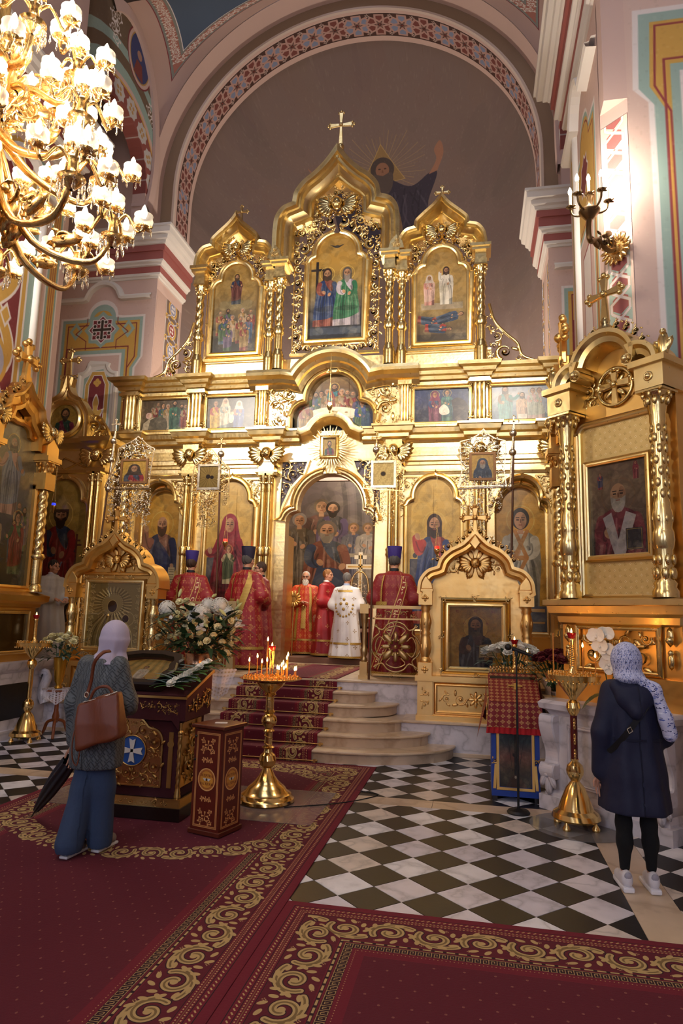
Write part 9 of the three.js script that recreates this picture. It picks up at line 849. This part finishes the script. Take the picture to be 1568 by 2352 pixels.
// brocades
const brocade = (bg, fg, step, dense) => { const t = cv(256, 256, (c, w, h) => { c.fillStyle = bg; c.fillRect(0, 0, w, h); const cross = (x, y, r) => { for (let k = 0; k < 4; k++) { const a = k * PI / 2; pl(c, [[x, y], [x + r * cos(a - 0.3), y + r * sin(a - 0.3)], [x + r * 1.2 * cos(a), y + r * 1.2 * sin(a)], [x + r * cos(a + 0.3), y + r * sin(a + 0.3)]], fg); } }; cross(64, 64, 26); cross(192, 192, 26); if (dense) { c.globalAlpha = 0.75; for (const [x, y] of [[192, 64], [64, 192]]) { for (let k = 0; k < 4; k++) rinceau(c, x + 26 * cos(k * PI / 2), y + 26 * sin(k * PI / 2), 17, k % 2 ? 1 : -1, fg, 5, k); } for (let i = 0; i < 16; i++) rinceau(c, (i * 64) % 256, Math.floor(i / 4) * 64 + 32, 8, 1, fg, 3, i); c.globalAlpha = 1; } }); t.repeat.set(1 / step, 1 / step); return M('#ffffff', { map: t, roughness: 0.55 }); };
const RED = brocade('#8f141c', '#b98a4a', 0.3, true), RED2 = brocade('#7f1017', '#9a5a34', 0.24, true), FIERY = brocade('#c23a18', '#dc9a48', 0.22, true), WHT = brocade('#dcd6d4', '#8a6a34', 0.3, false), GBAND = M('#b9974a', { roughness: 0.45, metalness: 0.45, map: cv(64, 64, (c) => { c.fillStyle = '#fff'; c.fillRect(0, 0, 64, 64); c.fillStyle = '#b5905a'; for (const [x, y] of [[16, 16], [48, 48]]) c.fillRect(x - 8, y - 8, 16, 16); }, { rep: [30, 30] }) });
const textBand = (() => { const t = cv(128, 1024, (c, w, h) => { c.fillStyle = '#8a1218'; c.fillRect(0, 0, w, h); c.fillStyle = '#c9a658'; c.fillRect(0, 0, 14, h); c.fillRect(w - 14, 0, 14, h); c.save(); c.translate(64, 0); c.rotate(PI / 2); c.font = 'bold 84px serif'; c.textBaseline = 'middle'; c.fillStyle = '#e2cf98'; for (let i = 0; i < 4; i++) c.fillText('СТЪ+', 14 + i * 256, 0); c.restore(); }, { wrap: false }); return M('#ffffff', { map: t, roughness: 0.55 }); })();
function clergy(label, px, py, z, fy, turn, o) {
  const top = onZ(px, py, z), H = (top.y - fy - (o.hat ? 0.1 : 0)), k = H / 1.76, g = thing('person', label, 'person', [top.x, fy, z], turn), T = [[0.03, 0.34, 0.27], [0.5, 0.3, 0.23], [0.95, 0.255, 0.19], [1.25, 0.25, 0.165], [1.42, 0.215, 0.135], [1.5, 0.1, 0.085]].map((r) => r.map((v) => v * k)), look = o.look || 0, C = [0, 1.635 * k, 0.02 * k], S = (p) => p.map((v) => v * k);
  const aL = o.arms || [[[-0.2, 1.38, 0], [-0.3, 1.1, 0.02], [-0.12, 1.06, 0.24]], [[0.2, 1.38, 0], [0.3, 1.1, 0.02], [0.12, 1.06, 0.24]]], skin = [headG(C, k, look)]; for (const a of aL) { const w = S(a[2]), e = S(a[1]); skin.push(hand(w, [w[0] - e[0], w[1] - e[1], w[2] - e[2]], k, a[2][0] < 0 ? 1 : -1)); skin.push(mesh([cap(S(a[0]), e, 0.05 * k, 0.042 * k), cap(e, w, 0.042 * k, 0.028 * k)], 0.02, [-0.45 * k, 0.85 * k, -0.25 * k], [0.45 * k, 1.5 * k, 0.4 * k], 0.02)); } skin.push(mesh([elp(S([0, 1.15, 0]), S([0.15, 0.35, 0.09])), ...[-1, 1].map((s) => cap(S([s * 0.09, 0.85, 0]), S([s * 0.1, 0.08, 0]), 0.08 * k, 0.045 * k)), ...[-1, 1].map((s) => cap(S([s * 0.1, 0.06, 0]), S([s * 0.11, 0.04, 0.1]), 0.04 * k, 0.035 * k))], 0.05, S([-0.25, -0.02, -0.2]), S([0.25, 1.6, 0.25]), 0.03));
  part(g, 'body', skin, o.skin || SKIN); const robe = [loftP(T, 0.011, 9, px), ...aL.flatMap((a) => [cap(S(a[0]), S(a[1]), 0.085 * k, 0.1 * k), cap(S(a[1]), S([lerp(a[1][0], a[2][0], 0.75), lerp(a[1][1], a[2][1], 0.75), lerp(a[1][2], a[2][2], 0.75)]), 0.1 * k, 0.085 * k)])]; part(g, 'vestment', [mesh(robe, 0.06, S([-0.48, 0, -0.36]), S([0.48, 1.56, 0.44]), 0.017)], o.robe);
  const on = (a, y, f = 1.03) => { const [rx, rz] = loftAt(T, y); return [rx * f * sin(a), y, rz * f * cos(a)]; }, band = (a0, a1, y0, y1, nm, m, f = 1.05) => part(g, nm, [surf((u, v) => on(lerp(a0, a1, u), lerp(y0, y1, v) * k, f), Math.max(4, Math.ceil(Math.abs(a1 - a0) * 6)), 4, { uvf: (u, v) => [u * (a1 - a0) * 0.25, v * (y1 - y0)] })], m);
  if (o.trim) { band(0, 6.283, 0.03, 0.07, 'hem', GBAND, 1.07); band(0, 6.283, 0.3, 0.34, 'trim', GBAND, 1.06); } if (o.sash) { for (const [d, m, w, f, nm] of [[0, o.sash, 0.13, 1.075, 'stole']]) part(g, nm, [surf((u, v) => { const y = lerp(1.46, 0.1, v) * k, a = PI + lerp(-0.85, 0.75, v) * -1 + (u - 0.5) * w * 3.4; return on(a, y, f); }, 5, 26, { uvf: (u, v) => [u, 1 - v] })], m); band(PI - 0.72, PI - 0.62, 1.0, 1.44, 'trim', GBAND, 1.08); band(PI - 0.3, PI - 1.2, 1.0, 1.05, 'trim', GBAND, 1.08); }
  if (o.front) { band(-0.62, -0.42, 0.35, 1.42, 'omophorion', GBAND, 1.09); band(0.42, 0.62, 0.5, 1.42, 'omophorion', GBAND, 1.09); band(-0.16, 0.16, 0.55, 1.02, 'epigonation', GBAND, 1.1); part(g, 'pendant', at([sph(0.03), lathe([[0.03, -0.02], [0.001, -0.08]], 8)], 0, 1.02 * k, 0.27 * k), GOLDC); }
  if (o.yoke) band(0, 6.283, 1.36, 1.4, 'yoke_trim', GBAND, 1.06); part(g, 'collar', [lathe([[0.066, 1.49], [0.068, 1.53], [0.06, 1.54]].map((r) => S(r)), 16, 0, 0, -0.01 * k)], o.collar || M('#15131a'));
  if (o.hairM) part(g, 'hair', [hairG(C, k, look, o.bald ? -0.035 : -0.02, o.bald ? -0.03 : -0.01)], o.hairM); faceBits(g, C, k, look, o.face || {}); if (o.hat) part(g, 'hat', [lathe([[0.001, 0.055], [0.094, 0.05], [0.094, 0.06], [0.112, 0.225], [0.11, 0.23], [0.001, 0.235]].map(([a, b]) => S([a, b])), 24, C[0], C[1], C[2] - 0.01)], o.hat); if (o.extra) o.extra(g, k, on, band); return g;
}
const PURP = M('#2a1466', { roughness: 0.75 }), DPURP = M('#170d2a', { roughness: 0.75 }), GREY = M('#4a4440', { roughness: 0.8 }), BRN = M('#3a2214', { roughness: 0.7 }), BLOND = M('#8a5a2c', { roughness: 0.7 }), SILV = M('#a8a29a', { roughness: 0.8 });
clergy('priest in red brocade and violet hat behind the big bouquet, back turned', 441, 1266, -10.9, YP, PI + 0.15, { robe: RED, sash: textBand, hat: PURP, hairM: BRN }); clergy('priest in red brocade and dark hat with gold stole, standing left of the royal doors', 570, 1257, -10.75, YP, PI - 0.35, { robe: RED, sash: GBAND, hat: DPURP, hairM: GREY, trim: 1 }); clergy('priest in red brocade and violet hat behind the right railing', 906, 1257, -10.6, YP, PI, { robe: RED2, sash: textBand, hat: PURP, hairM: GREY, trim: 1 });
clergy('dark-haired man with glasses half hidden behind the dark-hatted priest', 600, 1291, -11.4, YP, -0.9, { robe: RED2, hairM: BRN, face: { glasses: 1, brow: '#241810' } });
clergy('white-bearded bishop in orange-red vestments facing out of the royal doors', 703, 1313, -13.6, 0.95, 0.12, { robe: FIERY, front: 1, hairM: SILV, bald: 1, trim: 1, skin: SKIN, face: { beard: M('#d8d4cc', { roughness: 0.9 }), glasses: 1, brow: '#a8a098' }, collar: GBAND, arms: [[[-0.2, 1.38, 0], [-0.36, 1.08, 0.1], [-0.04, 1.1, 0.25]], [[0.2, 1.38, 0], [0.3, 1.08, 0.02], [0.24, 0.85, 0.12]]] });
clergy('fair-haired youth in red diamond-patterned robe with white collar', 752, 1308, -13.3, 0.95, 1.35, { robe: brocade('#94101a', '#c08a54', 0.34, false), hairM: BLOND, collar: M('#e4e0e0'), trim: 1 }); clergy('priest in white vestments with gold crosses, back turned, inside the doors', 797, 1316, -12.65, 0.95, PI - 0.12, { robe: WHT, hairM: M('#6a6460', { roughness: 0.85 }), yoke: 1, trim: 1, collar: M('#aab4d0'), extra: (g, k, on, band) => part(g, 'cross_embroidery', [...[0, 1, 2, 3].map((q) => { const c = [[0, 0.09], [0.09, 0], [0, -0.11], [-0.09, 0]][q], p = on(PI + c[0] * 2.6, (1.12 + c[1]) * k, 1.06); return ell(0.03, 0.03, 0.012, ...p, 6, 4); }), ...Array.from({ length: 11 }, (_, i) => { const a = PI * i / 10, p = on(PI + 0.75 * cos(a), (1.1 - 0.24 * sin(a)) * k, 1.06); return ell(0.022, 0.022, 0.01, ...p, 5, 4); })], GBAND) });
clergy('boy in a pale brocade tunic standing in profile below the warrior icon', 124, 1286, -10.7, YP, 1.3, { robe: M('#a8a4a2', { roughness: 0.7, bumpMap: grainTex, bumpScale: 0.004 }), hairM: M('#241a14', { roughness: 0.8 }), collar: M('#b8b4c0') });
// ---- woman in grey quilted coat ----
function zigTex(f) { return cv(256, 256, (c, w, h) => { c.fillStyle = f ? '#999' : '#fff'; c.fillRect(0, 0, w, h); c.strokeStyle = f ? '#000' : '#8a8a8a'; c.lineWidth = f ? 12 : 5; for (let k = -2; k < 6; k++) for (let r = 0; r < 4; r++) { const x = k * 64 + r * 32; c.beginPath(); c.moveTo(x, r * 64); c.lineTo(x + 64, r * 64 + 64); c.stroke(); c.beginPath(); c.moveTo(x + 64, r * 64); c.lineTo(x, r * 64 + 64); if ((k + r) % 2) c.stroke(); } }, { srgb: !f, rep: [6, 6] }); }
{
  const F = onY(212, 1978), g = thing('person', 'woman in grey quilted coat, pale headscarf and wide jeans, seen from behind', 'person', [F.x - 0.09, 0.012, F.z - 0.1], PI - 0.1); g.scale.set(0.82, 1, 0.9);
  const hd = [-0.06, 1.5, 0.06], skin = [headG(hd, 1, -0.3), hand([0.275, 0.72, 0.03], [0.05, -1, 0.08], 0.95, -1), mesh([elp([0, 1.1, 0], [0.15, 0.32, 0.1]), cap([0.2, 1.3, 0], [0.27, 1.02, -0.02], 0.05, 0.042), cap([0.27, 1.02, -0.02], [0.275, 0.74, 0.03], 0.042, 0.03), cap([-0.2, 1.3, 0], [-0.25, 1.05, 0.05], 0.05, 0.042), cap([-0.25, 1.05, 0.05], [-0.15, 0.98, 0.24], 0.042, 0.03), cap([0.08, 0.8, 0], [0.1, 0.1, -0.1], 0.08, 0.04), cap([-0.07, 0.8, 0], [-0.04, 0.08, 0.12], 0.08, 0.04), cap([0, 1.36, 0.02], [-0.05, 1.45, 0.05], 0.055, 0.05)], 0.04, [-0.36, 0, -0.25], [0.36, 1.52, 0.35], 0.022)]; part(g, 'body', skin, SKIN);
  const coatM = M('#5a6062', { roughness: 0.6, map: zigTex(0), bumpMap: zigTex(1), bumpScale: 0.03 }), T = [[0.6, 0.235, 0.19], [0.68, 0.24, 0.2], [0.95, 0.235, 0.18], [1.2, 0.225, 0.155], [1.34, 0.19, 0.12, 0, 0.0], [1.42, 0.09, 0.08, -0.03, 0.03]]; part(g, 'quilted_coat', [mesh([loftP(T, 0.006, 7, 1), cap([0.17, 1.31, 0], [0.265, 1.04, -0.02], 0.085, 0.075), cap([0.265, 1.04, -0.02], [0.275, 0.77, 0.02], 0.075, 0.06), cap([-0.17, 1.31, 0], [-0.25, 1.06, 0.05], 0.085, 0.075), cap([-0.25, 1.06, 0.05], [-0.16, 1.0, 0.22], 0.075, 0.06)], 0.05, [-0.4, 0.55, -0.27], [0.4, 1.46, 0.36], 0.013)], coatM);
  part(g, 'headscarf', [mesh([elp([-0.06, 1.535, 0.045], [0.105, 0.125, 0.118]), loftP([[1.33, 0.15, 0.13, -0.03, 0.02], [1.37, 0.135, 0.115, -0.04, 0.03], [1.43, 0.105, 0.1, -0.05, 0.035], [1.5, 0.1, 0.105, -0.06, 0.045]], 0.008, 6, 2)], 0.05, [-0.25, 1.3, -0.2], [0.18, 1.7, 0.25], 0.011).translate(0.06, 0, 0).scale(1.18, 1, 1.1).translate(-0.06, 0, 0)], M('#b3a9bb', { roughness: 0.9, sheen: 0.3, sheenColor: new THREE.Color('#ffffff'), sheenRoughness: 0.6 }));
  part(g, 'jeans', [mesh([cap([0.07, 0.72, 0.0], [0.07, 0.45, -0.05], 0.1, 0.095), cap([0.07, 0.45, -0.05], [0.11, 0.09, -0.12], 0.095, 0.115), cap([-0.07, 0.72, 0.0], [-0.06, 0.45, 0.05], 0.1, 0.095), cap([-0.06, 0.45, 0.05], [-0.04, 0.08, 0.08], 0.095, 0.105)], 0.05, [-0.22, 0.035, -0.3], [0.34, 0.84, 0.28], 0.014)], M('#33445f', { roughness: 0.85, bumpMap: grainTex, bumpScale: 0.003 })); for (const [x, z] of [[0.105, -0.09], [-0.04, 0.12]]) { const s = part(g, 'shoe', [mesh([cap([x, 0.05, z - 0.05], [x, 0.045, z + 0.13], 0.042, 0.036), cap([x, 0.075, z - 0.04], [x, 0.06, z + 0.04], 0.04, 0.035)], 0.03, [x - 0.08, 0.0, z - 0.13], [x + 0.08, 0.13, z + 0.2], 0.009)], M('#8a8078', { roughness: 0.7 })); part(s, 'sole', [rb(0.085, 0.022, 0.27, x, 0.011, z + 0.035, 0.01)], M('#d8d4d0')); }
  // handbag and umbrella: things of their own
  const LB = M('#703618', { roughness: 0.45, bumpMap: softTex, bumpScale: 0.004 }), X = (p) => V(...p).applyMatrix4(g.matrixWorld); g.updateMatrixWorld(true); const b0 = X([-0.22, 0.97, -0.25]); const b = thing('handbag', 'brown leather shoulder bag hanging on the back of the woman in the grey coat', 'handbag', [b0.x, b0.y, b0.z], 0.12); b.scale.set(0.84, 1, 1); part(b, 'bag_body', [nets((x, y, z) => { const w = 0.165 - 0.1 * Math.max(0, y) - 0.03 * Math.max(0, -y - 0.08), dz = 0.055 - 0.12 * Math.max(0, y + 0.02); const q = [Math.abs(x + y * 0.1) - w, Math.abs(y - x * 0.28) - 0.14, Math.abs(z) - Math.max(dz, 0.02)]; return Math.hypot(...q.map((v) => Math.max(v, 0))) + Math.min(Math.max(...q), 0) - 0.025 - 0.006 * sin(x * 22 + y * 9); }, [-0.26, -0.26, -0.12], [0.26, 0.26, 0.12], 0.011)], LB); part(b, 'zip', [tube([[-0.14, 0.12, 0.05], [0, 0.155, 0.052], [0.14, 0.2, 0.045]], 0.005, 5, 12)], SILVER); part(b, 'handle', [tube([[-0.1, 0.13, 0.03], [-0.05, 0.21, 0.04], [0.05, 0.23, 0.04], [0.1, 0.18, 0.03]], 0.011, 6, 16)], LB); const sp = [[-0.11, 0.2, 0.02], [-0.06, 0.4, 0.0], [-0.02, 0.5, -0.14], [-0.02, 0.4, -0.3]]; part(b, 'strap', [tube([[-0.13, 0.15, 0.03], [-0.1, 0.26, 0.03], [-0.06, 0.4, 0.07], [-0.02, 0.46, 0.03], [0.0, 0.47, -0.06]], 0.016, 6, 20, { flatten: 0.35 })], LB); part(b, 'ring', [tor(0.018, 0.004, -0.125, 0.17, 0.04, 5, 16)], SILVER); part(b, 'hanging_strap', [tube([[-0.17, 0.05, 0.05], [-0.2, -0.15, 0.06], [-0.19, -0.27, 0.05], [-0.15, -0.3, 0.06], [-0.13, -0.18, 0.06]], 0.006, 5, 20)], LB);
  const hp = X([0.285, 0.64, 0.04]), tipP = onY(72, 1874, 0.02), u = thing('umbrella', 'folded dark grey umbrella held point down by the woman in the grey coat', 'umbrella', [tipP.x, 0.012, tipP.z]); const D = hp.clone().sub(V(tipP.x, 0.012, tipP.z)), L = D.length(), q = new THREE.Quaternion().setFromUnitVectors(V(0, 1, 0), D.clone().normalize()), ug = (g0) => clean(g0).applyQuaternion(q); part(u, 'canopy', [ug(surf((a, v) => { const r = (0.012 + 0.045 * Math.pow(sin(PI * Math.min(1, v * 0.62 + 0.06)), 0.9)) * (1 + 0.16 * cos(a * 6.283 * 8 + v * 3)); return [r * cos(a * 6.283), 0.14 + v * (L - 0.2), r * sin(a * 6.283)]; }, 48, 16))], M('#20222b', { roughness: 0.6 })); part(u, 'tip', [ug(cyl(0.004, 0.008, 0.15, 0, 0, 0, 8))], M('#0a0a0a')); part(u, 'handle', [ug(cyl(0.012, 0.012, 0.14, 0, L - 0.07, 0, 10))], M('#0a0a0a'));
}
// ---- woman in navy coat ----
{
  const g = thing('person', 'woman in navy hooded coat, blue floral headscarf and black leggings, seen from behind', 'person', [1.06, 0.002, -5.08], PI + 0.08), hd = [0.02, 1.465, 0.03]; part(g, 'body', [headG(hd, 0.98, 0.1), hand([0.27, 0.72, 0.03], [0, -1, 0.15], 0.9, -1), hand([-0.16, 0.98, 0.26], [0.5, 0.1, 0.8], 0.9, 1), mesh([elp([0, 1.08, 0], [0.15, 0.32, 0.1]), cap([0.19, 1.27, 0], [0.26, 1.0, -0.02], 0.05, 0.042), cap([0.26, 1.0, -0.02], [0.27, 0.74, 0.03], 0.042, 0.028), cap([-0.19, 1.27, 0], [-0.26, 1.0, 0.02], 0.05, 0.042), cap([-0.26, 1.0, 0.02], [-0.17, 0.97, 0.24], 0.042, 0.028), ...[-1, 1].flatMap((s) => [cap([s * 0.09, 0.75, 0], [s * 0.1, 0.42, 0.01], 0.075, 0.052), cap([s * 0.1, 0.42, 0.01], [s * 0.105, 0.09, 0], 0.052, 0.034)]), cap([0, 1.32, 0], [0.02, 1.42, 0.02], 0.055, 0.05)], 0.04, [-0.36, 0.04, -0.2], [0.36, 1.48, 0.32], 0.02)], SKIN);
  g.scale.set(0.81, 1, 0.9); const NAVY = M('#0e1230', { roughness: 0.7, bumpMap: softTex, bumpScale: 0.01 }); part(g, 'coat', [mesh([loftP([[0.5, 0.285, 0.22], [0.7, 0.265, 0.2], [0.95, 0.23, 0.17], [1.0, 0.225, 0.168], [1.2, 0.22, 0.15], [1.31, 0.185, 0.12], [1.38, 0.09, 0.08]], 0.01, 5, 1), cap([0.17, 1.27, 0], [0.26, 1.0, -0.02], 0.085, 0.078), cap([0.26, 1.0, -0.02], [0.272, 0.745, 0.03], 0.078, 0.066), cap([-0.17, 1.27, 0], [-0.26, 1.0, 0.02], 0.085, 0.078), cap([-0.26, 1.0, 0.02], [-0.18, 0.97, 0.22], 0.078, 0.066)], 0.045, [-0.4, 0.46, -0.3], [0.4, 1.42, 0.34], 0.013)], NAVY); part(g, 'hood', [mesh([elp([0.01, 1.24, -0.13], [0.15, 0.09, 0.06]), cap([-0.13, 1.31, -0.06], [0.02, 1.16, -0.175], 0.05, 0.045), cap([0.15, 1.31, -0.06], [0.02, 1.16, -0.175], 0.05, 0.045)], 0.04, [-0.25, 1.05, -0.27], [0.25, 1.42, 0.06], 0.012)], NAVY); part(g, 'coat_seam', [surf((u, v) => { const a = PI + lerp(-1.3, 1.3, u); return [0.232 * sin(a), 0.965 + 0.018 * v, 0.176 * cos(a)]; }, 20, 1)], NAVY);
  const fl = cv(256, 256, (c, w, h) => { c.fillStyle = '#c3c4dc'; c.fillRect(0, 0, w, h); seed = 61; for (let i = 0; i < 260; i++) { c.fillStyle = ['#26357c', '#3d50a0', '#161d4a', '#7d8cc4', '#dfe0ee'][i % 5]; const x = rnd() * w, y = rnd() * h; for (let k = 0; k < 3; k++) { c.beginPath(); c.ellipse(x + rr(-6, 6), y + rr(-6, 6), rr(2, 6), rr(1.5, 4), rnd() * 3, 0, 7); c.fill(); } } }, { rep: [5, 5] }), FLO = M('#ffffff', { map: fl, roughness: 0.8 }); part(g, 'headscarf', [mesh([elp([0.02, 1.49, 0.02], [0.11, 0.125, 0.12]), elp([0.01, 1.37, -0.02], [0.11, 0.05, 0.105])], 0.05, [-0.2, 1.28, -0.2], [0.22, 1.66, 0.2], 0.011).scale(1.16, 1, 1.08), mesh([cap([-0.03, 1.37, -0.09], [-0.15, 1.3, -0.13], 0.035, 0.045), cap([-0.15, 1.3, -0.13], [-0.21, 1.12, -0.165], 0.045, 0.05), cap([-0.21, 1.12, -0.165], [-0.24, 1.03, -0.16], 0.05, 0.058)], 0.04, [-0.36, 0.92, -0.27], [0.05, 1.44, 0.0], 0.011)], FLO);
  const LEG = M('#060607', { roughness: 0.9 }); for (const s of [-1, 1]) { part(g, 'legging', [mesh([cap([s * 0.09, 0.72, 0], [s * 0.1, 0.42, 0.01], 0.08, 0.06), cap([s * 0.1, 0.4, 0.0], [s * 0.102, 0.3, -0.012], 0.062, 0.06), cap([s * 0.102, 0.3, -0.012], [s * 0.105, 0.14, 0], 0.058, 0.04)], 0.04, [s * 0.1 - 0.12, 0.12, -0.12], [s * 0.1 + 0.12, 0.82, 0.12], 0.012)], LEG); const sx = s * 0.105, shoe = part(g, 'sneaker', [mesh([cap([sx, 0.06, -0.045], [sx + s * 0.01, 0.05, 0.14], 0.042, 0.036), cap([sx, 0.09, -0.04], [sx, 0.085, 0.03], 0.04, 0.038)], 0.03, [sx - 0.09, 0.0, -0.13], [sx + 0.09, 0.15, 0.2], 0.009)], M('#d6d2d6', { roughness: 0.6 })); part(shoe, 'sole', [rb(0.09, 0.034, 0.29, sx, 0.017, 0.045, 0.012)], M('#e6e2e4')); part(shoe, 'heel_patch', [ell(0.03, 0.025, 0.014, sx, 0.1, -0.075, 8, 6)], M('#a09ca6')); }
  const st = M('#070708', { roughness: 0.5 }); part(g, 'crossbody_strap', [surf((u, v) => { const t = lerp(-0.02, 1, v), x = lerp(-0.06, 0.26, t), y = lerp(1.2, 0.84, t), z = -Math.sqrt(Math.max(0.001, 1 - (x / 0.245) ** 2)) * 0.178 - 0.006; return [x + (u - 0.5) * 0.03, y + (u - 0.5) * 0.03, Math.min(z, -0.03)]; }, 2, 20)], st); part(g, 'strap_buckle', [tf(tor(0.022, 0.004, 0, 0, 0, 5, 4), { rz: 0.3, p: [0.08, 1.04, -0.178] })], SILVER);
}
renderer.render(scene, camera);
